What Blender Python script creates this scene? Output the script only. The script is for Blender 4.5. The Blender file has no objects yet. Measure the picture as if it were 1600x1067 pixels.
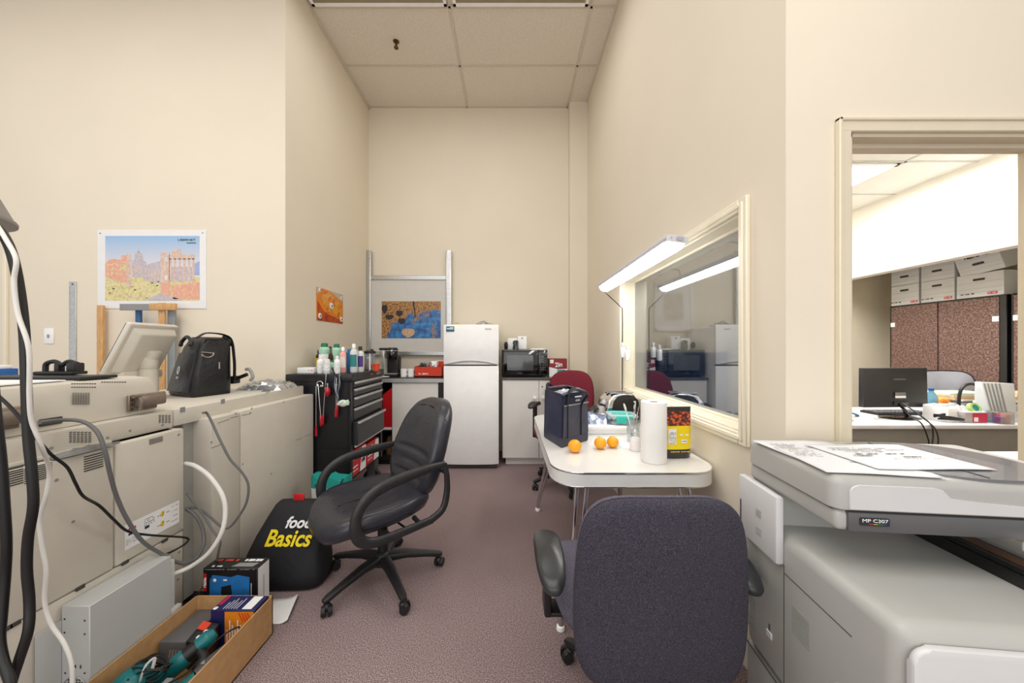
import bpy, bmesh, math, random
from mathutils import Matrix, Vector
random.seed(7)
SC = bpy.context.scene
COL = SC.collection
PI = math.pi
F, VX, VY, EYE = 530.0, 796.0, 543.0, 1.27

def P(px, py, Y):            # a point seen at (px, py) at distance Y, in metres
    return Vector(((px - VX) * Y / F, Y, EYE - (py - VY) * Y / F))
def PF(px, py, z=0.0):       # same, on a level plane z
    Y = F * (EYE - z) / (py - VY)
    return Vector(((px - VX) * Y / F, Y, z))
def PS(X, px, py):           # same, on a wall plane X
    Y = F * X / (px - VX)
    return Vector((X, Y, EYE - (py - VY) * Y / F))

# ------------------------------------------------------------ materials
def srgb(c):
    o = []
    for v in c:
        v = v / 255.0
        o.append(v / 12.92 if v <= 0.04045 else ((v + 0.055) / 1.055) ** 2.4)
    return (o[0], o[1], o[2], 1.0)
MATS = {}
def mat(name, rgb, rough=0.5, metal=0.0, var=0.04, scale=12.0, bump=0.0, bscale=None, trans=0.0, alpha=1.0,
        emit=None, estr=0.0, coat=0.0, stretch=None, spec=0.5, sheen=0.0):
    if name in MATS: return MATS[name]
    m = bpy.data.materials.new(name); m.use_nodes = True
    nt = m.node_tree; b = nt.nodes['Principled BSDF']
    b.inputs['Roughness'].default_value = rough
    b.inputs['Metallic'].default_value = metal
    b.inputs['Specular IOR Level'].default_value = spec
    b.inputs['Transmission Weight'].default_value = trans
    b.inputs['Alpha'].default_value = alpha
    b.inputs['Coat Weight'].default_value = coat
    b.inputs['Sheen Weight'].default_value = sheen
    tc = nt.nodes.new('ShaderNodeTexCoord'); mp = nt.nodes.new('ShaderNodeMapping')
    nt.links.new(tc.outputs['Object'], mp.inputs['Vector'])
    if stretch: mp.inputs['Scale'].default_value = stretch
    n = nt.nodes.new('ShaderNodeTexNoise'); n.inputs['Scale'].default_value = scale
    n.inputs['Detail'].default_value = 4
    nt.links.new(mp.outputs[0], n.inputs['Vector'])
    r = nt.nodes.new('ShaderNodeValToRGB')
    c = srgb(rgb)
    r.color_ramp.elements[0].position = 0.3; r.color_ramp.elements[1].position = 0.7
    r.color_ramp.elements[0].color = tuple(max(0, v * (1 - var * 2)) for v in c[:3]) + (1,)
    r.color_ramp.elements[1].color = tuple(min(1, v * (1 + var * 2)) for v in c[:3]) + (1,)
    nt.links.new(n.outputs['Fac'], r.inputs[0]); nt.links.new(r.outputs[0], b.inputs['Base Color'])
    if emit:
        b.inputs['Emission Color'].default_value = srgb(emit); b.inputs['Emission Strength'].default_value = estr
    if bump:
        n2 = nt.nodes.new('ShaderNodeTexNoise'); n2.inputs['Scale'].default_value = bscale or scale
        n2.inputs['Detail'].default_value = 3
        nt.links.new(mp.outputs[0], n2.inputs['Vector'])
        bp = nt.nodes.new('ShaderNodeBump'); bp.inputs['Strength'].default_value = bump
        bp.inputs['Distance'].default_value = 0.01
        nt.links.new(n2.outputs['Fac'], bp.inputs['Height']); nt.links.new(bp.outputs[0], b.inputs['Normal'])
    MATS[name] = m
    return m
def ramp_mat(name, kind, scale, stops, rough=0.5, bump=0.0, stretch=None, coat=0.0, detail=5, distortion=0.0, contrast=None):
    """noise / voronoi / wave / gradient texture through a colour ramp"""
    m = bpy.data.materials.new(name); m.use_nodes = True
    nt = m.node_tree; b = nt.nodes['Principled BSDF']; b.inputs['Roughness'].default_value = rough
    b.inputs['Coat Weight'].default_value = coat
    tc = nt.nodes.new('ShaderNodeTexCoord'); mp = nt.nodes.new('ShaderNodeMapping')
    if stretch: mp.inputs['Scale'].default_value = stretch
    nt.links.new(tc.outputs['Object'], mp.inputs['Vector'])
    if kind == 'noise':
        t = nt.nodes.new('ShaderNodeTexNoise'); t.inputs['Scale'].default_value = scale
        t.inputs['Detail'].default_value = detail; t.inputs['Distortion'].default_value = distortion; out = t.outputs['Fac']
    elif kind == 'voronoi':
        t = nt.nodes.new('ShaderNodeTexVoronoi'); t.inputs['Scale'].default_value = scale; out = t.outputs['Distance']
    elif kind == 'wave':
        t = nt.nodes.new('ShaderNodeTexWave'); t.inputs['Scale'].default_value = scale
        t.inputs['Distortion'].default_value = distortion; out = t.outputs['Fac']
    nt.links.new(mp.outputs[0], t.inputs['Vector'])
    r = nt.nodes.new('ShaderNodeValToRGB')
    el = r.color_ramp.elements
    while len(el) < len(stops): el.new(0.5)
    for e, (p, c) in zip(el, stops): e.position = p; e.color = srgb(c)
    nt.links.new(out, r.inputs[0]); nt.links.new(r.outputs[0], b.inputs['Base Color'])
    if bump:
        bp = nt.nodes.new('ShaderNodeBump'); bp.inputs['Strength'].default_value = bump; bp.inputs['Distance'].default_value = 0.01
        nt.links.new(out, bp.inputs['Height']); nt.links.new(bp.outputs[0], b.inputs['Normal'])
    MATS[name] = m
    return m
def glass_mat(name, tint, gloss, rough=0.02, glosscol=(255, 255, 255)):
    """thin sheet: part mirror, part clear"""
    m = bpy.data.materials.new(name); m.use_nodes = True
    nt = m.node_tree; nt.nodes.clear()
    o = nt.nodes.new('ShaderNodeOutputMaterial'); mx = nt.nodes.new('ShaderNodeMixShader')
    t = nt.nodes.new('ShaderNodeBsdfTransparent'); g = nt.nodes.new('ShaderNodeBsdfGlossy')
    t.inputs[0].default_value = srgb(tint); g.inputs['Roughness'].default_value = rough
    g.inputs[0].default_value = srgb(glosscol)
    mx.inputs[0].default_value = gloss
    nt.links.new(t.outputs[0], mx.inputs[1]); nt.links.new(g.outputs[0], mx.inputs[2]); nt.links.new(mx.outputs[0], o.inputs[0])
    MATS[name] = m
    return m

# ------------------------------------------------------------ geometry
def frame(o, xd, yd):
    xd = Vector(xd).normalized(); yd = Vector(yd).normalized(); zd = xd.cross(yd)
    m = Matrix((xd, yd, zd)).transposed().to_4x4(); m.translation = Vector(o)
    return m
def smooth_path(pts, sub=6):
    pts = [Vector(p) for p in pts]
    if len(pts) < 3: return pts
    out = []
    q = [pts[0] * 2 - pts[1]] + pts + [pts[-1] * 2 - pts[-2]]
    for i in range(1, len(q) - 2):
        a, b, c, d = q[i - 1], q[i], q[i + 1], q[i + 2]
        for k in range(sub):
            t = k / sub
            out.append(0.5 * ((2 * b) + (c - a) * t + (2 * a - 5 * b + 4 * c - d) * t * t + (3 * b - a - 3 * c + d) * t ** 3))
    out.append(pts[-1])
    return out
def rrect(w, h, r, n=5, cx=0, cy=0):
    r = min(r, w / 2 - 1e-5, h / 2 - 1e-5); out = []
    for (sx, sy, a0) in ((1, 1, 0), (-1, 1, 90), (-1, -1, 180), (1, -1, 270)):
        for k in range(n + 1):
            a = math.radians(a0 + 90 * k / n)
            out.append((cx + sx * (w / 2 - r) + r * math.cos(a), cy + sy * (h / 2 - r) + r * math.sin(a)))
    return out
def superell(a, b, n=3.0, k=40, cx=0, cy=0):
    out = []
    for i in range(k):
        t = 2 * PI * i / k; c, s = math.cos(t), math.sin(t)
        out.append((cx + a * math.copysign(abs(c) ** (2 / n), c), cy + b * math.copysign(abs(s) ** (2 / n), s)))
    return out

class MB:
    def __init__(s, M=None): s.bm = bmesh.new(); s.mi = 0; s.M = M or Matrix()
    def m(s, i): s.mi = i; return s
    def add(s, verts, faces):
        vs = [s.bm.verts.new(s.M @ Vector(v)) for v in verts]
        for f in faces:
            try:
                fc = s.bm.faces.new([vs[i] for i in f]); fc.material_index = s.mi
            except ValueError: pass
        return s
    def merge(s, b2):
        idx = {v: i for i, v in enumerate(b2.verts)}
        s.add([v.co.copy() for v in b2.verts], [[idx[v] for v in f.verts] for f in b2.faces]); b2.free()
        return s
    def box(s, x0, x1, y0, y1, z0, z1, bev=0.0, seg=2):
        b = bmesh.new()
        x0, x1 = sorted((x0, x1)); y0, y1 = sorted((y0, y1)); z0, z1 = sorted((z0, z1))
        vs = [b.verts.new((x, y, z)) for x in (x0, x1) for y in (y0, y1) for z in (z0, z1)]
        for f in ((0, 1, 3, 2), (4, 6, 7, 5), (0, 4, 5, 1), (2, 3, 7, 6), (0, 2, 6, 4), (1, 5, 7, 3)):
            b.faces.new([vs[i] for i in f])
        if bev > 0:
            bev = min(bev, (x1 - x0) * .49, (y1 - y0) * .49, (z1 - z0) * .49)
            bmesh.ops.bevel(b, geom=list(b.edges), offset=bev, segments=seg, profile=0.5, affect='EDGES')
        return s.merge(b)
    def hexa(s, c, bev=0.0, seg=2):   # 8 corners: bottom 4 (ccw), top 4
        b = bmesh.new(); vs = [b.verts.new(v) for v in c]
        for f in ((3, 2, 1, 0), (4, 5, 6, 7), (0, 1, 5, 4), (1, 2, 6, 5), (2, 3, 7, 6), (3, 0, 4, 7)):
            b.faces.new([vs[i] for i in f])
        if bev: bmesh.ops.bevel(b, geom=list(b.edges), offset=bev, segments=seg, profile=0.5, affect='EDGES')
        return s.merge(b)
    def loft(s, rings, cap0=True, cap1=True, close=True):
        n = len(rings[0]); V = [v for r in rings for v in r]; Fc = []
        for i in range(len(rings) - 1):
            for j in range(n if close else n - 1):
                k = (j + 1) % n
                Fc.append((i * n + j, i * n + k, (i + 1) * n + k, (i + 1) * n + j))
        if cap0: Fc.append(tuple(reversed(range(n))))
        if cap1: Fc.append(tuple(range((len(rings) - 1) * n, len(rings) * n)))
        return s.add(V, Fc)
    def lathe(s, prof, c=(0, 0, 0), n=24, sx=1, sy=1, rot=None):
        rings = []
        for (r, z) in prof:
            ring = []
            for k in range(n):
                v = Vector((r * sx * math.cos(2 * PI * k / n), r * sy * math.sin(2 * PI * k / n), z))
                if rot: v = rot @ v
                ring.append(v + Vector(c))
            rings.append(ring)
        return s.loft(rings)
    def cyl(s, p0, p1, r0, r1=None, n=20):
        p0, p1 = Vector(p0), Vector(p1); r1 = r0 if r1 is None else r1
        q = (p1 - p0).normalized().to_track_quat('Z', 'Y'); L = (p1 - p0).length
        return s.lathe([(r0, 0), (r1, L)], p0, n, rot=q.to_matrix())
    def sphere(s, c, r, n=20, sx=1, sy=1, sz=1, rot=None):
        pr = [(max(1e-4, r * math.sin(PI * k / (n // 2))), -r * math.cos(PI * k / (n // 2)) * sz) for k in range(n // 2 + 1)]
        return s.lathe(pr, c, n, sx, sy, rot)
    def tube(s, pts, r, n=8, sm=True, sub=6, flat=1.0, up=None):
        pts = smooth_path(pts, sub) if sm else [Vector(p) for p in pts]
        rings = []; prev = Vector(up) if up else None
        N = len(pts)
        for i, p in enumerate(pts):
            t = (pts[min(i + 1, N - 1)] - pts[max(i - 1, 0)]).normalized()
            if prev is None:
                prev = Vector((0, 0, 1)) if abs(t.z) < .9 else Vector((1, 0, 0))
            u = (prev - t * prev.dot(t))
            u = u.normalized() if u.length > 1e-6 else t.orthogonal().normalized()
            prev = u; w = t.cross(u)
            rr = r[min(len(r) - 1, int(round(i * (len(r) - 1) / max(1, N - 1))))] if isinstance(r, (list, tuple)) else r
            if isinstance(r, (list, tuple)):
                f = i * (len(r) - 1) / max(1, N - 1); a = int(f); b_ = min(a + 1, len(r) - 1); rr = r[a] + (r[b_] - r[a]) * (f - a)
            rings.append([p + u * rr * math.sin(2 * PI * k / n) * flat + w * rr * math.cos(2 * PI * k / n) for k in range(n)])
        return s.loft(rings)
    def prism(s, poly, z0, z1, bev=0.0, seg=2):    # polygon in local xy, extruded in z
        b = bmesh.new()
        lo = [b.verts.new((x, y, z0)) for x, y in poly]; hi = [b.verts.new((x, y, z1)) for x, y in poly]
        n = len(poly)
        b.faces.new(list(reversed(lo))); top = b.faces.new(hi)
        for i in range(n): b.faces.new((lo[i], lo[(i + 1) % n], hi[(i + 1) % n], hi[i]))
        if bev:
            ed = [e for e in b.edges if abs(e.verts[0].co.z - e.verts[1].co.z) < 1e-7]
            bmesh.ops.bevel(b, geom=ed, offset=bev, segments=seg, profile=0.5, affect='EDGES')
        return s.merge(b)
    def poly(s, pts, z=0.0):                       # flat polygon in local xy
        return s.add([(x, y, z) for x, y in pts], [tuple(range(len(pts)))])
    def rect(s, x0, x1, y0, y1, z=0.0): return s.poly([(x0, y0), (x1, y0), (x1, y1), (x0, y1)], z)
    def grid(s, fn, nu, nv, thick=0.0):            # surface from fn(u, v)
        V = [fn(i / nu, j / nv) for i in range(nu + 1) for j in range(nv + 1)]
        Fc = [(i * (nv + 1) + j, (i + 1) * (nv + 1) + j, (i + 1) * (nv + 1) + j + 1, i * (nv + 1) + j + 1) for i in range(nu) for j in range(nv)]
        return s.add(V, Fc)
    def pad(s, outline, prof, fn=None, c=(0, 0)):
        """rings of an outline: prof = [(scale, offset inwards, height)], fn maps (x, y, z)"""
        rings = []
        for (sc, h) in prof:
            ring = [(c[0] + (x - c[0]) * sc, c[1] + (y - c[1]) * sc, h) for x, y in outline]
            rings.append([Vector(fn(*p)) if fn else Vector(p) for p in ring])
        return s.loft(rings)
    def build(s, name, mats, parent=None, W=True, ang=40, solid=0.0, sub=0):
        if not isinstance(mats, (list, tuple)): mats = [mats]
        bm = s.bm
        if solid == 0: bmesh.ops.recalc_face_normals(bm, faces=list(bm.faces))
        me = bpy.data.meshes.new(name); o = bpy.data.objects.new(name, me); COL.objects.link(o)
        if parent is not None:
            if W:
                inv = wm(parent).inverted()
                for v in bm.verts: v.co = inv @ v.co
            o.parent = parent
        else:
            xs = [v.co for v in bm.verts]
            c = Vector(((min(v.x for v in xs) + max(v.x for v in xs)) / 2, (min(v.y for v in xs) + max(v.y for v in xs)) / 2, min(v.z for v in xs)))
            if name.split('_')[0] not in ('wall', 'floor', 'ceiling'):
                for v in bm.verts: v.co -= c
                o.location = c
        bm.to_mesh(me); bm.free()
        for m in mats: me.materials.append(m)
        for p in me.polygons: p.use_smooth = True
        me.set_sharp_from_angle(angle=math.radians(ang))
        if solid:
            md = o.modifiers.new('s', 'SOLIDIFY'); md.thickness = solid; md.offset = 0
        if sub:
            md = o.modifiers.new('u', 'SUBSURF'); md.levels = sub; md.render_levels = sub
        return o
def wm(o):
    m = Matrix.LocRotScale(o.location, o.rotation_euler, o.scale)
    return wm(o.parent) @ m if o.parent else m
def prof_round(t, r, dome=0.0, n=4, k=0.3):
    """profile for pad(): rounded slab of thickness t, edge rounding expressed as scale loss k"""
    out = [(0.02, -t / 2), (1 - k, -t / 2)]
    for i in range(1, n + 1):
        a = PI / 2 * i / n; out.append((1 - k + k * math.sin(a), -t / 2 + r * (1 - math.cos(a))))
    for i in range(n, 0, -1):
        a = PI / 2 * i / n; out.append((1 - k + k * math.sin(a), t / 2 - r * (1 - math.cos(a))))
    out += [(1 - k, t / 2 + dome * .35), (0.5, t / 2 + dome * .8), (0.02, t / 2 + dome)]
    return out
def tag(o, label=None, cat=None, group=None, kind=None):
    if label: o['label'] = label
    if cat: o['category'] = cat
    if group: o['group'] = group
    if kind: o['kind'] = kind
    return o
def thing(name, label, cat, loc=(0, 0, 0), rz=0.0, group=None):
    o = bpy.data.objects.new(name, None); COL.objects.link(o)
    o.empty_display_size = 0.05
    o.location = loc; o.rotation_euler = (0, 0, rz)
    return tag(o, label, cat, group)
def struct(o): return tag(o, kind='structure')
def copy_tree(o, parent=None):
    c = o.copy(); COL.objects.link(c)
    if parent: c.parent = parent
    for ch in list(o.children): copy_tree(ch, c)
    return c
def text(name, body, size, m, parent, M, ext=0.0004, shear=0.0, off=0.0, align='CENTER', sx=1.0):
    cu = bpy.data.curves.new(name, 'FONT'); cu.body = body; cu.size = size; cu.extrude = ext
    cu.shear = shear; cu.offset = off; cu.align_x = align; cu.align_y = 'CENTER'; cu.resolution_u = 3
    t = bpy.data.objects.new(name, cu); COL.objects.link(t)
    dg = bpy.context.evaluated_depsgraph_get()
    me = bpy.data.meshes.new_from_object(t.evaluated_get(dg))
    bpy.data.objects.remove(t)
    me.transform(M @ Matrix.Diagonal((sx, 1, 1, 1)))
    me.transform(wm(parent).inverted())
    me.name = name; me.materials.clear(); me.materials.append(m)
    o = bpy.data.objects.new(name, me); COL.objects.link(o); o.parent = parent
    return o
def scribble(mb, x0, x1, y, h, n, z=0.0, seed=0, gap=.35):
    """a line of writing too small to read: short strokes"""
    rnd = random.Random(seed); w = (x1 - x0) / n
    for i in range(n):
        if rnd.random() < .14: continue
        a = x0 + i * w; ww = w * (1 - gap * rnd.random())
        hh = h * (.6 + .4 * rnd.random())
        mb.rect(a, a + ww, y - hh / 2, y + hh / 2, z)

# palette
M_wall = mat('wall_vinyl', (231, 221, 202), .75, var=.008, scale=2, bump=.06, bscale=220, stretch=(1, 1, 1))
M_wall2 = mat('office_wall_paint', (232, 222, 200), .7, var=.01)
M_trim = mat('trim_paint', (238, 230, 208), .45, var=.01)
M_white = mat('white_enamel', (247, 247, 246), .35, var=.01, coat=.2)
M_whitep = mat('white_paper', (236, 236, 236), .7, var=.01)
M_black = mat('black_plastic', (26, 26, 28), .45, var=.05)
M_gloss = mat('black_gloss', (10, 10, 12), .12, var=.02, coat=.5)
M_blkmetal = mat('black_powder_coat', (20, 20, 24), .38, var=.05)
M_leather = mat('black_leather', (44, 45, 53), .34, var=.05, bump=.2, bscale=60, coat=.15)
M_chrome = mat('chrome', (225, 225, 228), .09, 1.0, var=.01)
M_alu = mat('brushed_aluminium', (196, 196, 196), .34, 1.0, var=.05, scale=60)
M_alud = mat('satin_aluminium', (190, 190, 190), .45, .6, var=.04)
M_beige = mat('office_beige_plastic', (207, 201, 188), .5, var=.012)
M_beige2 = mat('office_beige_panel', (200, 194, 182), .5, var=.012)
M_grey = mat('light_grey_plastic', (196, 196, 192), .45, var=.01)
M_mgrey = mat('mid_grey_plastic', (140, 141, 142), .45, var=.02)
M_dgrey = mat('dark_grey_plastic', (78, 78, 80), .42, var=.03)
M_slot = mat('slot_shadow_grey', (62, 60, 56), .8, var=.05)
M_card = mat('corrugated_card', (188, 146, 98), .8, var=.05, scale=30)
M_wood = mat('pale_wood', (206, 160, 104), .5, var=.1, scale=20, stretch=(8, 8, 1))
M_red = mat('red_plastic', (196, 26, 34), .4, var=.03)
M_teal = mat('teal_plastic', (16, 112, 116), .35, var=.05)
M_blue = mat('blue_print', (32, 96, 168), .45, var=.05)
M_navy = mat('navy_print', (24, 30, 84), .5, var=.04)
M_yellow = mat('yellow_print', (240, 206, 24), .5, var=.03)
M_orange = mat('orange_print', (232, 136, 28), .5, var=.06)
M_cable_b = mat('black_cable', (18, 18, 18), .45, var=.02)
M_cable_g = mat('grey_cable', (104, 104, 104), .5, var=.02)
M_cable_w = mat('white_cable', (224, 222, 216), .45, var=.02)
M_clear = glass_mat('clear_plastic', (238, 242, 244), .22, .15)
M_ink = mat('black_ink', (40, 40, 44), .7, var=.02)
M_inkg = mat('grey_ink', (120, 120, 124), .7, var=.02)
# ============================================================ THE SETTING
M_carpet = bpy.data.materials.new('speckled_carpet'); M_carpet.use_nodes = True
def _carpet():
    nt = M_carpet.node_tree; b = nt.nodes['Principled BSDF']; b.inputs['Roughness'].default_value = .95
    b.inputs['Specular IOR Level'].default_value = .1
    tc = nt.nodes.new('ShaderNodeTexCoord')
    v = nt.nodes.new('ShaderNodeTexNoise'); v.inputs['Scale'].default_value = 260; v.inputs['Detail'].default_value = 3
    w = nt.nodes.new('ShaderNodeTexNoise'); w.inputs['Scale'].default_value = 2.2; w.inputs['Detail'].default_value = 4
    for n in (v, w): nt.links.new(tc.outputs['Object'], n.inputs['Vector'])
    r = nt.nodes.new('ShaderNodeValToRGB'); el = r.color_ramp.elements
    for _ in range(3): el.new(.5)
    for e, (p, c) in zip(el, ((.3, (82, 66, 68)), (.44, (122, 104, 105)), (.53, (150, 131, 131)), (.62, (182, 163, 162)), (.74, (216, 200, 198)))):
        e.position = p; e.color = srgb(c)
    nt.links.new(v.outputs['Fac'], r.inputs[0])
    mr = nt.nodes.new('ShaderNodeMapRange'); mr.inputs['To Min'].default_value = .82; mr.inputs['To Max'].default_value = 1.12
    nt.links.new(w.outputs['Fac'], mr.inputs['Value'])
    mx = nt.nodes.new('ShaderNodeVectorMath'); mx.operation = 'SCALE'
    nt.links.new(r.outputs[0], mx.inputs[0]); nt.links.new(mr.outputs[0], mx.inputs['Scale']); nt.links.new(mx.outputs[0], b.inputs['Base Color'])
    bp = nt.nodes.new('ShaderNodeBump'); bp.inputs['Strength'].default_value = .35; bp.inputs['Distance'].default_value = .004
    nt.links.new(v.outputs['Fac'], bp.inputs['Height']); nt.links.new(bp.outputs[0], b.inputs['Normal'])
_carpet()
M_tile = ramp_mat('ceiling_tile', 'noise', 90, [(.3, (218, 208, 196)), (.5, (228, 219, 207)), (.7, (234, 226, 214))], .9, bump=.2)
M_tbar = mat('ceiling_tee_bar', (212, 202, 188), .5, var=.01)
M_otile = mat('office_ceiling_tile', (236, 236, 232), .9, var=.01)

XL, XR, YB, YL, YR, ZC = -1.731, .937, 4.17, 2.62, 1.15, 4.22
mb = MB(); mb.box(-6.5, 6.5, -4.5, 5.4, -.1, 0); struct(mb.build('floor', M_carpet))
mb = MB(); mb.box(XL, XR, YB, YB + .12, 0, ZC + .1); mb.box(.724, XR, YB - .1, YB, 0, ZC)
struct(mb.build('wall_back', M_wall))
mb = MB(); mb.box(XL - .12, XL, YL, YB + .12, 0, ZC + .1); struct(mb.build('wall_left', M_wall))
mb = MB(); mb.box(-6.5, XL - .12, YL, YL + .12, 0, ZC + .1); struct(mb.build('wall_front_left', M_wall))
# right wall of the alcove, holed for the window
WY0, WY1, WZ0, WZ1 = 1.366, 2.785, .93, 1.815
mb = MB()
mb.box(XR, XR + .1, YR + .097, WY0, 0, ZC + .1); mb.box(XR, XR + .1, WY1, YB + .12, 0, ZC + .1)
mb.box(XR, XR + .1, WY0, WY1, 0, WZ0); mb.box(XR, XR + .1, WY0, WY1, WZ1, ZC + .1)
struct(mb.build('wall_right', M_wall))
DX0, DX1, DZ = 1.148, 1.885, 1.995
mb = MB()
mb.box(XR, DX0, YR, YR + .097, 0, ZC + .1); mb.box(DX1, 6.5, YR, YR + .097, 0, ZC + .1); mb.box(DX0, DX1, YR, YR + .097, DZ, ZC + .1)
struct(mb.build('wall_front_right', M_wall))
# vinyl seams
mb = MB()
mb.box(-.0015 + .60, .60, YB - .002, YB, 0, 0.001)
mb.bm.free()
# ceilings
mb = MB(); mb.box(-6.5, 6.5, -4.5, YB + .12, ZC, ZC + .1); struct(mb.build('ceiling', M_tile))
mb = MB()
for x in (-1.731 + .012, -.519, .71): mb.box(x - .012, x + .012, -1, YB, ZC - .006, ZC, .002, 1)
mb.box(XR - .02, XR, 1.15, YB - .1, ZC - .012, ZC); mb.box(XL, XL + .02, YL, YB, ZC - .03, ZC)
y = YB - .01
while y > -1:
    mb.box(XL, XR, y - .012, y + .012, ZC - .006, ZC, .002, 1); y -= .612
struct(mb.build('trim_1', M_tbar))
# office shell
OX1, OY1, OZ, SX, SZ = 5.0, 4.35, 2.84, 3.95, 2.095
mb = MB(); mb.box(XR + .1, OX1, OY1, OY1 + .1, 0, OZ); struct(mb.build('wall_office_back', M_wall2))
mb = MB(); mb.box(OX1, OX1 + .1, YR + .097, OY1 + .1, 0, OZ); struct(mb.build('wall_office_right', M_wall2))
mb = MB(); mb.box(XR + .1, OX1 + .1, YR + .097, OY1 + .1, OZ, OZ + .08); struct(mb.build('ceiling_office', M_otile))
mb = MB(); mb.box(SX, SX + .1, YR + .097, OY1, SZ, OZ); mb.box(SX - .012, SX + .11, YR + .097, OY1, SZ - .03, SZ + .012, .004, 1)
struct(mb.build('wall_office_soffit', mat('soffit_paint', (250, 248, 242), .6, var=.005)))
mb = MB()
for x in (2.12, 3.34): mb.box(x - .012, x + .012, YR + .1, OY1, OZ - .006, OZ)
for yy in (1.64, 2.25, 2.86, 3.47, 4.08): mb.box(XR + .1, SX, yy - .01, yy + .01, OZ - .006, OZ)
struct(mb.build('trim_2', mat('office_tee_bar', (205, 205, 200), .5)))
# door frame (door_1: the opening, its casing and lining)
d = struct(bpy.data.objects.new('door_1', None)); COL.objects.link(d); d.location = (1.5, YR, 0)
mb = MB()
for (a, b_) in ((DX0 - .042, DX0), (DX1, DX1 + .042)):
    mb.box(a, b_, YR - .014, YR, 0, DZ + .042, .003, 1)
mb.box(DX0 - .042, DX1 + .042, YR - .0145, YR, DZ, DZ + .042, .003, 1)
mb.box(DX0 - .046, DX0 - .034, YR - .02, YR, 0, DZ + .046, .003, 1); mb.box(DX0 - .046, DX1 + .046, YR - .02, YR, DZ + .034, DZ + .046, .003, 1)
mb.build('casing', mat('door_casing_paint', (222, 212, 188), .45, var=.01), d)
mb = MB()
mb.box(DX0 - .001, DX0 + .012, YR - .002, YR + .1, 0, DZ); mb.box(DX1 - .012, DX1 + .001, YR - .002, YR + .1, 0, DZ)
mb.box(DX0, DX1, YR - .002, YR + .1, DZ - .012, DZ + .001)
mb.box(DX0, DX1, YR + .035, YR + .055, DZ - .028, DZ - .01); mb.box(DX1 - .03, DX1 - .01, YR + .035, YR + .055, 0, DZ)
mb.build('lining', mat('door_lining_paint', (214, 203, 180), .45, var=.01), d)
# window in the right wall
w = struct(bpy.data.objects.new('window_1', None)); COL.objects.link(w); w.location = (XR, 2.0, WZ0)
mb = MB()
def casing(y0, y1, z0, z1, t, d0, d1):
    x0, x1 = XR - d1, XR - d0
    mb.box(x0, x1, y0, y0 + t, z0, z1, .004, 1); mb.box(x0, x1, y1 - t, y1, z0, z1, .004, 1)
    mb.box(x0, x1, y0 + t, y1 - t, z0, z0 + t, .004, 1); mb.box(x0, x1, y0 + t, y1 - t, z1 - t, z1, .004, 1)
casing(WY0 - .05, WY1 + .05, WZ0 - .05, WZ1 + .05, .05, 0, .018)
casing(WY0 - .032, WY1 + .032, WZ0 - .032, WZ1 + .032, .02, .0, .024)
casing(WY0 - .002, WY1 + .002, WZ0 - .002, WZ1 + .002, .012, -.098, .004)
casing(WY0 + .008, WY1 - .008, WZ0 + .008, WZ1 - .008, .014, -.094, -.074)
mb.build('window_frame', M_trim, w)
mb = MB(); mb.box(XR + .086, XR + .092, WY0 + .008, WY1 - .008, WZ0 + .008, WZ1 - .008)
mb.build('glass_pane', glass_mat('mirror_tint_glass', (176, 178, 182), .46, .012, (225, 228, 232)), w)
# vertical trim far left on the front left wall
mb = MB(); a = P(12, 360, YL); mb.box(a.x - .012, a.x + .012, YL - .02, YL, 0, a.z, .003, 1); struct(mb.build('trim_3', M_trim))

# ============================================================ ceiling pieces
M_lens = mat('unlit_lens', (150, 136, 112), .4, var=.03)
def troffer(cx, cy, wx, wy, z, label, lens, cat='light', group=None):
    t = thing('ceiling_light', label, cat, (cx, cy, z - .02), 0, group)
    mb = MB()
    for (a, b_, c, e) in ((-wx / 2, wx / 2, -wy / 2, -wy / 2 + .03), (-wx / 2, wx / 2, wy / 2 - .03, wy / 2), (-wx / 2, -wx / 2 + .03, -wy / 2, wy / 2), (wx / 2 - .03, wx / 2, -wy / 2, wy / 2)):
        mb.box(a, b_, c, e, 0, .018, .003, 1)
    mb.build('frame', M_white, t, W=False)
    mb = MB(); mb.box(-wx / 2 + .03, wx / 2 - .03, -wy / 2 + .03, wy / 2 - .03, .006, .012)
    mb.build('diffuser', lens, t, W=False)
    return t
troffer(-1.115, 2.63, 1.16, .58, ZC, 'unlit recessed ceiling light on the left, with a white frame', M_lens)
troffer(.095, 2.63, 1.16, .58, ZC, 'unlit recessed ceiling light on the right, with a white frame', M_lens)
troffer(2.74, 3.165, 1.16, .57, OZ, 'lit ceiling light glaring white inside the office', mat('lit_lens', (255, 255, 255), .4, emit=(255, 252, 245), estr=30))
sp = thing('sprinkler_head', 'small tarnished brass sprinkler head poking through a ceiling tile', 'sprinkler', (P(619, 65, 3.27).x, 3.27, ZC - .05))
M_brass = mat('tarnished_brass', (96, 74, 40), .45, .7, var=.2)
mb = MB(); mb.lathe([(.028, .046), (.03, .05), (.012, .05)], n=16); mb.lathe([(.01, .0), (.01, .045)], n=12); mb.build('collar', M_brass, sp, W=False)
mb = MB(); mb.lathe([(.022, -.012), (.022, -.008)], n=14)
for s_ in (-1, 1): mb.tube([(0.004 * s_, 0, .01), (.014 * s_, 0, 0), (.006 * s_, 0, -.01)], .003, 6)
mb.build('deflector', M_brass, sp, W=False)

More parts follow.
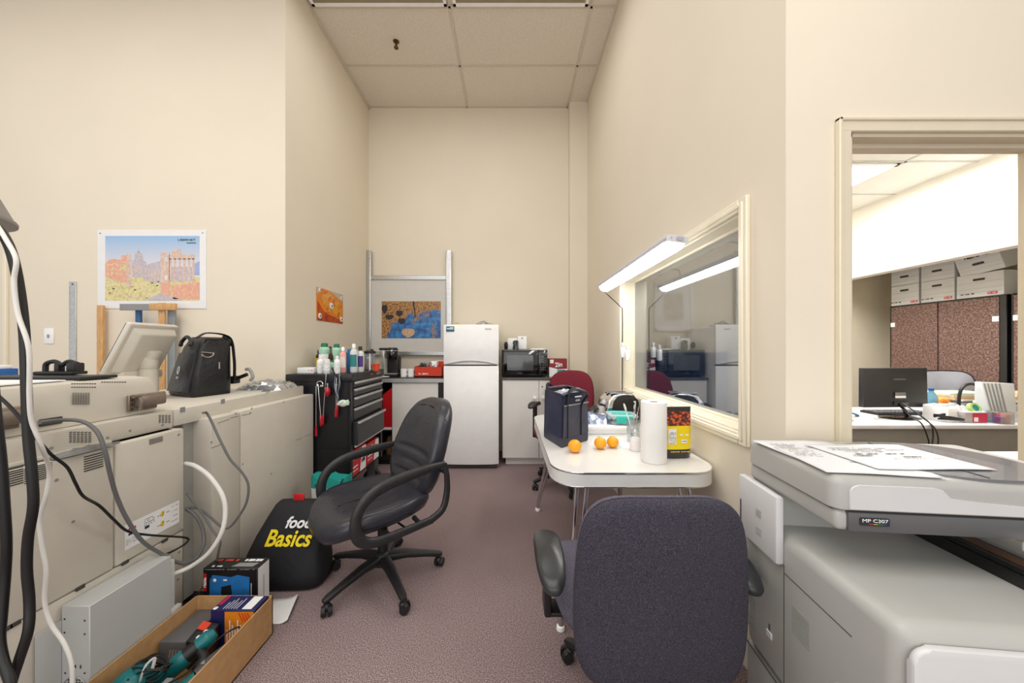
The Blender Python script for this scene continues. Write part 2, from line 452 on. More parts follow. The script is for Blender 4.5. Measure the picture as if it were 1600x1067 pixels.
# ============================================================ wall-mounted LED batten
L = thing('batten_light', 'lit white tube batten light mounted along the right wall above the window', 'light', (.77, 2.19, 1.74))
mb = MB()
def sec(y, k=1.0):   # rounded rhomb cross section tilted toward the room
    c = Vector((.78, y, 1.775)); out = []
    for (u, v) in rrect(.105 * k, .032 * k, .014 * k, 4):
        a = math.radians(-8)
        out.append(c + Vector((u * math.cos(a) - v * math.sin(a), 0, u * math.sin(a) + v * math.cos(a))))
    return out
mb.loft([sec(1.575), sec(1.60, 1.06), sec(2.76, 1.06), sec(2.785)])
mb.build('housing', mat('light_housing', (205, 207, 212), .4, var=.01), L)
mb = MB()
def sec2(y):
    c = Vector((.78, y, 1.775)); out = []
    for k in range(13):
        t = PI + PI * k / 12; u, v = .049 * math.cos(t), -.008 + .042 * math.sin(t)
        a = math.radians(-8)
        out.append(c + Vector((u * math.cos(a) - v * math.sin(a), 0, u * math.sin(a) + v * math.cos(a))))
    return out
mb.loft([sec2(1.602), sec2(2.758)]); mb.build('diffuser', mat('led_diffuser', (255, 255, 255), .5, emit=(255, 253, 248), estr=22), L)
mb = MB()
mb.M = frame((.78, 1.574, 1.777), (math.cos(math.radians(-8)), 0, math.sin(math.radians(-8))), (-math.sin(math.radians(-8)), 0, math.cos(math.radians(-8))))
mb.prism(rrect(.035, .018, .008, 4, .012, 0), 0, .003); mb.lathe([(.003, 0), (.003, .003)], (-.028, 0, 0), 10)
mb.build('end_plate', mat('end_plate_grey', (170, 174, 184), .4), L)
mb = MB()
for y_ in (1.85, 2.5):
    mb.tube([(.79, y_, 1.80), (.80, y_, 1.84), (.87, y_, 1.845), (XR, y_, 1.83)], .005, 6); mb.box(XR - .006, XR, y_ - .02, y_ + .02, 1.80, 1.87)
mb.build('mounting_arm', M_alu, L)
mb = MB()
mb.tube([(.76, 2.77, 1.755), (.80, 2.76, 1.70), (.90, 2.75, 1.60), (.915, 2.75, 1.55), (.915, 2.75, 1.2), (.918, 2.76, .80)], .004, 6, sub=4)
tag(mb.build('lamp_cable', M_cable_b), 'thin black cord dropping from the batten light down the wall', 'cord')
for i, (px_, y_, zz) in enumerate(((0, 2.70, 1.19), (0, 2.59, 1.17))):
    t = thing('cord_adapter', ['white plug adapter on the black cord beside the window frame', 'white plastic wrapped adapter on the window frame edge'][i], 'adapter', (.905, y_, zz - .0))
    mb = MB(); mb.box(-.02, .012, -.018, .018, 0, .085, .008, 2); mb.build('adapter_body', M_white, t, W=False)
    mb = MB(); mb.box(-.012, .006, -.012, .012, .085, .12, .006, 2); mb.build('plug', M_whitep, t, W=False)

# ============================================================ front left wall
def F2(px, py, off=0.0): return P(px, py, YL - off)
a, b_ = P(154, 482, YL), P(323, 360, YL)
W_, H_ = b_.x - a.x, b_.z - a.z
po = thing('city_poster', 'white bordered photo poster of ancient ruins pinned on the left wall', 'poster', ((a.x + b_.x) / 2, YL, a.z))
Mf = frame((a.x, YL - .004, a.z), (1, 0, 0), (0, 0, 1))
mb = MB(Mf); mb.prism([(0, 0), (W_, 0), (W_, H_), (0, H_)], -.004, .002); mb.build('sheet', M_whitep, po)
M_sky = bpy.data.materials.new('poster_sky'); M_sky.use_nodes = True
nt = M_sky.node_tree; tc = nt.nodes.new('ShaderNodeTexCoord'); sx = nt.nodes.new('ShaderNodeSeparateXYZ'); rp = nt.nodes.new('ShaderNodeValToRGB')
nt.links.new(tc.outputs['Generated'], sx.inputs[0]); nt.links.new(sx.outputs['Z'], rp.inputs[0]); nt.links.new(rp.outputs[0], nt.nodes['Principled BSDF'].inputs['Base Color'])
rp.color_ramp.elements[0].position = .4; rp.color_ramp.elements[0].color = srgb((238, 226, 222)); rp.color_ramp.elements[1].color = srgb((150, 190, 228))
nt.nodes['Principled BSDF'].inputs['Roughness'].default_value = .6
M_stone = ramp_mat('poster_stone', 'noise', 60, [(.3, (206, 172, 158)), (.5, (218, 190, 174)), (.7, (230, 206, 190))], .6)
M_stone2 = ramp_mat('poster_grey_stone', 'noise', 70, [(.3, (184, 176, 186)), (.7, (206, 198, 204))], .6)
M_pink = ramp_mat('poster_pink_brick', 'noise', 80, [(.3, (222, 158, 138)), (.55, (230, 176, 152)), (.7, (238, 200, 170))], .6)
M_grass = ramp_mat('poster_grass', 'noise', 55, [(.3, (190, 184, 128)), (.45, (214, 206, 144)), (.55, (226, 214, 160)), (.7, (234, 212, 182))], .6)
M_haze = mat('poster_blue_hill', (160, 176, 216), .6)
u0, v0 = 12 / 169 * W_, 12 / 122 * H_
uw, vh = 147 / 169 * W_, 101 / 122 * H_
def U(x, y): return (u0 + uw * (x - 130) / 1105.0, v0 + vh * (920 - y) / 768.0)   # in the proportions of the picture
def up(mi, pts, z): mb.m(mi).poly([U(x, y) for x, y in pts], z)
def ur(mi, x0, y0, x1, y1, z): up(mi, [(x0, y1), (x1, y1), (x1, y0), (x0, y0)], z)
mb = MB(Mf)
ur(0, 130, 152, 1235, 920, .0025)
ur(4, 130, 640, 1235, 920, .0028)
up(5, [(1175, 620), (1235, 620), (1235, 450), (1180, 480)], .0028)
up(3, [(130, 640), (330, 700), (330, 440), (240, 425), (180, 430), (130, 480)], .003)
for x in (150, 200, 255, 300): 
    for y in (480, 540, 590): ur(4, x, y, x + 22, y + 22, .0032)
ur(3, 320, 380, 385, 710, .0032); ur(1, 380, 365, 430, 760, .0034); ur(4, 335, 490, 375, 560, .0035)
up(2, [(440, 640), (600, 640), (620, 470), (575, 440), (440, 440)], .003)
up(2, [(470, 440)] + [(520 - 50 * math.cos(t), 400 - 60 * math.sin(t)) for t in [PI * k / 10 for k in range(11)]] + [(575, 440)], .0032)
ur(2, 515, 300, 527, 350, .0032)
for x in (445, 480, 515, 550): ur(1, x, 500, x + 14, 610, .0034)
up(2, [(575, 680), (780, 720), (780, 450), (650, 480), (575, 530)], .0032)
for x in range(600, 780, 36): ur(1, x, 545, x + 16, 690, .0036)
ur(1, 780, 350, 885, 860, .0036); ur(0, 830, 400, 860, 460, .0038); ur(0, 830, 620, 860, 670, .0038)
ur(1, 880, 372, 1175, 430, .0036); up(1, [(910, 372), (1020, 372), (1010, 310), (920, 310)], .0036)
for x in (880, 935, 990, 1045, 1100, 1150): ur(1, x, 420, x + 24, 700, .0036)
ur(2, 900, 520, 1150, 690, .0034)
up(3, [(900, 740), (1235, 700), (1235, 900), (930, 900)], .0038); up(2, [(620, 900), (780, 830), (1050, 915), (640, 918)], .0038)
up(3, [(780, 700), (890, 720), (900, 860), (800, 850)], .004)
for k in range(60):
    x, y = random.uniform(140, 900), random.uniform(660, 900); r_ = random.uniform(4, 18)
    if x < 760: up(random.choice((4, 2, 1, 6)), [(x + r_ * math.cos(t), y + .5 * r_ * math.sin(t)) for t in [2 * PI * q / 7 for q in range(7)]][::-1], .0036 + k * 1e-6)
mb.build('printed_picture', [M_sky, M_stone, M_stone2, M_pink, M_grass, M_haze, mat('poster_shrub', (92, 100, 62), .6)], po)
c = U(1085, 200); text('title', 'LIBERNET', .022, mat('poster_title_green', (60, 92, 86), .6), po, Mf @ Matrix.Translation((c[0], c[1], .005)), sx=1.45)
mb = MB(Mf); c = U(1085, 240); mb.rect(c[0], U(1195, 0)[0], c[1], c[1] + .006, .005); mb.build('subtitle', mat('poster_title_green2', (60, 92, 86), .6), po)
mb = MB(Mf)
for (x, y) in ((72, 120), (1272, 118)): c = U(x, y); mb.lathe([(.004, .002), (.003, .006)], (c[0], c[1], 0), 10)
mb.build('pin', M_dgrey, po)

r = P(115, 440, YL)
ru = thing('metal_ruler', 'long steel ruler hanging upright on the left wall beside the light switch', 'ruler', (r.x, YL, .98))
z1 = r.z; mb = MB(); mb.box(r.x - .029, r.x + .026, YL - .006, YL, .98, z1, .001, 1); mb.build('blade', M_alu, ru)
mb = MB(frame((r.x - .029, YL - .0065, .98), (1, 0, 0), (0, 0, 1)))
for k in range(60): mb.rect(.001, .012 if k % 5 else .02, .02 + k * .0125, .0215 + k * .0125)
mb.lathe([(.007, 0), (.005, .002)], (.027, z1 - .98 - .02, 0), 12)
mb.build('scale_marks', M_dgrey, ru)
s1, s2 = P(70, 537, YL), P(85, 513, YL)
sw = thing('light_switch', 'white wall plate with a small switch on the left wall', 'switch', ((s1.x + s2.x) / 2, YL, s1.z))
mb = MB(); mb.box(s1.x, s2.x, YL - .006, YL, s1.z, s2.z, .003, 2); mb.build('plate', M_white, sw)
cx, cz = (s1.x + s2.x) / 2, (s1.z + s2.z) / 2
mb = MB(); mb.box(cx - .006, cx + .006, YL - .013, YL - .005, cz - .013, cz + .013, .002, 1); mb.build('toggle', mat('switch_blue_grey', (150, 156, 176), .4), sw)

# drafting tools leaning behind the console
def stick(px0, px1, py, Y, m, label, name, cat, z0=0.0):
    a, b_ = P(px0, py, Y), P(px1, py, Y)
    mb = MB(); mb.box(a.x, b_.x, Y - .01, Y + .012, z0, a.z, .003, 1)
    return tag(mb.build(name, m), label, cat)
stick(153, 162, 477, 2.58, M_wood, 'wooden straight edge standing left of the T-squares by the wall', 'wooden_batten', 'batten')
t = thing('t_square', 'drafting T-square with a grey and wooden head and wooden blade', 'T-square', (P(254, 478, 2.54).x, 2.54, 0))
a, b_, c_ = P(190, 485, 2.53), P(237, 475, 2.53), P(278, 475, 2.53)
mb = MB(); mb.box(a.x, b_.x, 2.515, 2.528, a.z, b_.z, .002, 1); mb.build('metal_head', M_mgrey, t)
mb = MB(); mb.box(b_.x - .002, c_.x, 2.51, 2.53, a.z, b_.z + .004, .006, 2); mb.build('wooden_head', M_wood, t)
p0, p1 = P(249, 480, 2.54), P(259, 480, 2.54); mb = MB(); mb.box(p0.x, p1.x, 2.53, 2.545, 0, b_.z + .01, .002, 1); mb.build('blade', M_wood, t)
stick(213, 220.5, 483, 2.56, mat('blue_painted_metal', (44, 92, 140), .4), 'blue painted metal bar standing under the T-square head', 'blue_bar', 'bar')
stick(263, 274, 484, 2.565, mat('grey_painted_bar', (140, 146, 150), .4), 'wide grey metal straight edge standing right of the wooden blade', 'straight_edge', 'ruler')
# ============================================================ back of the alcove
# sliding display board with aluminium rails
bd = thing('display_board', 'white board in aluminium side rails standing against the back wall', 'board', (-1.2, 4.12, .96))
yb = 4.13
def BX(px): return (px - VX) * yb / F
def BZ(py): return EYE - (py - VY) * yb / F
mb = MB(); mb.box(BX(579), BX(699), yb - .01, yb + .015, BZ(553), BZ(432)); mb.build('board_panel', mat('board_white', (206, 204, 198), .5, var=.01), bd)
for (a, b_) in ((573, 581), (697, 706)):
    mb = MB(); mb.box(BX(a), BX(b_), yb - .03, yb + .02, .948, BZ(392), .006, 2); mb.box(BX(a) + .02, BX(b_) - .02, yb - .034, yb - .029, .948, BZ(392)); mb.build('side_rail', M_alu, bd)
mb = MB(); mb.box(BX(580), BX(699), yb - .025, yb - .009, BZ(437.5), BZ(431), .003, 1); mb.build('top_rail', M_alu, bd)
mb = MB(); mb.box(BX(580), BX(699), yb - .025, yb - .009, BZ(555), BZ(549), .003, 1); mb.build('bottom_rail', M_alu, bd)
# autumn pond print
pr = thing('pond_print', 'print of a blue pond with autumn leaves and rocks fixed on the white board', 'print', (BX(643), yb - .012, BZ(528)))
m = bpy.data.materials.new('pond_picture'); m.use_nodes = True; nt = m.node_tree; b = nt.nodes['Principled BSDF']; b.inputs['Roughness'].default_value = .35
tc = nt.nodes.new('ShaderNodeTexCoord'); n1 = nt.nodes.new('ShaderNodeTexNoise'); n1.inputs['Scale'].default_value = 48; n1.inputs['Detail'].default_value = 10; n1.inputs['Roughness'].default_value = .7
n2 = nt.nodes.new('ShaderNodeTexNoise'); n2.inputs['Scale'].default_value = 6; n2.inputs['Distortion'].default_value = .6; n2.inputs['Detail'].default_value = 6
n3 = nt.nodes.new('ShaderNodeTexNoise'); n3.inputs['Scale'].default_value = 16; n3.inputs['Detail'].default_value = 8
for n in (n1, n2, n3): nt.links.new(tc.outputs['Object'], n.inputs[0])
ra = nt.nodes.new('ShaderNodeValToRGB')
for _ in range(2): ra.color_ramp.elements.new(.5)
for e, (p, c) in zip(ra.color_ramp.elements, ((.36, (60, 34, 20)), (.46, (128, 84, 44)), (.54, (190, 140, 76)), (.66, (150, 140, 120)))): e.position = p; e.color = srgb(c)
rb = nt.nodes.new('ShaderNodeValToRGB')
for e, (p, c) in zip(rb.color_ramp.elements, ((.35, (14, 62, 132)), (.65, (60, 136, 196)))): e.position = p; e.color = srgb(c)
nt.links.new(n1.outputs['Fac'], ra.inputs[0]); nt.links.new(n3.outputs['Fac'], rb.inputs[0])
sx = nt.nodes.new('ShaderNodeSeparateXYZ'); nt.links.new(tc.outputs['Generated'], sx.inputs[0])
mt = nt.nodes.new('ShaderNodeMath'); mt.operation = 'MULTIPLY_ADD'; mt.inputs[1].default_value = .55; nt.links.new(sx.outputs['Z'], mt.inputs[0])
s2_ = nt.nodes.new('ShaderNodeMath'); s2_.operation = 'MULTIPLY_ADD'; s2_.inputs[1].default_value = 1.3; s2_.inputs[2].default_value = -.66
nt.links.new(n2.outputs['Fac'], s2_.inputs[0]); nt.links.new(s2_.outputs[0], mt.inputs[2])
lm = nt.nodes.new('ShaderNodeMath'); lm.operation = 'SUBTRACT'; lm.inputs[0].default_value = .22; nt.links.new(sx.outputs['X'], lm.inputs[1])
lm2 = nt.nodes.new('ShaderNodeMath'); lm2.operation = 'MAXIMUM'; nt.links.new(lm.outputs[0], lm2.inputs[0]); lm2.inputs[1].default_value = 0
ad = nt.nodes.new('ShaderNodeMath'); ad.operation = 'MULTIPLY_ADD'; ad.inputs[1].default_value = 2.5; nt.links.new(lm2.outputs[0], ad.inputs[0]); nt.links.new(mt.outputs[0], ad.inputs[2])
rc = nt.nodes.new('ShaderNodeValToRGB'); rc.color_ramp.elements[0].position = .22; rc.color_ramp.elements[1].position = .38
nt.links.new(ad.outputs[0], rc.inputs[0])
mx = nt.nodes.new('ShaderNodeMixRGB'); nt.links.new(rc.outputs[0], mx.inputs[0]); nt.links.new(rb.outputs[0], mx.inputs[1]); nt.links.new(ra.outputs[0], mx.inputs[2])
nt.links.new(mx.outputs[0], b.inputs['Base Color'])
M_rock = mat('picture_rock', (34, 30, 36), .5, var=.3, scale=60); M_rock2 = mat('picture_pale_rock', (196, 162, 130), .5, var=.3, scale=60)
x0, z0 = BX(597), BZ(528.5); w_, h_ = BX(689) - x0, BZ(471) - z0
mb = MB(frame((x0, yb - .0115, z0), (1, 0, 0), (0, 0, 1)))
mb.prism([(0, 0), (w_, 0), (w_, h_), (0, h_)], -.001, .001)
def blob(mi, fx, fy, rx, ry):
    mb.m(mi).poly([(w_ * fx + w_ * rx * math.cos(t), h_ * fy + h_ * ry * math.sin(t) * (1 + .2 * math.sin(3 * t))) for t in [2 * PI * q / 14 for q in range(14)]], .0015)
blob(1, .13, .58, .07, .07); blob(1, .30, .68, .06, .08); blob(1, .34, .47, .065, .08); blob(2, .45, .16, .11, .12); blob(1, .05, .8, .05, .12)
mb.m(1).poly([(w_ * .52, h_), (w_ * .55, h_), (w_ * .58, h_ * .55), (w_ * .565, h_ * .55)], .0016)
mb.build('picture', [m, M_rock, M_rock2], pr)

# orange poster on the alcove's left wall
a, b_ = PS(XL, 494, 500), PS(XL, 535, 463)
op = thing('orange_poster', 'small orange and yellow glossy poster held by white round magnets', 'poster', (XL, (a.y + b_.y) / 2, a.z))
mw, mh = b_.y - a.y, .30
M_amber = ramp_mat('amber_swirl', 'noise', 6, [(.3, (190, 70, 10)), (.45, (222, 120, 20)), (.55, (240, 176, 60)), (.7, (226, 130, 40))], .25, distortion=2.5, coat=.3)
M_amber2 = ramp_mat('dark_amber', 'noise', 8, [(.35, (168, 52, 8)), (.65, (206, 96, 20))], .25, distortion=1.5)
Mo = frame((XL + .004, a.y, a.z), (0, 1, 0), (0, 0, 1))
mb = MB(Mo); mb.m(0).prism([(0, 0), (mw, 0), (mw, mh), (0, mh)], -.002, .001)
mb.m(1).poly([(.01, .0), (mw - .01, 0), (mw - .01, mh * .12), (mw * .55, mh * .2), (mw * .25, mh * .3), (0.01, mh * .6)], .0015)
mb.m(3).poly([(mw * .35, mh), (mw, mh), (mw, mh * .72), (mw * .6, mh * .93)], .0014); mb.poly([(0, mh * .8), (mw * .1, mh * .85), (mw * .12, mh), (0, mh)], .0014)
mb.m(2).poly([(mw * .16, mh * .75), (mw * .25, mh * .93), (mw * .45, mh * .95), (mw * .9, mh * .66), (mw * .96, mh * .5), (mw * .9, mh * .2), (mw * .8, mh * .22), (mw * .7, mh * .1), (mw * .66, mh * .3), (mw * .5, mh * .36), (mw * .38, mh * .2), (mw * .35, mh * .4), (mw * .25, mh * .5)], .002)
mb.build('sheet', [M_orange, M_amber2, M_amber, mat('poster_grey_top', (196, 186, 168), .4)], op)
mb = MB(Mo)
for (x, y, r_) in ((.1, .92, .018), (.1, .14, .026), (.92, .14, .026), (.93, .86, .02), (.52, .52, .032)):
    mb.m(0).lathe([(r_, 0), (r_, .004), (r_ * .8, .006)], (mw * x, mh * y, .002), 18); mb.m(1).lathe([(r_ * .35, 0), (r_ * .3, .01)], (mw * x, mh * y, .002), 12)
mb.build('magnet', [M_whitep, M_dgrey], op)

# ---------------------------------------------------------------- fridge
fx0, fx1, fy, fz = -.688, -.113, 3.54, 1.515
fr = thing('fridge', 'white top-freezer fridge standing in the middle of the back wall', 'fridge', ((fx0 + fx1) / 2, 3.8, 0))
mb = MB(); mb.box(fx0 + .008, fx1 - .004, fy + .06, 4.10, .03, fz - .02, .012, 3); mb.build('body', M_white, fr)
def fdoor(z0, z1, name):
    mb = MB(); pr_ = []
    n = 10
    for z, k in ((z0, .985), (z0 + .012, 1), (z1 - .012, 1), (z1, .985)):
        ring = []
        for i in range(n + 1):
            u = i / n; x = fx0 + (fx1 - fx0) * (.5 + (u - .5) * (.99 if k < 1 else 1)); ring.append((x, fy - .014 * math.sin(PI * u) + (.006 if k < 1 else 0) + (.01 if i in (0, n) else 0), z))
        ring += [(fx1, fy + .055, z), (fx0, fy + .055, z)]
        pr_.append(ring)
    mb.loft(pr_); return mb.build(name, M_white, fr)
fdoor(1.093, fz - .004, 'freezer_door'); fdoor(.05, 1.078, 'fridge_door')
mb = MB(); mb.box(fx0 + .02, fx1 - .02, fy + .01, fy + .06, 1.074, 1.097); mb.build('door_gap', M_slot, fr)
mb = MB(); n = 24
for (s_, zc) in ((1, 1.098), ):
    up_ = []; lo = []
    for i in range(n + 1):
        u = i / n; x = fx0 + .03 + (fx1 - fx0 - .06) * u
        up_.append((x, fy - .017 - .012 * math.sin(PI * u), zc + .004 + .034 * math.sin(PI * u))); lo.append((x, fy - .002, zc))
    V = up_ + lo; mb.add(V, [(i, i + 1, n + 2 + i, n + 1 + i) for i in range(n)])
    mb.tube([up_[i] for i in range(0, n + 1, 3)], .0035, 6)
mb.build('door_handle', mat('fridge_handle_grey', (214, 214, 212), .35), fr)
mb = MB(); mb.box(fx0 + .02, fx1 - .02, fy + .02, fy + .08, .012, .05); mb.build('kick_plate', M_slot, fr)
mb = MB()
for x in (fx0 + .06, fx1 - .06):
    for y in (fy + .08, 4.04): mb.cyl((x, y, 0), (x, y, .035), .018)
mb.build('foot', M_black, fr)
mb = MB(); mb.M = frame((P(697, 518, fy - .012).x, fy - .0095, P(697, 518, fy).z), (1, 0, 0), (0, 0, 1))
mb.m(0).prism(rrect(.085, .055, .003, 2, .0425, .0275), 0, .001); mb.m(1).rect(.01, .075, .024, .034, .0015); mb.rect(.04, .075, .038, .046, .0015); mb.m(2).rect(.0, .03, .0, .02, .0016); mb.rect(.035, .085, .0, .014, .0016)
mb.build('sticker', [mat('sticker_teal', (52, 130, 150), .5), M_whitep, mat('sticker_green', (40, 84, 96), .5)], fr)
text('nameplate', 'Danby', .026, M_inkg, fr, frame((P(763, 514, fy).x, fy - .0115, P(763, 514, fy).z), (1, 0, 0), (0, 0, 1)))
# things on the fridge
t = thing('lime_bowl', 'lime green upturned bowl on top of the fridge', 'bowl', (-.575, 3.75, fz - .02))
mb = MB(); mb.lathe([(.048, 0), (.05, .004), (.04, .03), (.02, .042), (.001, .043)]); mb.build('bowl_shell', mat('lime_plastic', (190, 200, 90), .4), t, W=False)
mb = MB(); mb.lathe([(.014, .042), (.014, .047)], n=14); mb.build('foot_ring', MATS['lime_plastic'], t, W=False)
t = thing('clear_wrapper', 'small heap of clear wrap and wire on top of the fridge', 'wrap', (-.28, 3.72, fz - .02))
mb = MB(); rn = random.Random(5)
def crumple(w, d, h, seed, n=10):
    r = random.Random(seed)
    hs = [[h * (.35 + .65 * r.random()) * (math.sin(PI * (i + .5) / (n + 1)) ** .4) * (math.sin(PI * (j + .5) / (n + 1)) ** .4) if 0 < i < n and 0 < j < n else 0 for j in range(n + 1)] for i in range(n + 1)]
    js = [[(r.uniform(-.3, .3) / n, r.uniform(-.3, .3) / n) for j in range(n + 1)] for i in range(n + 1)]
    def f(u, v):
        i, j = int(round(u * n)), int(round(v * n)); return (w * (u - .5 + js[i][j][0]), d * (v - .5 + js[i][j][1]), hs[i][j] + .001)
    return f
mb.grid(crumple(.24, .16, .05, 3), 10, 10); mb.build('clear_wrap', M_clear, t, W=False, ang=5)
mb = MB(); mb.tube([(-.1, 0, .02), (-.04, .02, .06), (.02, -.01, .045), (.06, .01, .02)], .003, 6); mb.tube([(-.05, 0, .03), (0, -.02, .065), (.05, 0, .03)], .003, 6); mb.build('wire', M_mgrey, t, W=False)

# ---------------------------------------------------------------- right base cabinet
cy = 3.64
cab = thing('base_cabinet', 'white two-door base cabinet right of the fridge', 'cabinet', (.30, 3.9, 0))
M_lam = mat('white_laminate', (226, 224, 218), .4, var=.008)
mb = MB(); mb.box(-.075, .70, cy + .02, YB - .12, .08, .925); mb.box(-.04, .69, cy + .06, YB - .12, 0, .08); mb.build('carcass', M_lam, cab)
for (a, b_, kx) in ((-.073, .314, .27), (.320, .70, .362)):
    mb = MB(); mb.box(a, b_, cy, cy + .018, .085, .922, .002, 1); dd = mb.build('door', M_lam, cab)
    mb = MB(); mb.lathe([(.008, 0), (.007, .014), (.019, .018), (.02, .026), (.012, .03)], (0, 0, 0), 18, rot=Matrix.Rotation(PI / 2, 3, 'X'))
    for v in mb.bm.verts: v.co += Vector((kx, cy, .735))
    mb.build('knob', M_white, dd)
    if kx > .3:
        mb = MB(); mb.cyl((.352, cy, .85), (.352, cy - .004, .85), .008); mb.build('lock', M_dgrey, dd)
mb = MB(); mb.box(-.085, .70, cy - .02, YB - .11, .925, .947, .003, 1)
tag(mb.build('countertop', mat('grey_counter', (86, 84, 82), .3, var=.03)), 'dark grey countertop on the white cabinet right of the fridge', 'countertop')
cz = .947
# microwave
mw_ = thing('microwave', 'black microwave oven on the counter right of the fridge', 'microwave', (.175, 3.86, cz))
mx0, mx1, my, mz = -.085, .415, 3.70, cz + .30
mb = MB(); mb.box(mx0, mx1, my + .02, my + .36, cz + .012, mz, .008, 2); mb.build('housing', M_gloss, mw_)
mb = MB(); mb.box(mx0, mx1 - .10, my - .004, my + .02, cz + .02, mz - .004, .006, 2); dr = mb.build('door', M_gloss, mw_)
mb = MB(); mb.box(mx0 + .06, mx1 - .155, my - .0065, my - .004, cz + .075, mz - .06); mb.build('door_window', mat('microwave_window', (70, 72, 76), .12, var=.05, coat=.6), dr)
mb = MB(); mb.box(mx1 - .098, mx1, my - .002, my + .02, cz + .02, mz - .004, .005, 2); cp = mb.build('control_panel', M_gloss, mw_)
mb = MB(frame((mx1 - .088, my - .003, cz + .03), (1, 0, 0), (0, 0, 1)))
mb.m(1).rect(.008, .07, .205, .235, .0); mb.m(0)
for i in range(6):
    for j in range(3): mb.rect(.008 + j * .024, .008 + j * .024 + .016, .045 + i * .025, .045 + i * .025 + .012, .0)
mb.build('keypad', [mat('keypad_grey', (64, 66, 70), .5), mat('display_grey', (30, 40, 44), .2)], cp)
text('maker_mark', 'Danby', .018, M_inkg, mw_, frame((mx0 + .2, my - .0066, cz + .045), (1, 0, 0), (0, 0, 1)))
mb = MB()
for x in (mx0 + .04, mx1 - .04):
    for y in (my + .05, my + .3): mb.cyl((x, y, cz), (x, y, cz + .016), .014)
mb.build('foot', M_black, mw_)
# on the microwave
t = thing('white_appliance', 'white box-shaped appliance standing on top of the microwave', 'appliance', (.11, 3.95, mz))
mb = MB(); mb.box(-.13, -.02, -.08, .06, 0, .13, .01, 2); mb.build('side_box', M_white, t, W=False)
mb = MB(); mb.box(-.018, .09, -.08, .06, 0, .155, .012, 3); mb.build('body', M_white, t, W=False)
mb = MB(); mb.cyl((.035, -.081, .13), (.035, -.087, .13), .009); mb.build('dial', M_mgrey, t, W=False)
t = thing('metal_gadget', 'small dark grey metallic gadget in front of the white appliance on the microwave', 'gadget', (.07, 3.83, mz))
mb = MB(); mb.lathe([(.03, 0), (.034, .01), (.028, .05), (.034, .09), (.02, .105)], n=16); mb.build('body', mat('gunmetal', (110, 116, 124), .25, .8, var=.2, scale=30), t, W=False)
mb = MB(); mb.tube([(-.02, -.03, .02), (.0, -.045, .06), (.02, -.03, .10)], .005, 6); mb.build('lever', M_black, t, W=False)
t = thing('round_gadget', 'small black round object at the left end of the microwave top', 'gadget', (-.04, 3.86, mz))
mb = MB(); mb.sphere((0, 0, .045), .045, 16, sx=.5); mb.build('body', M_black, t, W=False); mb = MB(); mb.box(-.02, .02, -.03, .03, 0, .012, .004); mb.build('base', M_black, t, W=False)
t = thing('serving_plate', 'flat white plastic plate lying on the right of the microwave top', 'plate', (.32, 3.84, mz))
mb = MB(); mb.prism(rrect(.17, .12, .02), 0, .012, .003); mb.build('plate_top', M_white, t, W=False); mb = MB(); mb.prism(rrect(.18, .13, .025), .0, .005); mb.build('rim', M_white, t, W=False)
# carton on the counter
M_crtn = mat('maroon_carton', (140, 30, 34), .45, var=.05)
t = thing('printed_carton', 'red and white printed carton on the counter right of the microwave', 'box', (.54, 3.82, cz))
def UX(px, Y=3.74): return (px - VX) * Y / F
x0, x1 = UX(858), UX(886)
mb = MB(); mb.box(x0, x1, 3.74, 3.90, cz, cz + .20, .003, 1); mb.build('carton', M_crtn, t)
mb = MB(frame((x0, 3.7385, cz), (1, 0, 0), (0, 0, 1))); ww = x1 - x0
mb.m(0).poly([(0, .002), (ww, .002), (ww, .09), (ww * .5, .085), (0, .11)], .0); mb.m(1).rect(ww * .45, ww * .9, .055, .082, .001); mb.m(0).rect(ww * .05, ww * .25, .15, .19, .001)
mb.build('front_print', [M_whitep, mat('carton_teal', (50, 160, 170), .5)], t)
text('carton_text', '2in1', .07, M_whitep, t, frame((x0 + ww * .62, 3.737, cz + .135), (1, .12, 0.1), (0, 0, 1)), off=.002)

# ---------------------------------------------------------------- left counter
lx0, lx1 = XL + .005, -.702
lc = thing('base_cabinet', 'white base cabinet with an open shelf bay left of the fridge', 'cabinet', (-1.2, 3.9, 0))
bx0, bx1 = -1.37, -1.262
mb = MB(); mb.box(lx0, bx0, cy + .02, YB - .01, .06, .90); mb.box(bx0, lx1 - .03, YB - .06, YB - .01, .06, .90)
mb.box(bx0, bx1, cy + .02, YB - .06, .06, .10); mb.box(bx0, bx1, cy + .03, YB - .06, .36, .38); mb.box(bx1, lx1 - .03, cy + .02, YB - .06, .06, .90); mb.box(lx0, lx1 - .03, cy + .06, YB - .05, 0, .06)
mb.build('carcass', M_black, lc)
mb = MB(); mb.box(bx1 + .003, -.765, cy, cy + .018, .09, .895, .002, 1); dd = mb.build('door', M_lam, lc)
mb = MB(); mb.box(-.755, -.705, cy + .002, cy + .018, .06, .90); mb.build('end_panel', M_black, lc)
mb = MB(); mb.tube([(-.74, cy - .002, .52), (-.735, cy - .03, .54), (-.72, cy - .03, .60), (-.715, cy - .002, .62)], .006, 8); mb.build('handle', M_alu, lc)
mb = MB(); mb.box(lx0, lx1, cy - .02, YB - .005, .90, .947, .003, 1); mb2 = MB(); 
ct = tag(mb.build('countertop', mat('dark_counter', (52, 50, 50), .25, var=.03)), 'dark countertop with a steel front edge left of the fridge', 'countertop')
mb2.box(lx0, lx1, cy - .026, cy - .019, .897, .938, .002, 1); mb2.build('edge_strip', M_alud, ct)
t = thing('red_bin', 'red plastic bin standing in the open shelf bay', 'bin', ((bx0 + bx1) / 2, 3.75, .38))
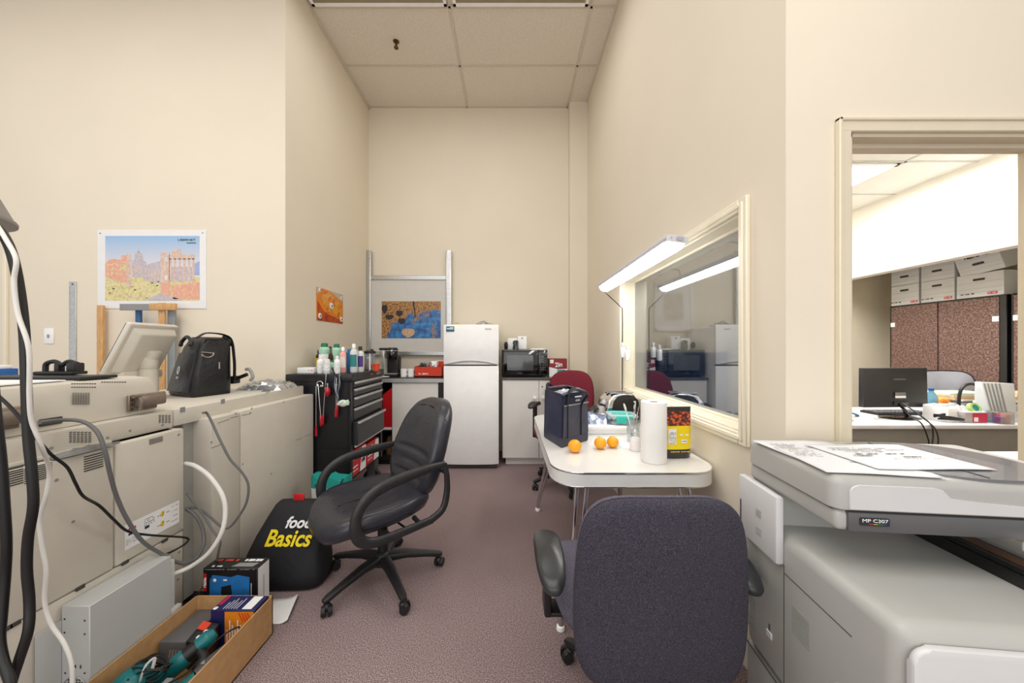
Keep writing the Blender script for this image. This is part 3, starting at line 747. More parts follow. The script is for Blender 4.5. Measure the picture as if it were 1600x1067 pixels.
mb = MB(); mb.loft([[(bx0 + .003, 3.66, .38), (bx1 - .004, 3.66, .38), (bx1 - .004, 3.95, .38), (bx0 + .003, 3.95, .38)], [(bx0 + .003, 3.66, .76), (bx1 - .004, 3.66, .84), (bx1 - .004, 3.95, .84), (bx0 + .003, 3.95, .80)]]); mb.build('bin_body', M_red, t)
mb = MB(); mb.box(bx0 + .003, bx1 - .004, 3.653, 3.66, .385, .41); mb.build('lip', M_whitep, t)
t = thing('brown_sack', 'crumpled brown paper sack at the bottom of the shelf bay', 'sack', ((bx0 + bx1) / 2, 3.76, .10))
mb = MB(); mb.lathe([(.045, 0), (.05, .06), (.048, .13), (.03, .19), (.012, .2)], n=14, sy=1.5); mb.build('sack_body', mat('brown_sack_paper', (120, 86, 50), .8, var=.2, bump=.5), t, W=False); mb = MB(); mb.tube([(-.02, 0, .17), (0, -.03, .19), (.02, 0, .18)], .005, 6); mb.build('twist', M_card, t, W=False)

# coffee maker
kx, ky = P(610, 0, 3.80).x, 3.80
km = thing('coffee_maker', 'black single-cup coffee maker with a clear side tank', 'coffee maker', (kx, ky, cz))
mb = MB(); mb.box(-.05, .09, -.06, .13, 0, .03, .01, 2); mb.box(-.05, .085, .02, .13, .02, .24, .02, 3); mb.build('body', M_black, km, W=False)
mb = MB(); mb.lathe([(.062, .2), (.066, .21), (.066, .30), (.05, .322), (.001, .325)], (.018, .01, 0), 24, sy=1.2); mb.build('brew_head', M_gloss, km, W=False)
mb = MB(); mb.lathe([(.0665, .285), (.0665, .292)], (.018, .01, 0), 24, sy=1.2); mb.build('silver_band', M_chrome, km, W=False)
mb = MB(); mb.box(-.12, -.052, -.02, .12, .03, .30, .02, 3); mb.build('water_tank', M_clear, km, W=False)
mb = MB(); mb.box(-.123, -.05, -.022, .122, .295, .32, .01, 2); mb.build('tank_lid', M_black, km, W=False)
mb = MB(); mb.box(-.05, .085, -.065, .02, .03, .036, .002, 1); mb.build('drip_tray', M_alud, km, W=False)
for i, px_ in enumerate((631, 642)):
    x = P(px_, 0, 3.74).x
    t = thing('mug', ['white mug on the left counter nearest the coffee maker', 'white mug on the left counter right beside the orange tray'][i], 'mug', (x, 3.74, cz), 0, 'white mugs on the left counter')
    mb = MB(); mb.lathe([(.028, 0), (.033, .003), (.035, .09), (.032, .09), (.030, .01), (.001, .008)], n=28); mb.build('mug_body', M_white, t, W=False)
    mb = MB(); mb.tube([(.034, 0, .072), (.052, .01, .068), (.056, .012, .045), (.034, 0, .025)], .005, 8); mb.build('handle', M_white, t, W=False)
t = thing('flat_black_tray', 'shallow black tray behind the two white mugs', 'tray', (-1.18, 3.98, cz))
mb = MB(); mb.prism(rrect(.3, .18, .02), 0, .012, .003); mb.build('tray_base', M_black, t, W=False); mb = MB(); mb.box(-.15, .15, .08, .09, .01, .05, .003); mb.build('tray_back', M_black, t, W=False)
t = thing('paper_plate', 'white paper plate lying in front of the coffee maker', 'plate', (-1.36, 3.68, cz)); mb = MB(); mb.lathe([(.03, 0), (.055, .006), (.056, .008), (.03, .003), (.001, .003)]); mb.build('plate_dish', M_whitep, t, W=False); mb = MB(); mb.lathe([(.055, .006), (.058, .007), (.056, .009)]); mb.build('rim', M_whitep, t, W=False)
M_ored = mat('orange_red_card', (216, 60, 28), .5, var=.03)
x0, x1 = P(648, 0, 3.74).x, P(691, 0, 3.74).x
t = thing('parts_tray', 'orange red cardboard tray with small machine parts beside the fridge', 'tray', ((x0 + x1) / 2, 3.8, cz))
mb = MB(); mb.box(x0, x1, 3.73, 3.735, cz, cz + .11); mb.box(x0, x1, 3.93, 3.935, cz, cz + .12); mb.box(x0, x0 + .004, 3.73, 3.935, cz, cz + .115); mb.box(x1 - .004, x1, 3.73, 3.935, cz, cz + .12); mb.box(x0, x1, 3.73, 3.935, cz, cz + .01); mb.build('tray_box', M_ored, t)
mb = MB(frame((x0 + .045, 3.7285, cz + .025), (1, 0, 0), (0, 0, 1))); scribble(mb, 0, .11, .01, .018, 8, 0, 3); mb.build('print', M_whitep, t)
for i, (x, y, lab, mt_) in enumerate(((x0 + .07, 3.82, 'dark machine part at the left of the orange tray', M_black), (x0 + .13, 3.80, 'grey looped wire part in the middle of the orange tray', M_mgrey), (x0 + .19, 3.84, 'white plastic part towards the right of the orange tray', M_white))):
    t = thing(['gear_part', 'wire_part', 'plastic_part'][i], lab, 'part', (x, y, cz + .012))
    mb = MB()
    if i == 1: mb.tube([(-.05, 0, .02), (-.03, .01, .14), (0, 0, .09), (.03, -.01, .15), (.06, 0, .06)], .006, 8)
    else: mb.box(-.035, .04, -.03, .03, 0, .12 + .02 * i, .012, 2); mb.cyl((0, -.03, .12), (0, -.05, .125), .018)
    mb.build('core', mt_, t, W=False)
    mb = MB(); mb.lathe([(.02, .0), (.02, .01)], (-.02, 0, .135), 14); mb.cyl((.0, 0, .1), (.03, -.02, .15), .006); mb.build('fitting', M_alud, t, W=False)
t = thing('carton', 'small white and orange red carton standing behind the tray beside the fridge', 'box', (x1 - .06, 3.98, cz)); mb = MB(); mb.box(-.07, .06, -.02, .05, 0, .17, .003); mb.build('carton_body', M_whitep, t, W=False); mb = MB(); mb.box(-.03, .0605, -.0215, .04, .09, .165); mb.build('red_panel', M_ored, t, W=False)

# ============================================================ tool cart
tx0, tx1, ty0, ty1, tzt = XL + .03, -1.21, 2.60, 3.235, 1.066
tc_ = thing('tool_cart', 'black steel tool cart with drawers against the alcove left wall', 'tool cart', ((tx0 + tx1) / 2, (ty0 + ty1) / 2, 0))
mb = MB(); mb.box(tx0, tx1 - .02, ty0, ty1, .49, 1.02, .004, 1); mb.box(tx0, tx1 - .02, ty0, ty1, .235, .26, .004, 1)
mb.box(tx0, tx1 - .02, ty0, ty0 + .02, .235, .5, .003, 1); mb.box(tx0, tx1 - .02, ty1 - .02, ty1, .235, .5, .003, 1); mb.box(tx0, tx0 + .02, ty0, ty1, .235, .5)
mb.box(tx1 - .03, tx1 - .004, ty0, ty0 + .035, .235, 1.03, .003, 1); mb.box(tx1 - .03, tx1 - .004, ty1 - .035, ty1, .235, 1.03, .003, 1)
mb.build('frame', M_blkmetal, tc_)
mb = MB(); mb.box(tx0 - .01, tx1 + .01, ty0 - .012, ty1 + .012, 1.008, tzt, .008, 2); top = mb.build('top_tray', M_blkmetal, tc_)
mb = MB(); mb.cyl((tx1 + .009, 2.95, 1.037), (tx1 + .014, 2.95, 1.037), .009); mb.cyl((tx1 - .11, ty0 - .011, .985), (tx1 - .11, ty0 - .016, .985), .011); mb.build('badge', M_chrome, tc_)
Mside = frame((tx1 + .0105, 3.11, 1.035), (0, 1, 0), (0, 0, 1)); text('maker_plate', 'HUSKY', .03, M_alud, tc_, Mside)
zs = [(.955, 1.0), (.885, .945), (.80, .878), (.70, .792), (.505, .69)]
M_draw = mat('drawer_charcoal', (46, 46, 50), .4, var=.04)
for i, (z0, z1) in enumerate(zs):
    ex = .03 if i == 4 else 0.0
    mb = MB(); mb.box(tx1 - .025, tx1 + ex, ty0 + .04, ty1 - .04, z0 + .004, z1, .003, 1)
    if ex: mb.box(tx1 - .025, tx1 + ex - .02, ty0 + .045, ty0 + .05, z0 + .01, z1)
    dd = mb.build('drawer', M_draw, tc_)
    mb = MB(); mb.box(tx1 + ex - .002, tx1 + ex + .018, ty0 + .038, ty1 - .038, z1 - .016, z1 + .004, .005, 2); mb.build('handle', M_alud, dd)
mb = MB(); mb.box(tx1 + .0, tx1 + .018, ty0 + .038, ty1 - .038, .488, .506, .005, 2); mb.build('shelf_rail', M_alud, tc_)
for x in (tx0 + .07, tx1 - .06):
    for y in (ty0 + .08, ty1 - .09):
        mb = MB(); mb.m(0).cyl((x, y - .022, .075), (x, y + .022, .075), .075, n=24); mb.m(1).cyl((x, y - .025, .075), (x, y + .025, .075), .03); mb.box(x - .035, x + .035, y - .035, y - .028, .06, .235); mb.box(x - .035, x + .035, y + .028, y + .035, .06, .235); mb.box(x - .04, x + .04, y - .04, y + .04, .15, .235)
        mb.build('caster', [M_black, M_dgrey], tc_)
# cartons on the bottom shelf
for i, (y0, y1, z1) in enumerate(((2.625, 2.88, .46), (2.90, 3.16, .44))):
    t = thing('tool_carton', ['red and white tool carton on the near end of the cart bottom shelf', 'red and white tool carton on the far end of the cart bottom shelf'][i], 'box', (tx1 - .12, (y0 + y1) / 2, .26))
    mb = MB(); mb.box(tx1 - .25, tx1 - .01, y0, y1, .26, z1, .003, 1); mb.build('carton_body', M_red, t)
    mb = MB(frame((tx1 - .0085, y0, .26), (0, 1, 0), (0, 0, 1)))
    W3 = y1 - y0
    mb.m(0).poly([(W3 * .55, .0), (W3, .0), (W3, .19 * (z1 - .26) / .2), (W3 * .7, z1 - .265)], 0); scribble(mb.m(0), .015, W3 * .5, .14, .03, 6, .001, 4 + i); scribble(mb, .015, W3 * .45, .07, .015, 9, .001, 9 + i); scribble(mb, .015, W3 * .4, .04, .012, 8, .001, 19)
    scribble(mb.m(1), W3 * .66, W3 * .95, .08, .04, 3, .001, 6); mb.build('print', [M_whitep, M_black], t)

# screwdrivers hanging on the cart side
M_clearred = mat('clear_red_handle', (176, 20, 40), .15, var=.05, coat=.5)
def driver(px, py_top, py_mid, py_bot, label, dx=0, shaft=M_chrome, r=.010, group=None):
    Y = ty0 - .028
    a, b_, c_ = P(px, py_top, Y), P(px + dx * .8, py_mid, Y), P(px + dx, py_bot, Y)
    t = thing('screwdriver', label, 'screwdriver', (c_.x, Y, c_.z))
    mb = MB(); mb.cyl(b_, a, .0035, n=8); mb.build('shaft', shaft, t)
    mb = MB(); d_ = (c_ - b_); q = d_.normalized().to_track_quat('Z', 'Y').to_matrix(); Ln = d_.length
    mb.lathe([(.006, 0), (r * .8, Ln * .15), (r, Ln * .45), (r * .85, Ln * .7), (r * 1.05, Ln * .92), (r * .5, Ln)], b_, 6, rot=q); mb.build('grip', M_clearred, t)
driver(494, 603, 665, 682, 'leftmost screwdriver hanging on the cart side, lowest red handle', 0)
driver(497, 600, 648, 666, 'screwdriver with clear red handle, left of the hanging pair', 5)
driver(510, 582, 648, 664, 'long screwdriver crossing from the cart top, right of the hanging pair', -6)
driver(531, 585, 632, 652, 'screwdriver hanging under the white glove on the cart side', -5)
driver(526, 590, 636, 652, 'short screwdriver with red handle beside the white glove', -1)
t = thing('stubby_screwdriver', 'short fat screwdriver with round red handle held upside down by its blade', 'screwdriver', P(512, 605, ty0 - .03)); c = P(512, 605, ty0 - .03)
mb = MB(); mb.lathe([(.004, -.072), (.015, -.06), (.022, -.035), (.018, -.012), (.009, 0)], c, 14); mb.build('grip', M_clearred, t); mb = MB(); mb.lathe([(.005, 0), (.005, .02), (.009, .022), (.009, .03)], c, 10); mb.build('shaft', M_chrome, t)
# pliers and keys hung on hook
t = thing('pliers', 'grey metal pliers hanging from a hook between the screwdrivers', 'pliers', P(527, 600, ty0 - .03)); Yp = ty0 - .03
mb = MB()
for (q) in (((524, 588), (523, 600), (525, 612), (529, 622)), ((530, 586), (531, 600), (528, 612), (524, 620))): mb.tube([P(x, y, Yp) for x, y in q], [.003, .005, .006, .004], 8)
mb.build('jaws', mat('blued_steel', (120, 132, 150), .3, .8), t)
mb = MB(); mb.tube([P(519, 574, Yp), P(521, 580, Yp), P(524, 586, Yp)], .006, 8); mb.build('grip', M_black, t)
t = thing('work_glove', 'crumpled pale green and white glove hanging on the cart side', 'glove', P(535, 635, ty0 - .03))
mb = MB(); c = P(536, 630, ty0 - .028)
mb.sphere(c, .034, 14, sx=1.1, sy=.5, sz=.8)
for k, (dx, dz) in enumerate(((.04, .022), (.046, .008), (.044, -.008), (-.04, -.01), (-.035, .005))): mb.tube([c, c + Vector((dx * .6, 0, dz * .5)), c + Vector((dx, -.004, dz))], [.012, .011, .008], 8, sub=3)
mb.build('glove_body', mat('pale_green_glove', (208, 224, 208), .7, var=.06), t); mb = MB(); mb.tube([c + Vector((-.03, -.01, -.012)), c + Vector((-.012, -.019, .0)), c + Vector((.01, -.02, .02))], .003, 6); mb.build('seam', M_whitep, t)
t = thing('hook_ring', 'steel ring hook near the top left of the cart side', 'hook', P(500, 602, ty0 - .02)); c = P(500, 600, ty0 - .02)
mb = MB(); mb.tube([c + Vector((.022 * math.cos(a_), 0, .022 * math.sin(a_))) for a_ in [PI * k / 8 for k in range(13)]], .0045, 8); mb.build('ring', M_chrome, t); mb = MB(); mb.box(c.x + .005, c.x + .03, ty0 - .03, ty0 - .001, c.z - .02, c.z - .005, .002); mb.build('hook_base', M_chrome, t)

# bottles on the cart top : name, label, px, width px, top px, Y, body, cap, style
M_mint = mat('mint_bottle', (168, 216, 192), .4, var=.02); M_green = mat('green_cap', (32, 120, 84), .4)
M_bl = mat('blue_bottle', (44, 110, 170), .25, var=.03, coat=.3); M_pinkb = mat('pink_liquid', (236, 170, 160), .3); M_purple = mat('purple_label', (76, 52, 130), .5)
M_amberb = mat('dark_amber_bottle', (86, 42, 22), .2, coat=.4); M_frost = mat('frosted_plastic', (214, 216, 214), .35, var=.02)
def bottle(name, label, px, wpx, ytop, Y, body, cap, style='flip', lab=None, yb_=None):
    x = P(px, 0, Y).x; r = wpx * Y / F / 2; z0 = tzt; H = P(px, ytop, Y).z - z0
    t = thing(name, label, 'bottle', (x, Y, z0))
    mb = MB()
    sh = {'flip': [(r * .9, 0), (r, .006), (r, H * .70), (r * .8, H * .78), (r * .38, H * .82), (r * .38, H * .86)],
          'squat': [(r * .9, 0), (r, .006), (r, H * .78), (r * .9, H * .84), (r * .7, H * .87)],
          'hourglass': [(r * .8, 0), (r * .85, .01), (r * .62, H * .42), (r * .62, H * .5), (r, H * .68), (r, H * .8), (r * .5, H * .88)],
          'flat': [(r * .95, 0), (r, .006), (r, H * .82), (r * .6, H * .86), (r * .4, H * .88)]}[style]
    mb.lathe(sh, n=20, sy=.7 if style == 'flat' else 1); mb.build('bottle_body', body, t, W=False)
    mb = MB()
    zc = sh[-1][1]
    cr = {'flip': .5, 'squat': .8, 'hourglass': .62, 'flat': .5}[style] * r
    mb.lathe([(cr, zc - .004), (cr, H * .97), (cr * .7, H)], n=16); mb.build('cap', cap, t, W=False)
    if lab:
        mb = MB(); hh = H * .42; z1_ = H * .2
        ring = []
        for z in (z1_, z1_ + hh):
            ring.append([((r + .0008) * math.cos(a_), (r + .0008) * (.7 if style == 'flat' else 1) * math.sin(a_), z) for a_ in [PI * 1.12 + PI * .76 * k / 10 for k in range(11)]])
        mb.loft(ring, False, False, False); lo = mb.build('label', lab, t, W=False)
    return t
M_wlab = ramp_mat('white_label_print', 'noise', 130, [(.55, (242, 242, 242)), (.6, (150, 156, 166)), (.7, (240, 240, 240))], .5, stretch=(.3, .3, 3))
bottle('spray_bottle', 'white bottle with printed label, front row leftmost on the cart', 501, 10, 556, 2.70, M_white, M_whitep, 'flip', M_wlab)
bottle('glue_bottle', 'short translucent white bottle second from left, front row on the cart', 511, 10, 561, 2.66, M_frost, M_whitep, 'squat', M_wlab)
bottle('mint_bottle', 'mint hourglass bottle with green cap, left one on the cart', 507, 16, 536, 2.86, M_mint, M_green, 'hourglass', M_wlab)
bottle('mint_bottle', 'mint hourglass bottle with green cap, right one on the cart', 526, 13, 537, 2.86, M_mint, M_green, 'hourglass')
bottle('lotion_bottle', 'slim white bottle with blue lettering in front of the pink liquid bottle', 527, 9, 556, 2.68, M_white, M_whitep, 'flip', M_wlab)
bottle('soap_bottle', 'white dispenser bottle with pink liquid on the cart', 536, 10, 542, 2.78, M_pinkb, M_white, 'flip', mat('soap_label', (240, 226, 220), .5))
bottle('blue_bottle', 'blue flat bottle in the middle of the cart top', 546, 12, 545, 2.95, M_bl, M_bl, 'flat')
bottle('trigger_bottle', 'grey translucent bottle with tall white spout on the cart', 553, 11, 537, 2.80, M_frost, M_white, 'flip', mat('teal_label', (44, 130, 130), .5))
bottle('pump_bottle', 'translucent bottle with purple oval label and black pump on the cart', 563, 11, 541, 2.86, M_frost, M_black, 'flip', M_purple)
bottle('amber_bottle', 'dark amber bottle behind the left mint bottle', 516, 9, 541, 3.02, M_amberb, M_amberb, 'flip')
bottle('dark_bottle', 'dark bottle with yellow label at the back left of the cart', 498, 8, 547, 2.98, M_black, M_black, 'flip', M_yellow)
bottle('teal_bottle', 'small teal bottle between the front white bottles', 519, 7, 563, 2.74, M_mint, M_green, 'squat')
t = thing('plastic_jar', 'clear plastic jar with black lid near the far end of the cart', 'jar', (P(578, 0, 3.05).x, 3.05, tzt)); r_ = .048
mb = MB(); mb.lathe([(r_, 0), (r_, .15), (r_ * .9, .155), (r_ * .86, .15), (r_ * .9, .008), (.001, .005)]); mb.build('jar_body', M_clear, t, W=False)
mb = MB(); mb.lathe([(r_ * 1.03, .15), (r_ * 1.03, .172), (r_ * .5, .178)]); mb.lathe([(.014, .178), (.012, .19)], (.02, 0, 0), 10); mb.build('lid', M_black, t, W=False)
mb = MB(); mb.lathe([(r_ * .8, .01), (r_ * .82, .05), (r_ * .5, .07), (.001, .075)], n=14); mb.build('contents', ramp_mat('candy_mix', 'noise', 60, [(.35, (220, 200, 180)), (.55, (210, 150, 110)), (.65, (150, 80, 60))], .5), t, W=False)
t = thing('red_cup', 'small orange red cup beside the clear jar on the cart', 'cup', (P(588, 0, 2.98).x, 2.98, tzt))
mb = MB(); mb.lathe([(.022, 0), (.028, .062), (.026, .062), (.02, .004), (.001, .003)]); mb.build('cup_body', mat('orange_red_plastic', (226, 72, 40), .35), t, W=False); mb = MB(); mb.lathe([(.028, .058), (.031, .06), (.028, .064)]); mb.build('rim', MATS['orange_red_plastic'], t, W=False)
t = thing('tissue_box', 'low white printed box at the near left corner of the cart top', 'box', (-1.62, 2.72, tzt)); mb = MB(); mb.box(-.055, .075, -.045, .045, 0, .045, .004); mb.build('box_body', M_whitep, t, W=False)
mb = MB(frame((-.055, -.0455, 0), (1, 0, 0), (0, 0, 1))); scribble(mb, .09, .125, .024, .012, 3, 0, 2); mb.build('print', M_red, t, W=False)
t = thing('plastic_wrap', 'crumpled clear plastic wrapper on the cart behind the low white box', 'wrapper', (-1.50, 2.80, tzt)); mb = MB(); mb.grid(crumple(.16, .12, .1, 8), 10, 10); mb.build('film', glass_mat('cloudy_film', (225, 228, 230), .45, .3), t, W=False, ang=5); mb = MB(); mb.box(-.05, .03, -.04, .04, 0, .03, .005); mb.build('inner_tray', M_frost, t, W=False)
# ============================================================ chairs
def swivel_base(t, r, angs, zc=.30, legm=M_black, wheel=M_black, rc=.026, hubz=.12):
    mb = MB(); mb.lathe([(.045, hubz - .035), (.05, hubz - .03), (.05, hubz + .01), (.036, hubz + .03), (.03, hubz + .035)]); mb.build('base_hub', legm, t, W=False)
    for a in angs:
        a = math.radians(a); d_ = Vector((math.cos(a), math.sin(a), 0)); n_ = Vector((-d_.y, d_.x, 0))
        mb = MB(); rings = []
        for (f, w, z, h) in ((.10, .030, hubz, .034), (.4, .026, hubz - .004, .028), (.75, .021, hubz - .026, .022), (1.0, .018, hubz - .045, .02), (1.06, .012, hubz - .047, .012)):
            c = d_ * r * f + Vector((0, 0, z))
            rings.append([c + n_ * u + Vector((0, 0, v)) for u, v in rrect(w * 2, h * 1.3, w * .5, 3)])
        mb.loft(rings); mb.build('base_leg', legm, t, W=False)
        c = d_ * r; ax = Matrix.Rotation(a + 1.0, 3, 'Z') @ Vector((1, 0, 0)); side = Vector((-ax.y, ax.x, 0))
        mb = MB()
        for s_ in (-1, 1):
            q = c + ax * .008; mb.cyl(q + side * s_ * .006 + Vector((0, 0, rc)), q + side * s_ * .024 + Vector((0, 0, rc)), rc, rc * .82, 20)
        mb.sphere(c + Vector((0, 0, rc + .012)), .021, 12); mb.cyl(c + Vector((0, 0, rc)), c + Vector((0, 0, hubz - .04)), .006)
        mb.build('caster', wheel, t, W=False)
    mb = MB(); mb.lathe([(.026, hubz + .02), (.026, zc - .06), (.036, zc - .055), (.036, zc)], n=20); mb.build('gas_column', M_black, t, W=False)

# --- black leather swivel chair, front = local -y
th = -47
ch = thing('office_chair', 'black leather swivel armchair in the middle of the carpet', 'chair', (-.697, 1.865, 0), math.radians(th))
swivel_base(ch, .305, [92 - th + 72 * k for k in range(5)], .37)
mb = MB(); mb.box(-.11, .11, -.12, .14, .36, .39, .01, 2); mb.cyl((.05, 0, .37), (.27, .02, .365), .005); mb.build('tilt_plate', M_black, ch, W=False)
out = superell(.262, .285, 3.0, 56)
def seatfn(x, y, z):
    fr_ = max(0, (-y - .10) / .17); g = -.04 * fr_ ** 2 + .02 * (abs(x) / .25) ** 2 + (.012 * max(0, y / .25))
    rib = 0
    return (x * (1 - .05 * max(0, y / .25)), y - .062, z + g)
mb = MB(); mb.pad(out, [(.02, -.055), (.84, -.055), (.95, -.038), (1.0, -.008), (.985, .02), (.93, .040), (.8, .047), (.5, .044), (.02, .040)], lambda x, y, z: (lambda p: (p[0], p[1], p[2] + .432))(seatfn(x, y, z)))
seat = mb.build('seat', M_leather, ch, W=False, ang=60)
mb = MB()
for x in (-.085, 0, .085): mb.tube([(x, -.23, .472), (x * .95, -.08, .478), (x * .9, .10, .483)], .003, 6)
mb.tube([(-.2, -.2, .457), (-.1, -.23, .462), (0, -.235, .462), (.1, -.23, .462), (.2, -.2, .457)], .0028, 6); mb.build('seam', M_black, seat, W=False)
# backrest: outline in x/z, leaning back
bo = []
for (x, z) in superell(.24, .265, 3.2, 60): bo.append((x * (1 - .16 * max(0, z / .265)), z))
def backfn(x, y, z):   # here y is up, z is depth (front is -)
    lean = .30 * (y + .26) + .10 * ((y + .1) ** 2); wrap = -.035 * (x / .22) ** 2
    return (x, .175 + lean + z + wrap, .695 + y)
def rib(y):            # stitched grooves across the cushion
    return sum(-.012 * math.exp(-((y - g) / .012) ** 2) for g in (-.02, -.085, -.15))
mb = MB()
rings = []
prf = [(.02, .05), (.9, .05), (.98, .03), (1, .0), (.98, -.03), (.93, -.045), (.86, -.052)]
for sc, h in prf: rings.append([backfn(x * sc, y * sc, h) for x, y in bo])
mb.loft(rings, True, False)
nu, nv = 26, 44
def bf(u, v):
    y = (-1 + 2 * v) * .265 * .86; Y_ = y / .265
    hw = .24 * .86 * (max(0, 1 - abs(Y_ / .86) ** 3.0)) ** (1 / 3.0) * (1 - .16 * max(0, Y_))
    x = (-1 + 2 * u) * hw; e = 1 - abs(2 * u - 1) ** 3
    return backfn(x, y, -.052 - .012 * e * max(0, 1 - abs(Y_ / .86) ** 4) - rib(y) * e * 1.0)
mb.grid(bf, nu, nv)
mb.build('backrest', M_leather, ch, W=False, ang=70)
for s_ in (-1, 1):
    mb = MB(); x = .275 * s_
    path = [(x, .15, .375), (x, -.02, .37), (x, -.16, .375), (x, -.225, .42), (x, -.235, .50), (x * 1.0, -.20, .57), (x, -.12, .615), (x, 0, .635), (x, .12, .645), (x, .222, .648)]
    back = [(x, .222, .648), (x, .236, .58), (x, .236, .49), (x, .21, .41), (x, .14, .375)]
    mb.tube(path, [.020, .022, .026, .027, .026, .026, .028, .028, .024, .016], 12, flat=.62, up=(1, 0, 0))
    mb.tube(back, [.014, .017, .02, .02], 12, flat=.7, up=(1, 0, 0))
    mb.cyl((x * .75, .08, .385), (x, .08, .375), .012); mb.cyl((x * .75, -.08, .38), (x, -.08, .372), .012); mb.cyl((x * .75, .23, .60), (x, .235, .60), .012)
    mb.build('armrest', mat('worn_black_plastic', (38, 38, 40), .42, var=.12, scale=40), ch, W=False, ang=60)
mb = MB(); mb.tube([(0, .10, .37), (0, .24, .38), (0, .29, .45), (0, .30, .58)], .02, 10, flat=.4, up=(1, 0, 0)); mb.build('back_bracket', M_black, ch, W=False)

# --- fabric task chair
def task_chair(label, loc, th, fab, fab2, w=.23, bh=.235, bz=.66, seat_z=.44, armx=.285, armz=.62, lean=.12, base_r=.30, rot0=18, nb=3.3, sw=.255, al=.13, aw=.042, ay=-.01):
    t = thing('task_chair', label, 'chair', loc, math.radians(th))
    swivel_base(t, base_r, [rot0 + 72 * k for k in range(5)], seat_z - .1)
    mb = MB(); mb.box(-.1, .1, -.12, .16, seat_z - .11, seat_z - .065, .012, 2); mb.build('tilt_plate', M_black, t, W=False)
    mb = MB(); o_ = superell(sw, .25, 3.2, 56)
    f = lambda x, y, z: (x, y - .01, seat_z + z - .03 * max(0, (-y - .12) / .13) ** 2 + .015 * (abs(x) / .25) ** 3)
    mb.pad(o_, [(.02, -.05), (.88, -.05), (.96, -.035), (1.0, -.005), (.985, .02), (.94, .036), (.82, .046), (.5, .04), (.02, .036)], f); mb.build('seat', fab, t, W=False, ang=70)
    bo = [(x * (1 - .08 * max(0, z / bh)), z) for x, z in superell(w, bh, nb, 64)]
    def bf_(x, y, z): return (x, .245 + lean * (y + bh) + z - .03 * (x / w) ** 2 - .0 * y, bz + y)
    mb = MB(); mb.pad(bo, [(.02, -.062), (.5, -.06), (.85, -.056), (.95, -.044), (.99, -.022), (.975, -.006)], bf_); mb.build('backrest', fab, t, W=False, ang=70)
    mb = MB(); mb.pad(bo, [(.975, -.010), (1.0, .004), (.995, .016), (.96, .028), (.9, .033), (.5, .036), (.02, .037)], bf_); bs = mb.build('back_shell', fab2, t, W=False, ang=70)
    mb = MB(); mb.tube([Vector(bf_(x * .982, y * .982, -.007)) for x, y in bo + bo[:1]], .003, 6, sm=False); mb.build('piping', fab2, bs, W=False)
    mb = MB(); mb.box(-.04, .04, .10, .30, seat_z - .09, seat_z - .07, .006); mb.tube([(0, .20, seat_z - .08), (0, .245, seat_z + .0), (0, .25, bz - .1)], .022, 10, flat=.35, up=(1, 0, 0)); mb.build('back_bracket', M_black, t, W=False)
    for s_ in (-1, 1):
        x = armx * s_
        mb = MB(); mb.box(min(x * .6, x), max(x * .6, x), -.03, .04, seat_z - .085, seat_z - .07, .004); mb.box(x - .012, x + .012, -.035, .045, seat_z - .085, armz - .02, .008, 2); am = mb.build('arm_post', M_black, t, W=False)
        mb = MB(); oo = superell(aw, al, 2.6, 36)
        mb.pad(oo, [(.02, -.02), (.8, -.02), (.97, -.012), (1, 0), (.95, .012), (.8, .018), (.02, .02)], lambda a, b_, c_: (x + a, b_ + ay, armz + c_ - .02 * (b_ / .13) ** 2)); mb.build('armrest', mat('arm_pad_urethane', (46, 48, 50), .32, var=.06), t, W=False, ang=60)
    return t
M_navyfab = ramp_mat('navy_weave', 'noise', 420, [(.32, (28, 27, 36)), (.5, (54, 51, 64)), (.68, (84, 80, 94))], .92, bump=.35)
M_navyfab2 = ramp_mat('navy_weave_worn', 'noise', 420, [(.32, (58, 54, 70)), (.5, (92, 88, 104)), (.68, (118, 112, 128))], .92, bump=.35)
M_burg = ramp_mat('burgundy_weave', 'noise', 300, [(.3, (78, 14, 28)), (.5, (112, 24, 42)), (.7, (140, 40, 58))], .9, bump=.3)
task_chair('dark purple fabric task chair in the foreground with its back to the camera', (.415, 1.17, 0), 180, M_navyfab2, M_navyfab, w=.238, bh=.27, bz=.602, seat_z=.455, armx=.287, armz=.605, lean=.05, base_r=.27, rot0=-50, nb=4.6, sw=.272, al=.16, aw=.047, ay=.055)
task_chair('burgundy fabric task chair behind the white table', (.50, 3.14, 0), -24, M_burg, M_burg, w=.235, bh=.25, bz=.79, seat_z=.50, armx=.28, armz=.735, lean=.16, base_r=.29, rot0=10)

# ============================================================ table and what is on it
TX0, TX1, TY0, TY1, TZ = .19, .925, 1.455, 2.72, .735
tb = thing('kitchen_table', 'white retro table with ribbed edge and chrome legs by the window', 'table', ((TX0 + TX1) / 2, (TY0 + TY1) / 2, 0))
o_ = rrect(TX1 - TX0, TY1 - TY0, .13, 8, (TX0 + TX1) / 2, (TY0 + TY1) / 2)
M_tt = mat('cream_white_laminate', (232, 230, 226), .18, var=.012, scale=4, coat=.35)
mb = MB(); mb.prism(o_, TZ - .004, TZ, .0015, 1); mb.build('tabletop', M_tt, tb)
mb = MB(); o2 = rrect(TX1 - TX0 + .004, TY1 - TY0 + .004, .132, 8, (TX0 + TX1) / 2, (TY0 + TY1) / 2)
mb.prism(o2, TZ - .009, TZ - .002, .002, 2); mb.prism(o2, TZ - .068, TZ - .062, .002, 2); mb.build('edge_trim', M_chrome, tb)
mb = MB(); mb.prism(o_, TZ - .064, TZ - .007); mb.build('apron', mat('apron_white', (222, 222, 220), .3, var=.02, scale=8), tb)
mb = MB(); mb.box(TX0 + .06, TX1 - .06, 2.05, 2.056, TZ, TZ + .0006); mb.build('leaf_joint', M_mgrey, tb)
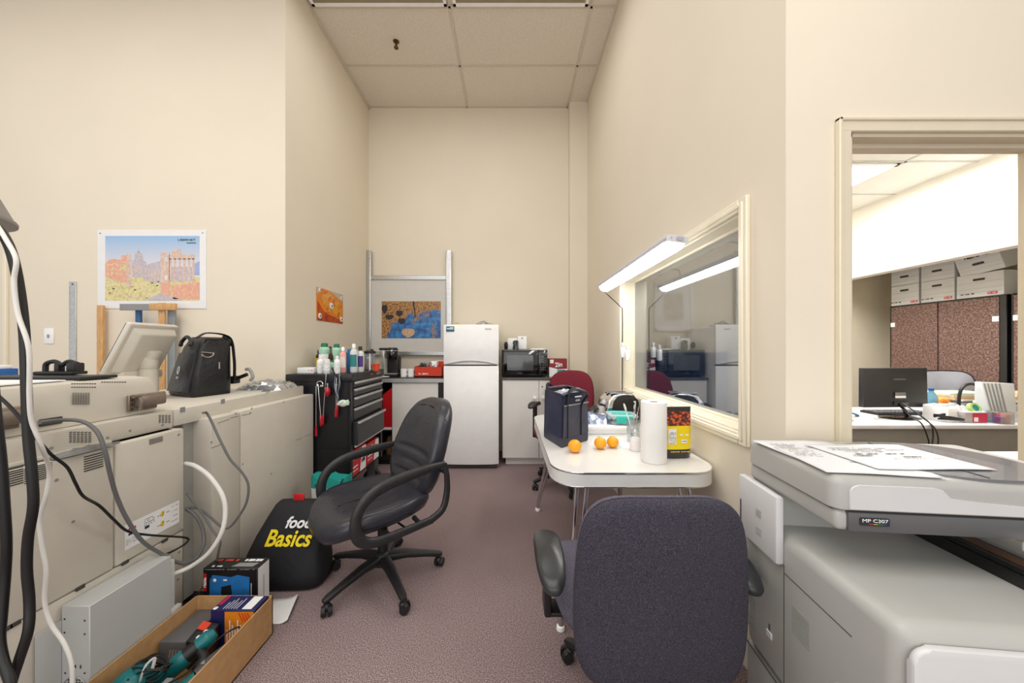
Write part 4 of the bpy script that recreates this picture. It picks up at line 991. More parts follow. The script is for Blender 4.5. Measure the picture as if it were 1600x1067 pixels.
for (x, y, sx_, sy_) in ((TX0 + .13, TY0 + .13, -1, -1), (TX1 - .10, TY0 + .13, 1, -1), (TX0 + .12, TY1 - .14, -1, 1), (TX1 - .10, TY1 - .14, 1, 1)):
    mb = MB()
    for k in (0, 1):
        dx, dy = (.045 * k * -sx_, 0)
        fx, fy_ = x + sx_ * (.09 if sx_ < 0 else .05), y + sy_ * .06
        mb.tube([(x + dx, y + dy, TZ - .065), (x + dx + sx_ * .012, y + sy_ * .01, TZ - .16), (x + dx * .7 + sx_ * .03, y + sy_ * .025, TZ - .36), (fx + dx * .2 - sx_ * .01, fy_ - sy_ * .01, .12), (fx, fy_, .012)], .0125, 10)
    mb.tube([(x, y, TZ - .072), (x + .045 * -sx_, y, TZ - .072)], .0125, 8, sm=False)
    lg = mb.build('leg', M_chrome, tb)
    mb = MB(); mb.lathe([(.016, 0), (.02, .006), (.018, .02), (.012, .024)], (fx, fy_, 0), 14); mb.build('foot_cap', M_white, lg)

# oranges
M_or = mat('orange_peel', (244, 166, 24), .42, var=.06, bump=.25, bscale=220)
orm = None
for i, (x, y, z_, rr, lab) in enumerate(((.333, 1.73, 0, .034, 'orange lying nearest the blue tote bag on the table'), (.480, 1.79, 0, .0325, 'orange in the middle of the three on the table'), (.553, 1.815, 0, .031, 'orange on the right of the three, touching its neighbour'))):
    t = thing('orange', lab, 'orange', (x, y, TZ), i * 1.3, 'oranges on the table')
    mb = MB(); mb.sphere((0, 0, rr * .96), rr, 28, sz=.96); mb.build('peel', M_or, t, W=False)
    mb = MB(); mb.lathe([(.003, 0), (.0025, .0025)], (rr * .3, rr * .2, rr * 1.86), 8); mb.build('stem_end', mat('orange_stem', (120, 130, 50), .6), t, W=False)

# tote / cooler bag
tb2 = thing('tote_bag', 'navy blue insulated tote bag with black handles standing on the table', 'bag', (.31, 1.98, TZ))
C, L_, R_ = Vector((.275, 1.80, 0)), Vector((.205, 2.02, 0)), Vector((.452, 1.95, 0)); B_ = L_ + R_ - C
M_navycloth = mat('navy_nylon', (46, 50, 74), .6, var=.08, scale=10, bump=.5, bscale=14); M_navyc2 = mat('charcoal_nylon', (64, 66, 80), .65, var=.06, bump=.3, bscale=30)
ctr = (C + L_ + R_ + B_) / 4
def ringq(z, s_, m=0): 
    pts = []
    for a, b_ in ((C, R_), (R_, B_), (B_, L_), (L_, C)):
        for k in range(8):
            p = a.lerp(b_, k / 8); q = ctr + (p - ctr) * s_; bulge = math.sin(PI * k / 8) * .006 * m
            q = q + (q - ctr).normalized() * bulge; pts.append(Vector((q.x, q.y, TZ + z)))
    return pts
mb = MB(); mb.loft([ringq(0, .97), ringq(.012, 1.0), ringq(.05, 1.0, 1)], True, False); mb.m(1).loft([ringq(.05, 1.0, 1), ringq(.14, .98, 2), ringq(.22, .965, 1), ringq(.285, .95, -1)], False, False)
mb.m(2).loft([ringq(.285, .95, -1), ringq(.287, .92, -1), ringq(.25, .90)], False, True)
mb.build('bag_body', [M_navyc2, M_navycloth, M_black], tb2, ang=50)
mb = MB()
d1 = (R_ - C).normalized(); n1 = Vector((d1.y, -d1.x, 0)); Mp = frame(C + Vector((0, 0, TZ)) + n1 * .006, d1, (0, 0, 1))
mb.M = Mp; wR = (R_ - C).length
mb.prism([(.005, .055), (wR - .012, .055), (wR - .02, .225), (.012, .225)], 0, .006, .002); mb.build('front_pocket', M_navyc2, tb2)
mb = MB(); mb.M = Mp; mb.box(.01, wR - .015, .222, .228, .005, .009); mb.build('zipper', M_alu, tb2)
for off, nn, (pa, pb) in ((.012, n1, (C, R_)), (.014, -n1, (L_, B_))):
    dd = (pb - pa).normalized()
    q = lambda s_, z, o: tuple(pa + dd * s_ + nn * o + Vector((0, 0, TZ + z)))
    mb = MB(); Wd = (pb - pa).length
    mb.tube([q(.035, .05, .01), q(.035, .2, .01), q(.04, .285, .012), q(.065, .315, .035), q(.11, .30, .065), q(.15, .28, .06), q(.16, .25, .03), q(.15, .2, .012), q(.15, .05, .01)], .010, 8, flat=.25, up=(dd.x, dd.y, .01))
    mb.build('handle', M_black, tb2)
mb = MB(); mb.tube([C + Vector((0, 0, TZ + .28)), C + Vector((.08, .06, TZ + .30)), R_ + Vector((-.03, 0, TZ + .285)), B_ + Vector((-.02, 0, TZ + .29)), L_ + Vector((.02, 0, TZ + .295))], .012, 8, flat=.5); mb.build('rim_binding', M_navycloth, tb2)
mb = MB(); mb.M = frame((ctr.x, ctr.y, TZ + .262), d1, -n1); mb.grid(crumple(.16, .14, .035, 12, 8), 8, 8); mb.build('inner_lining', mat('silver_lining', (170, 174, 186), .35, .4), tb2, ang=5)
mb = MB(); mb.M = Mp; mb.box(.10, .155, .262, .268, .004, .008); text('bag_lettering', 'COOL', .014, M_whitep, tb2, Mp @ Matrix.Translation((.12, .245, .009))); mb.build('small_tag', M_whitep, tb2)

# toaster
ts = thing('toaster', 'chrome and black slot toaster at the back of the table by the wall', 'toaster', (.79, 2.46, TZ), math.radians(14))
prf = [(-.088, .012), (-.092, .10), (-.080, .165), (-.055, .198), (-.02, .208), (.02, .208), (.055, .198), (.080, .165), (.092, .10), (.088, .012)]
# profile along x (length), extruded over y
def tprof(k, zt=0): return [(x * 1.45 * k, z + zt) for x, z in prf]
mb = MB(); mb.M = frame((0, .075, 0), (1, 0, 0), (0, 0, 1)); mb.prism(tprof(1), 0, .15, .01, 3); mb.build('shell', M_chrome, ts, W=False)
mb = MB(); mb.M = frame((0, -.070, 0), (1, 0, 0), (0, 0, 1)); mb.prism([(x * 1.18 + .012, z * .93 + .008) for x, z in prf], 0, .012, .003, 2); mb.build('side_panel', mat('toaster_black', (30, 28, 27), .4), ts, W=False)
mb = MB()
for y in (-.03, .03): mb.box(-.085, .085, y - .012, y + .012, .204, .2095)
mb.build('slot', M_black, ts, W=False)
mb = MB()
for y in (-.045, 0, .045): mb.box(-.09, .09, y - .004, y + .004, .208, .213, .002)
mb.build('slot_guide', M_chrome, ts, W=False)
mb = MB(); mb.box(-.150, -.128, -.02, .02, .12, .135, .004); mb.build('lever', M_black, ts, W=False)
mb = MB(); mb.cyl((-.13, 0, .055), (-.148, 0, .055), .017); mb.build('dial', M_chrome, ts, W=False)
mb = MB(); mb.box(-.12, .12, -.07, .07, 0, .015, .006); mb.build('base', M_black, ts, W=False)

# white box, container, blue film
t = thing('white_tray', 'flat white cardboard box lying across the table behind the oranges', 'box', (.62, 2.24, TZ), math.radians(2))
mb = MB(); mb.box(-.165, .155, -.15, .15, 0, .042, .006, 2); mb.build('box_base', M_whitep, t, W=False); mb = MB(); mb.box(-.17, .16, -.155, .155, .028, .05, .006, 2); mb.build('lid', M_white, t, W=False)
t = thing('food_container', 'clear food container with turquoise lid clips on the white box', 'container', (.725, 2.20, TZ + .05), math.radians(-6))
mb = MB(); mb.prism(rrect(.17, .17, .025), 0, .045, .006); mb.build('tub', glass_mat('clear_tub', (226, 236, 236), .25, .1), t, W=False)
mb = MB(); mb.prism(rrect(.182, .182, .03), .045, .056, .003); mb.build('lid', mat('pale_lid', (196, 214, 220), .3, trans=.3), t, W=False)
M_turq = mat('turquoise_clip', (40, 190, 176), .4)
mb = MB(); mb.box(-.05, .05, -.099, -.088, .012, .058, .004); mb.box(-.05, .05, .088, .099, .012, .058, .004); mb.box(-.06, .06, -.03, .03, .056, .06, .002); mb.build('clip', M_turq, t, W=False)
t = thing('plastic_film', 'crumpled pale blue plastic film on the left of the white box', 'film', (.55, 2.26, TZ + .05)); mb = MB(); mb.grid(crumple(.22, .24, .055, 21, 10), 10, 10); mb.build('film', glass_mat('blue_film', (176, 196, 232), .35, .2), t, W=False, ang=5); mb = MB(); mb.box(-.07, .06, -.07, .07, 0, .022, .008); mb.build('contents', M_whitep, t, W=False)
# paper sheet under the grinder
t = tag(MB(frame((.60, 1.80, TZ + .0015), (1, .1, 0), (-.1, 1, 0))).prism([(-.0, 0), (.12, -.04), (.14, .10), (.02, .13)], -.001, .0006).build('paper_napkin', M_whitep), 'white paper napkin beside the right orange on the table', 'napkin')
# salt grinder and cutlery glass
t = thing('salt_shaker', 'small clear shaker filled with white salt before the cutlery glass', 'shaker', (.655, 1.765, TZ))
mb = MB(); mb.lathe([(.026, 0), (.029, .004), (.027, .05), (.025, .062), (.018, .068)]); mb.build('salt_body', mat('salt_white', (240, 236, 236), .5, var=.02), t, W=False)
mb = MB(); mb.lathe([(.02, .066), (.024, .072), (.026, .082), (.02, .095), (.023, .102), (.016, .112), (.001, .114)], n=12); mb.build('cap', M_clear, t, W=False)
t = thing('cutlery_glass', 'clear ribbed glass holding cutlery between shaker and toaster', 'glass', (.70, 1.92, TZ))
mb = MB(); mb.lathe([(.03, 0), (.033, .004), (.038, .13), (.036, .13), (.030, .01), (.001, .008)], n=12); mb.build('glass_body', M_clear, t, W=False, ang=20)
for i, (dx, dy, m_, lab) in enumerate(((-.05, 0, M_white, 'white plastic spoon leaning left in the cutlery glass'), (.012, .01, M_chrome, 'steel knife standing upright in the cutlery glass'), (.03, -.01, M_chrome, 'steel fork leaning right in the cutlery glass'))):
    t = thing(['spoon', 'knife', 'fork'][i], lab, ['spoon', 'knife', 'fork'][i], (.70, 1.92, TZ + .01))
    a, b_ = Vector((-dx * .2, -dy * .2, 0)), Vector((dx, dy, .20))
    mb = MB(); mb.tube([a, a.lerp(b_, .5), a.lerp(b_, .8)], .0035, 6); mb.build('shaft', m_, t, W=False)
    mb = MB(); c = a.lerp(b_, .93); q = (b_ - a).normalized().to_track_quat('Z', 'Y').to_matrix()
    if i == 0: mb.sphere(c, .013, 12, sx=1, sy=.4, sz=1.9, rot=q)
    elif i == 1: mb.M = Matrix.Translation(c) @ q.to_4x4(); mb.box(-.008, .008, -.0015, .0015, -.03, .035, .001)
    else:
        mb.M = Matrix.Translation(c) @ q.to_4x4(); mb.box(-.011, .011, -.0015, .0015, -.03, .0, .001)
        for k in range(4): mb.box(-.011 + k * .006, -.008 + k * .006, -.001, .001, 0, .035)
    mb.build(['bowl', 'blade', 'tines'][i], m_, t, W=False)
# kitchen roll
t = thing('paper_towel_roll', 'tall white paper towel roll standing on the table', 'paper towel', (.68, 1.60, TZ))
mb = MB(); n = 36
pr_ = [(.021, .001), (.056, .001), (.0575, .004), (.0575, .276), (.056, .28), (.021, .28), (.019, .27), (.019, .01)]
mb.lathe(pr_, n=n); mb.build('roll', mat('towel_paper', (240, 239, 236), .9, var=.01, bump=.15, bscale=120), t, W=False)
mb = MB(); mb.lathe([(.0205, .002), (.0205, .279), (.018, .279), (.018, .002)], n=24); mb.build('core_tube', M_card, t, W=False)
# coffee bag
t = thing('coffee_bag', 'black stand-up coffee bag with yellow label and bean picture', 'bag', (.812, 1.665, TZ), math.radians(4))
def cring(z, w, d_, n=28):
    w *= 1.08; return [Vector((w * math.copysign(abs(math.cos(a_)) ** .55, math.cos(a_)), d_ * math.copysign(abs(math.sin(a_)) ** .8, math.sin(a_)), z)) for a_ in [2 * PI * k / n for k in range(n)]]
mb = MB(); mb.m(0).loft([cring(0, .060, .030), cring(.004, .064, .034), cring(.045, .067, .034)], True, False)
mb.m(1).loft([cring(.045, .0670, .034), cring(.10, .070, .031), cring(.155, .072, .022)], False, False)
mb.m(2).loft([cring(.155, .072, .022), cring(.19, .073, .014), cring(.222, .0735, .006)], False, False)
mb.m(0).loft([cring(.222, .0735, .006), cring(.235, .0740, .002), cring(.245, .0740, .002)], False, True)
M_bean = ramp_mat('coffee_bean_print', 'voronoi', 62, [(.0, (226, 110, 50)), (.35, (190, 74, 34)), (.55, (90, 26, 16)), (.8, (44, 12, 10))], .3, coat=.4, stretch=(1, .3, 1.3))
mb.build('pouch', [mat('foil_black', (38, 36, 38), .3, coat=.3), mat('yellow_foil', (240, 214, 22), .35, var=.02), M_bean], t, W=False, ang=50)
mb = MB(frame((-.06, -.0345, 0), (1, 0, 0), (0, .0, 1)))
mb.m(0).rect(.008, .048, .07, .145, 0); scribble(mb.m(1), .012, .046, .125, .004, 7, .0006, 1)
for k in range(6): scribble(mb.m(1), .011, .046, .075 + k * .0085, .003, 8, .0006, k + 30)
scribble(mb.m(0), .065, .11, .115, .012, 5, 0, 3); mb.m(0).rect(.072, .1, .075, .093, 0); scribble(mb.m(1), .074, .098, .084, .004, 4, .0006, 8); scribble(mb.m(2), .02, .115, .034, .005, 13, .0, 12)
mb.build('printed_label', [M_whitep, M_ink, M_yellow], t, W=False)
# small dish behind the coffee bag
t = thing('metal_dish', 'small flat steel dish against the wall behind the coffee bag', 'dish', (.885, 1.74, TZ)); mb = MB(); mb.lathe([(.02, 0), (.035, .012), (.038, .013), (.022, .003), (.001, .003)]); mb.build('dish_bowl', M_alud, t, W=False); mb = MB(); mb.lathe([(.036, .011), (.04, .013), (.036, .015)]); mb.build('rim', M_chrome, t, W=False)
# ============================================================ production printer on the left
XP, XLd, XU = -1.50, -1.55, -1.60
def vent(mb, X, px0, py0, px1, py1, n, vert=False, off=.0015):
    """slots on a plane X: top-left (px0, py0) and px1, with py1 the bottom at px0"""
    a = PS(X, px0, py0); y1 = PS(X, px1, py0).y; zb = PS(X, px0, py1).z
    for i in range(n):
        if vert:
            f0 = a.y + (y1 - a.y) * (i + .15) / n; f1 = a.y + (y1 - a.y) * (i + .6) / n
            mb.box(X, X + off, f0, f1, zb, a.z)
        else:
            z0 = zb + (a.z - zb) * (i + .15) / n; z1 = zb + (a.z - zb) * (i + .6) / n
            mb.box(X, X + off, a.y, y1, z0, z1)
Y1e = 1.565
pp = thing('production_printer', 'large beige production printer along the left edge, seen from its cable side', 'printer', (-1.9, 1.05, 0))
mb = MB(); mb.box(-2.35, XP - .0, .45, 1.288, .4325, .897, .008, 2); mb.build('left_panel', M_beige, pp)
mb = MB(); mb.box(-2.35, XP, 1.292, Y1e, .4325, .900, .008, 2); mb.build('right_panel', M_beige, pp)
mb = MB(); mb.box(-2.35, XP - .002, .45, Y1e - .003, .06, .4285, .006, 2); mb.build('lower_panel', M_beige2, pp)
mb = MB(); mb.box(-2.3, XP - .05, .45, Y1e - .02, 0, .07); mb.box(-2.3, XP - .03, .5, Y1e - .02, .3, .9); mb.build('chassis', M_dgrey, pp)
mb = MB(); mb.box(-2.38, XLd, .45, Y1e, .902, .982, .006, 2); mb.box(XLd - .02, XLd + .012, .45, Y1e - .25, .898, .912, .003, 1); mb.build('ledge', M_beige, pp)
mb = MB()
poly_ = [(-2.36, .984), (XU, .984), (XU - .004, 1.10), (XU - .03, 1.135), (-1.70, 1.142), (-2.36, 1.142)]
mb.M = frame((0, 1.539, 0), (1, 0, 0), (0, 0, 1)); mb.prism(poly_, 0, 1.09, .006, 2); mb.build('scanner_unit', M_beige, pp)
def vgroup(fn):
    mb = MB(); fn(mb); mb.build('vent', M_slot, pp)
for q in ((XP, 0, 735, 36, 765, 8), (XP, 38, 731, 81, 757, 8), (XP, 131, 712, 161, 738, 7), (XP, 233, 686, 254, 695, 4)): vgroup(lambda mb: vent(mb, *q))
vgroup(lambda mb: [vent(mb, XLd, a, 674, a + 4, 692, 6) for a in range(108, 143, 6)])
vgroup(lambda mb: [vent(mb, XLd, a, 648, a + 3, 661, 6) for a in range(248, 266, 5)])
vgroup(lambda mb: [vent(mb, XU, a, 597.5 + 5.5 * k, a + 2.6, 601 + 5.5 * k, 1) for a in range(111, 150, 4) for k in (0, 1)])
vgroup(lambda mb: [vent(mb, XU, a, 613, a + 2.6, 632, 9) for a in range(113, 141, 4)])
vgroup(lambda mb: [vent(mb, XU, a, 595, a + 2.6, 598.5, 1) for a in range(158, 197, 4)])

mb = MB()
for (px, py) in ((10, 988), (24, 988), (126, 922), (196, 880), (258, 845)):
    c = PS(XP, px, py); mb.box(XP - .004, XP + .002, c.y - .012, c.y + .012, .424, .437, .001, 1)
mb.build('seam_clip', M_slot, pp)
mb = MB()
for (X, px, py) in ((XP, 279, 679), (XP, 88, 750), (XP, 114, 815), (XP, 282, 828), (XLd, 80, 700), (XLd, 203, 673), (XLd, 254, 664), (XLd, 168, 684), (XP, 280, 862), (XP, 278, 905)):
    c = PS(X, px, py); mb.cyl((X, c.y, c.z), (X + .002, c.y, c.z), .005, n=10)
mb.build('screws', M_mgrey, pp)
M_brown = mat('brown_metal', (140, 126, 114), .4, .5, var=.08)
for (px0, px1) in ((197, 246), (-40, 33)):
    y0, y1 = PS(XU, px0, 600).y, PS(XU, px1, 600).y
    zc = PS(XU, px0 if px0 > 0 else 20, 640 if px0 > 0 else 668).z
    if px0 < 0: zc = 1.045
    else: zc = 1.035
    mb = MB(); mb.box(XU, XU + .012, y0, y1 - .01, zc - .035, zc + .035, .003, 1); mb.box(XU + .01, XU + .045, y0 + .02, y1, zc - .018, zc + .03, .008, 2); mb.cyl((XU + .03, y0 + .0, zc + .03), (XU + .03, y1, zc + .03), .008); mb.tube([(XU + .02, y0 + .02, zc + .03), (XU + .045, y0 + .018, zc + .01), (XU + .04, y0 + .018, zc - .03)], .006, 8)
    hg = mb.build('hinge', M_brown, pp)
    mb = MB()
    for k in range(3): mb.cyl((XU + .012, y0 + .01 , zc - .025 + k * .02), (XU + .015, y0 + .01, zc - .025 + k * .02), .005, n=10)
    mb.build('hinge_screws', M_slot, hg)
mb = MB(); c0, c1 = PS(XU, 60, 650), PS(XU, 96, 650); mb.box(XU - .001, XU + .006, c0.y, c1.y, 1.0, 1.025, .002, 1); mb.build('slot_recess', M_slot, pp)
# label sheet
mb = MB(frame((XP + .001, 1.322, .478), (0, 1, 0), (0, 0, 1)))
mb.m(0).rect(0, .218, 0, .10, 0)
for k in range(4): scribble(mb.m(1), .182, .212, .02 + k * .022, .0025, 5, .0006, k)
for k in range(2):
    yy = .028 + .042 * k
    for dx in (-.022, -.014, .016, .023): mb.m(1).rect(.145 + dx, .149 + dx, yy, yy + .004, .0006)
    mb.m(2).poly([(.143 + .008 * math.cos(a_), yy + .004 + .013 * math.sin(a_)) for a_ in [2 * PI * q / 8 for q in range(8)]], .0005); mb.m(1).poly([(.141, yy - .004), (.143, yy - .004), (.149, yy + .014), (.146, yy + .014)], .0007)
mb.m(1).rect(.072, .09, .045, .056, .0006)
for k in range(4): scribble(mb.m(1), .07, .112, .06 + k * .008, .003, 8, .0006, k + 5)
scribble(mb.m(3), .012, .04, .075, .012, 4, .0006, 3); scribble(mb.m(4), .012, .04, .055, .01, 4, .0006, 4)
for k in range(3): scribble(mb.m(5), .004, .06, .02 + k * .008, .003, 12, .0006, k + 40)
mb.build('warning_label', [M_whitep, M_ink, M_yellow, M_red, M_navy, M_inkg], pp)

# folded blue grey wrap tucked on the ledge
M_ragm = mat('grey_tape', (120, 120, 118), .5, var=.15, bump=.4)
a, b_ = PS(XLd, 85, 700), PS(XLd, 140, 700)
mb = MB(); mb.M = frame((XP - .012, (a.y + b_.y) / 2, .9005), (0, 1, 0), (-1, 0, 0)); mb.grid(crumple(.17, .05, .02, 31, 8), 8, 8)
t = thing('grey_rag', 'crumpled grey rag lying on the printer edge under the ledge', 'rag', (XP - .02, (a.y + b_.y) / 2, .90)); mb.build('cloth', M_ragm, t, ang=10)
mb = MB(); mb.tube([(XP - .01, b_.y - .02, .905), (XP + .0, b_.y + .02, .908), (XP - .01, b_.y + .06, .905)], .004, 6); mb.build('cloth_tail', M_ragm, t)

# finisher / second unit
fu = thing('finisher_unit', 'beige second printer unit reaching to the wall corner, black bag on top', 'printer unit', (-1.9, 2.05, 0))
mb = MB(); mb.box(-2.38, XLd, Y1e + .004, 2.555, .905, .982, .005, 2); mb.build('top_ledge', M_beige, fu)
mb = MB(); mb.box(-2.3, -1.487, 1.695, 1.874, .05, .915, .007, 2); mb.build('side_panel', M_beige2, fu)
mb = MB(); mb.box(-2.3, -1.487, 1.878, 2.576, .05, .918, .007, 2); mb.build('side_panel', M_beige, fu)
mb = MB(); mb.box(-2.3, -1.62, Y1e + .004, 1.70, .04, .91); mb.box(-1.63, -1.58, 1.64, 1.70, .04, .91, .004, 1); mb.build('recess_panel', M_mgrey if False else mat('recess_grey', (168, 168, 162), .5), fu)
mb = MB(); mb.box(-2.28, -1.55, 1.7, 2.55, 0, .06); mb.build('base', M_dgrey, fu)
mb = MB()
for (X, px, py) in ((XLd, 285, 640), (XLd, 348, 627)): c = PS(X, px, py); mb.box(X, X + .002, c.y - .012, c.y + .012, c.z - .012, c.z + .012)
for (px, py) in ((393, 638), (391, 645), (443, 628), (368, 646), (379, 725), (424, 740), (330, 691)): c = PS(-1.487, px, py); mb.cyl((-1.487, c.y, c.z), (-1.485, c.y, c.z), .005, n=8)
mb.build('screws', M_mgrey, fu)
mb = MB()
for (p0, p1) in (((462, 688), (472, 684)), ((475, 682), (486, 678)), ((340, 661), (358, 655)), ((360, 653), (372, 650)), ((378, 649), (392, 646)), ((330, 700), (346, 694))):
    a, b_ = PS(-1.487, *p0), PS(-1.487, *p1); mb.tube([a, b_], .0018, 5, sm=False)
mb.build('scuff_marks', mat('scuff', (130, 126, 118), .7), fu)

# console on its neck
co = thing('touch_console', 'beige tilted touchscreen console turned away, mounted beside the printer', 'console', (-2.0, 1.88, .982))
mb = MB(); mb.lathe([(.044, 0), (.044, .005), (.040, .012), (.040, .165), (.041, .17)], n=24); mb.lathe([(.036, .17), (.040, .175), (.040, .225), (.034, .25), (.001, .262)], n=24); mb.build('neck', M_beige, co, W=False)
mb = MB()
A = Vector((-2.10, 1.73, 1.135)); Tn = Vector((-1.955, 1.73, 1.405)); T2 = Vector((-1.955, 1.985, 1.405)); B2 = Vector((-2.10, 1.985, 1.135))
nrm = Vector((.27, 0, -.145)).normalized()
def cf(u, v, d): return A.lerp(Tn, v) + (B2 - A) * u + nrm * d
mb.hexa([cf(0, 0, 0), cf(1, 0, 0), cf(1, 1, 0), cf(0, 1, 0), cf(0, 0, .03), cf(1, 0, .03), cf(1, 1, .03), cf(0, 1, .03)], .008, 3)
mb.hexa([cf(.06, .06, .028), cf(.94, .06, .028), cf(.94, .94, .028), cf(.06, .94, .028), cf(.16, .12, .065), cf(.9, .12, .065), cf(.9, .86, .065), cf(.16, .86, .065)], .008, 3)
mb.build('panel_housing', M_beige, co, ang=50)
mb = MB(); mb.hexa([cf(.03, .04, -.006), cf(.97, .04, -.006), cf(.97, .96, -.006), cf(.03, .96, -.006), cf(.03, .04, .002), cf(.97, .04, .002), cf(.97, .96, .002), cf(.03, .96, .002)]); mb.build('screen', mat('screen_navy', (24, 30, 52), .15, coat=.5), co)
mb = MB(); c = cf(.6, .42, .05); mb.tube([c, Vector((-1.97, 1.88, 1.25)), Vector((-2.0, 1.88, 1.20))], .034, 14); mb.box(-2.11, -2.02, 1.77, 1.98, 1.10, 1.145, .01, 2); mb.build('pivot', M_beige, co)

# on top of the printer
t = tag(MB(frame((-1.95, 1.08, 1.1435), (1, .04, 0), (-.04, 1, 0))).prism([(-.27, -.42), (.27, -.42), (.27, .20), (-.27, .22)], 0, .004).build('paper_sheet', M_whitep), 'large white paper sheets lying on top of the left printer', 'paper')
mb = MB(); mb.M = frame((-1.86, 1.40, 1.1435), (1, .1, 0), (-.1, 1, 0)); mb.prism([(-.35, -.06), (.18, -.10), (.20, .02), (-.35, .06)], 0, .012, .003)
tag(mb.build('black_folder', M_black), 'flat black folder lying on the printer behind the white sheets', 'folder')
t = thing('stapler', 'small black stapling gadget on top of the printer near the wall ruler', 'stapler', (-1.90, 1.44, 1.156))
mb = MB(); mb.box(-.085, .075, -.03, .03, 0, .014, .004); mb.build('base', M_black, t, W=False)
mb = MB(); mb.tube([(-.07, 0, .012), (-.065, 0, .045), (-.03, 0, .055), (0, 0, .04), (.03, 0, .055), (.065, 0, .045)], .009, 8); mb.box(-.02, .0, -.012, .012, .01, .045, .003); mb.box(.04, .075, -.02, .02, .012, .05, .006); mb.build('arm', M_black, t, W=False)
t = thing('blue_carton', 'small blue carton at the far left edge on the printer top', 'box', (-2.22, 1.46, 1.1435))
mb = MB(); mb.box(-.05, .05, -.04, .04, 0, .035, .003); mb.build('carton_body', M_blue, t, W=False); mb = MB(); mb.box(-.052, .04, -.042, .03, .035, .05, .003); mb.build('lid', M_white, t, W=False)

# laptop bag
lb = thing('laptop_bag', 'black leather laptop bag standing on the second printer unit', 'bag', (-1.85, 2.10, .982))
LF, LL, LR = Vector((-1.806, 1.935, .982)), Vector((-2.075, 2.06, .982)), Vector((-1.755, 2.15, .982)); LBk = LL + LR - LF
def lring(z, corners, k=8, bulge=0):
    c_ = sum(corners, Vector()) / 4; out = []
    for i in range(4):
        a, b_ = corners[i], corners[(i + 1) % 4]
        for j in range(k):
            p = a.lerp(b_, j / k); d_ = (p - c_); d_.z = 0
            p = p + d_.normalized() * (math.sin(PI * j / k) * bulge - (.012 if j == 0 else 0)); out.append(Vector((p.x, p.y, .982 + z)))
    return out
cs = [LF, LR, LBk, LL]
def sh(s_, f):   # move the left edge in towards the top
    l = (LL - LF); d_ = l * f
    s3 = (LR - LF) * f * .9; return [LF + s3, LR, LBk - d_, LL - d_ + s3]
mb = MB()
mb.loft([lring(.0, sh(0, 0), bulge=.0), lring(.02, sh(0, -.02), bulge=.012), lring(.10, sh(0, .04), bulge=.018), lring(.20, sh(0, .13), bulge=.012), lring(.29, sh(0, .22), bulge=.004), lring(.335, sh(0, .30), bulge=-.01), lring(.352, [c.lerp((LF + LBk) / 2, .28) for c in sh(0, .3)], bulge=0)])
mb.build('bag_body', mat('black_bag_leather', (22, 22, 25), .42, var=.1, bump=.4, bscale=26), lb, ang=60)
u1 = (LL - LF).normalized(); nn = Vector((u1.y, -u1.x, 0)); nn = nn if nn.y < 0 else -nn
Mb = frame(LL + nn * .02, -u1, tuple((LR - LF) * .27 + Vector((0, 0, .335))))
w1 = (LL - LF).length
mb = MB(Mb); mb.M = Mb; mb.prism([(.03, .03), (w1 - .03, .03), (w1 - .02, .26), (.085, .26)], -.02, .004, .006, 2); mb.build('front_pocket', mat('soft_black_leather', (34, 34, 38), .4, var=.08, bump=.3, bscale=30), lb)
mb = MB(); mb.M = Mb; mb.tube([(.135 + .010 * math.cos(a_), .155 + .022 * math.sin(a_), .0065) for a_ in [2 * PI * k / 14 for k in range(15)]], .0022, 6, sm=False); mb.tube([(.128, .108, .0065), (.132, .116, .0065), (.150, .116, .0065), (.146, .108, .0065), (.128, .108, .0065)], .0022, 6, sm=False); mb.build('emblem', M_whitep, lb)
u2 = (LR - LF).normalized(); n2_ = Vector((u2.y, -u2.x, 0)); Ms = frame(LF + n2_ * .02, u2, (0, 0, 1))
mb = MB(); mb.M = Ms; mb.tube([(.055 + .032 * math.cos(a_), .255 + .024 * math.sin(a_), .012) for a_ in [PI * 1.05 + PI * .95 * k / 10 for k in range(11)]] + [(.087, .255, .012), (.023, .262, .012)], .0035, 8, sm=False); mb.tube([(.12, .20, .01), (.12, .16, .01)], .004, 6); mb.build('ring_hardware', M_chrome, lb)
for k, (pa, pb, hh) in enumerate(((LF.lerp(LL, .12), LF.lerp(LL, .5), .352), (LR.lerp(LBk, .1), LR.lerp(LBk, .4), .36))):
    mb = MB(); z_ = Vector((0, 0, 1)); inn = (LBk - LF).normalized() * (.04 if k == 0 else -.02)
    mb.tube([pa + z_ * .30 + inn * .4, pa + z_ * (hh - .03) + inn, pa.lerp(pb, .5) + z_ * hh + inn * 1.3, pb + z_ * (hh - .03) + inn, pb + z_ * .30 + inn * .4], .010, 8); mb.build('handle', M_black, lb)
mb = MB(); mb.tube([LF + Vector((0, 0, .345)) + u2 * .02, LF + Vector((0.0, 0.0, .375)) + u2 * .08, LR + Vector((-.02, 0, .35)), LR + Vector((.01, 0, .22)), LR + Vector((.012, 0, .08))], .014, 8, flat=.3); mb.build('shoulder_strap', M_black, lb)

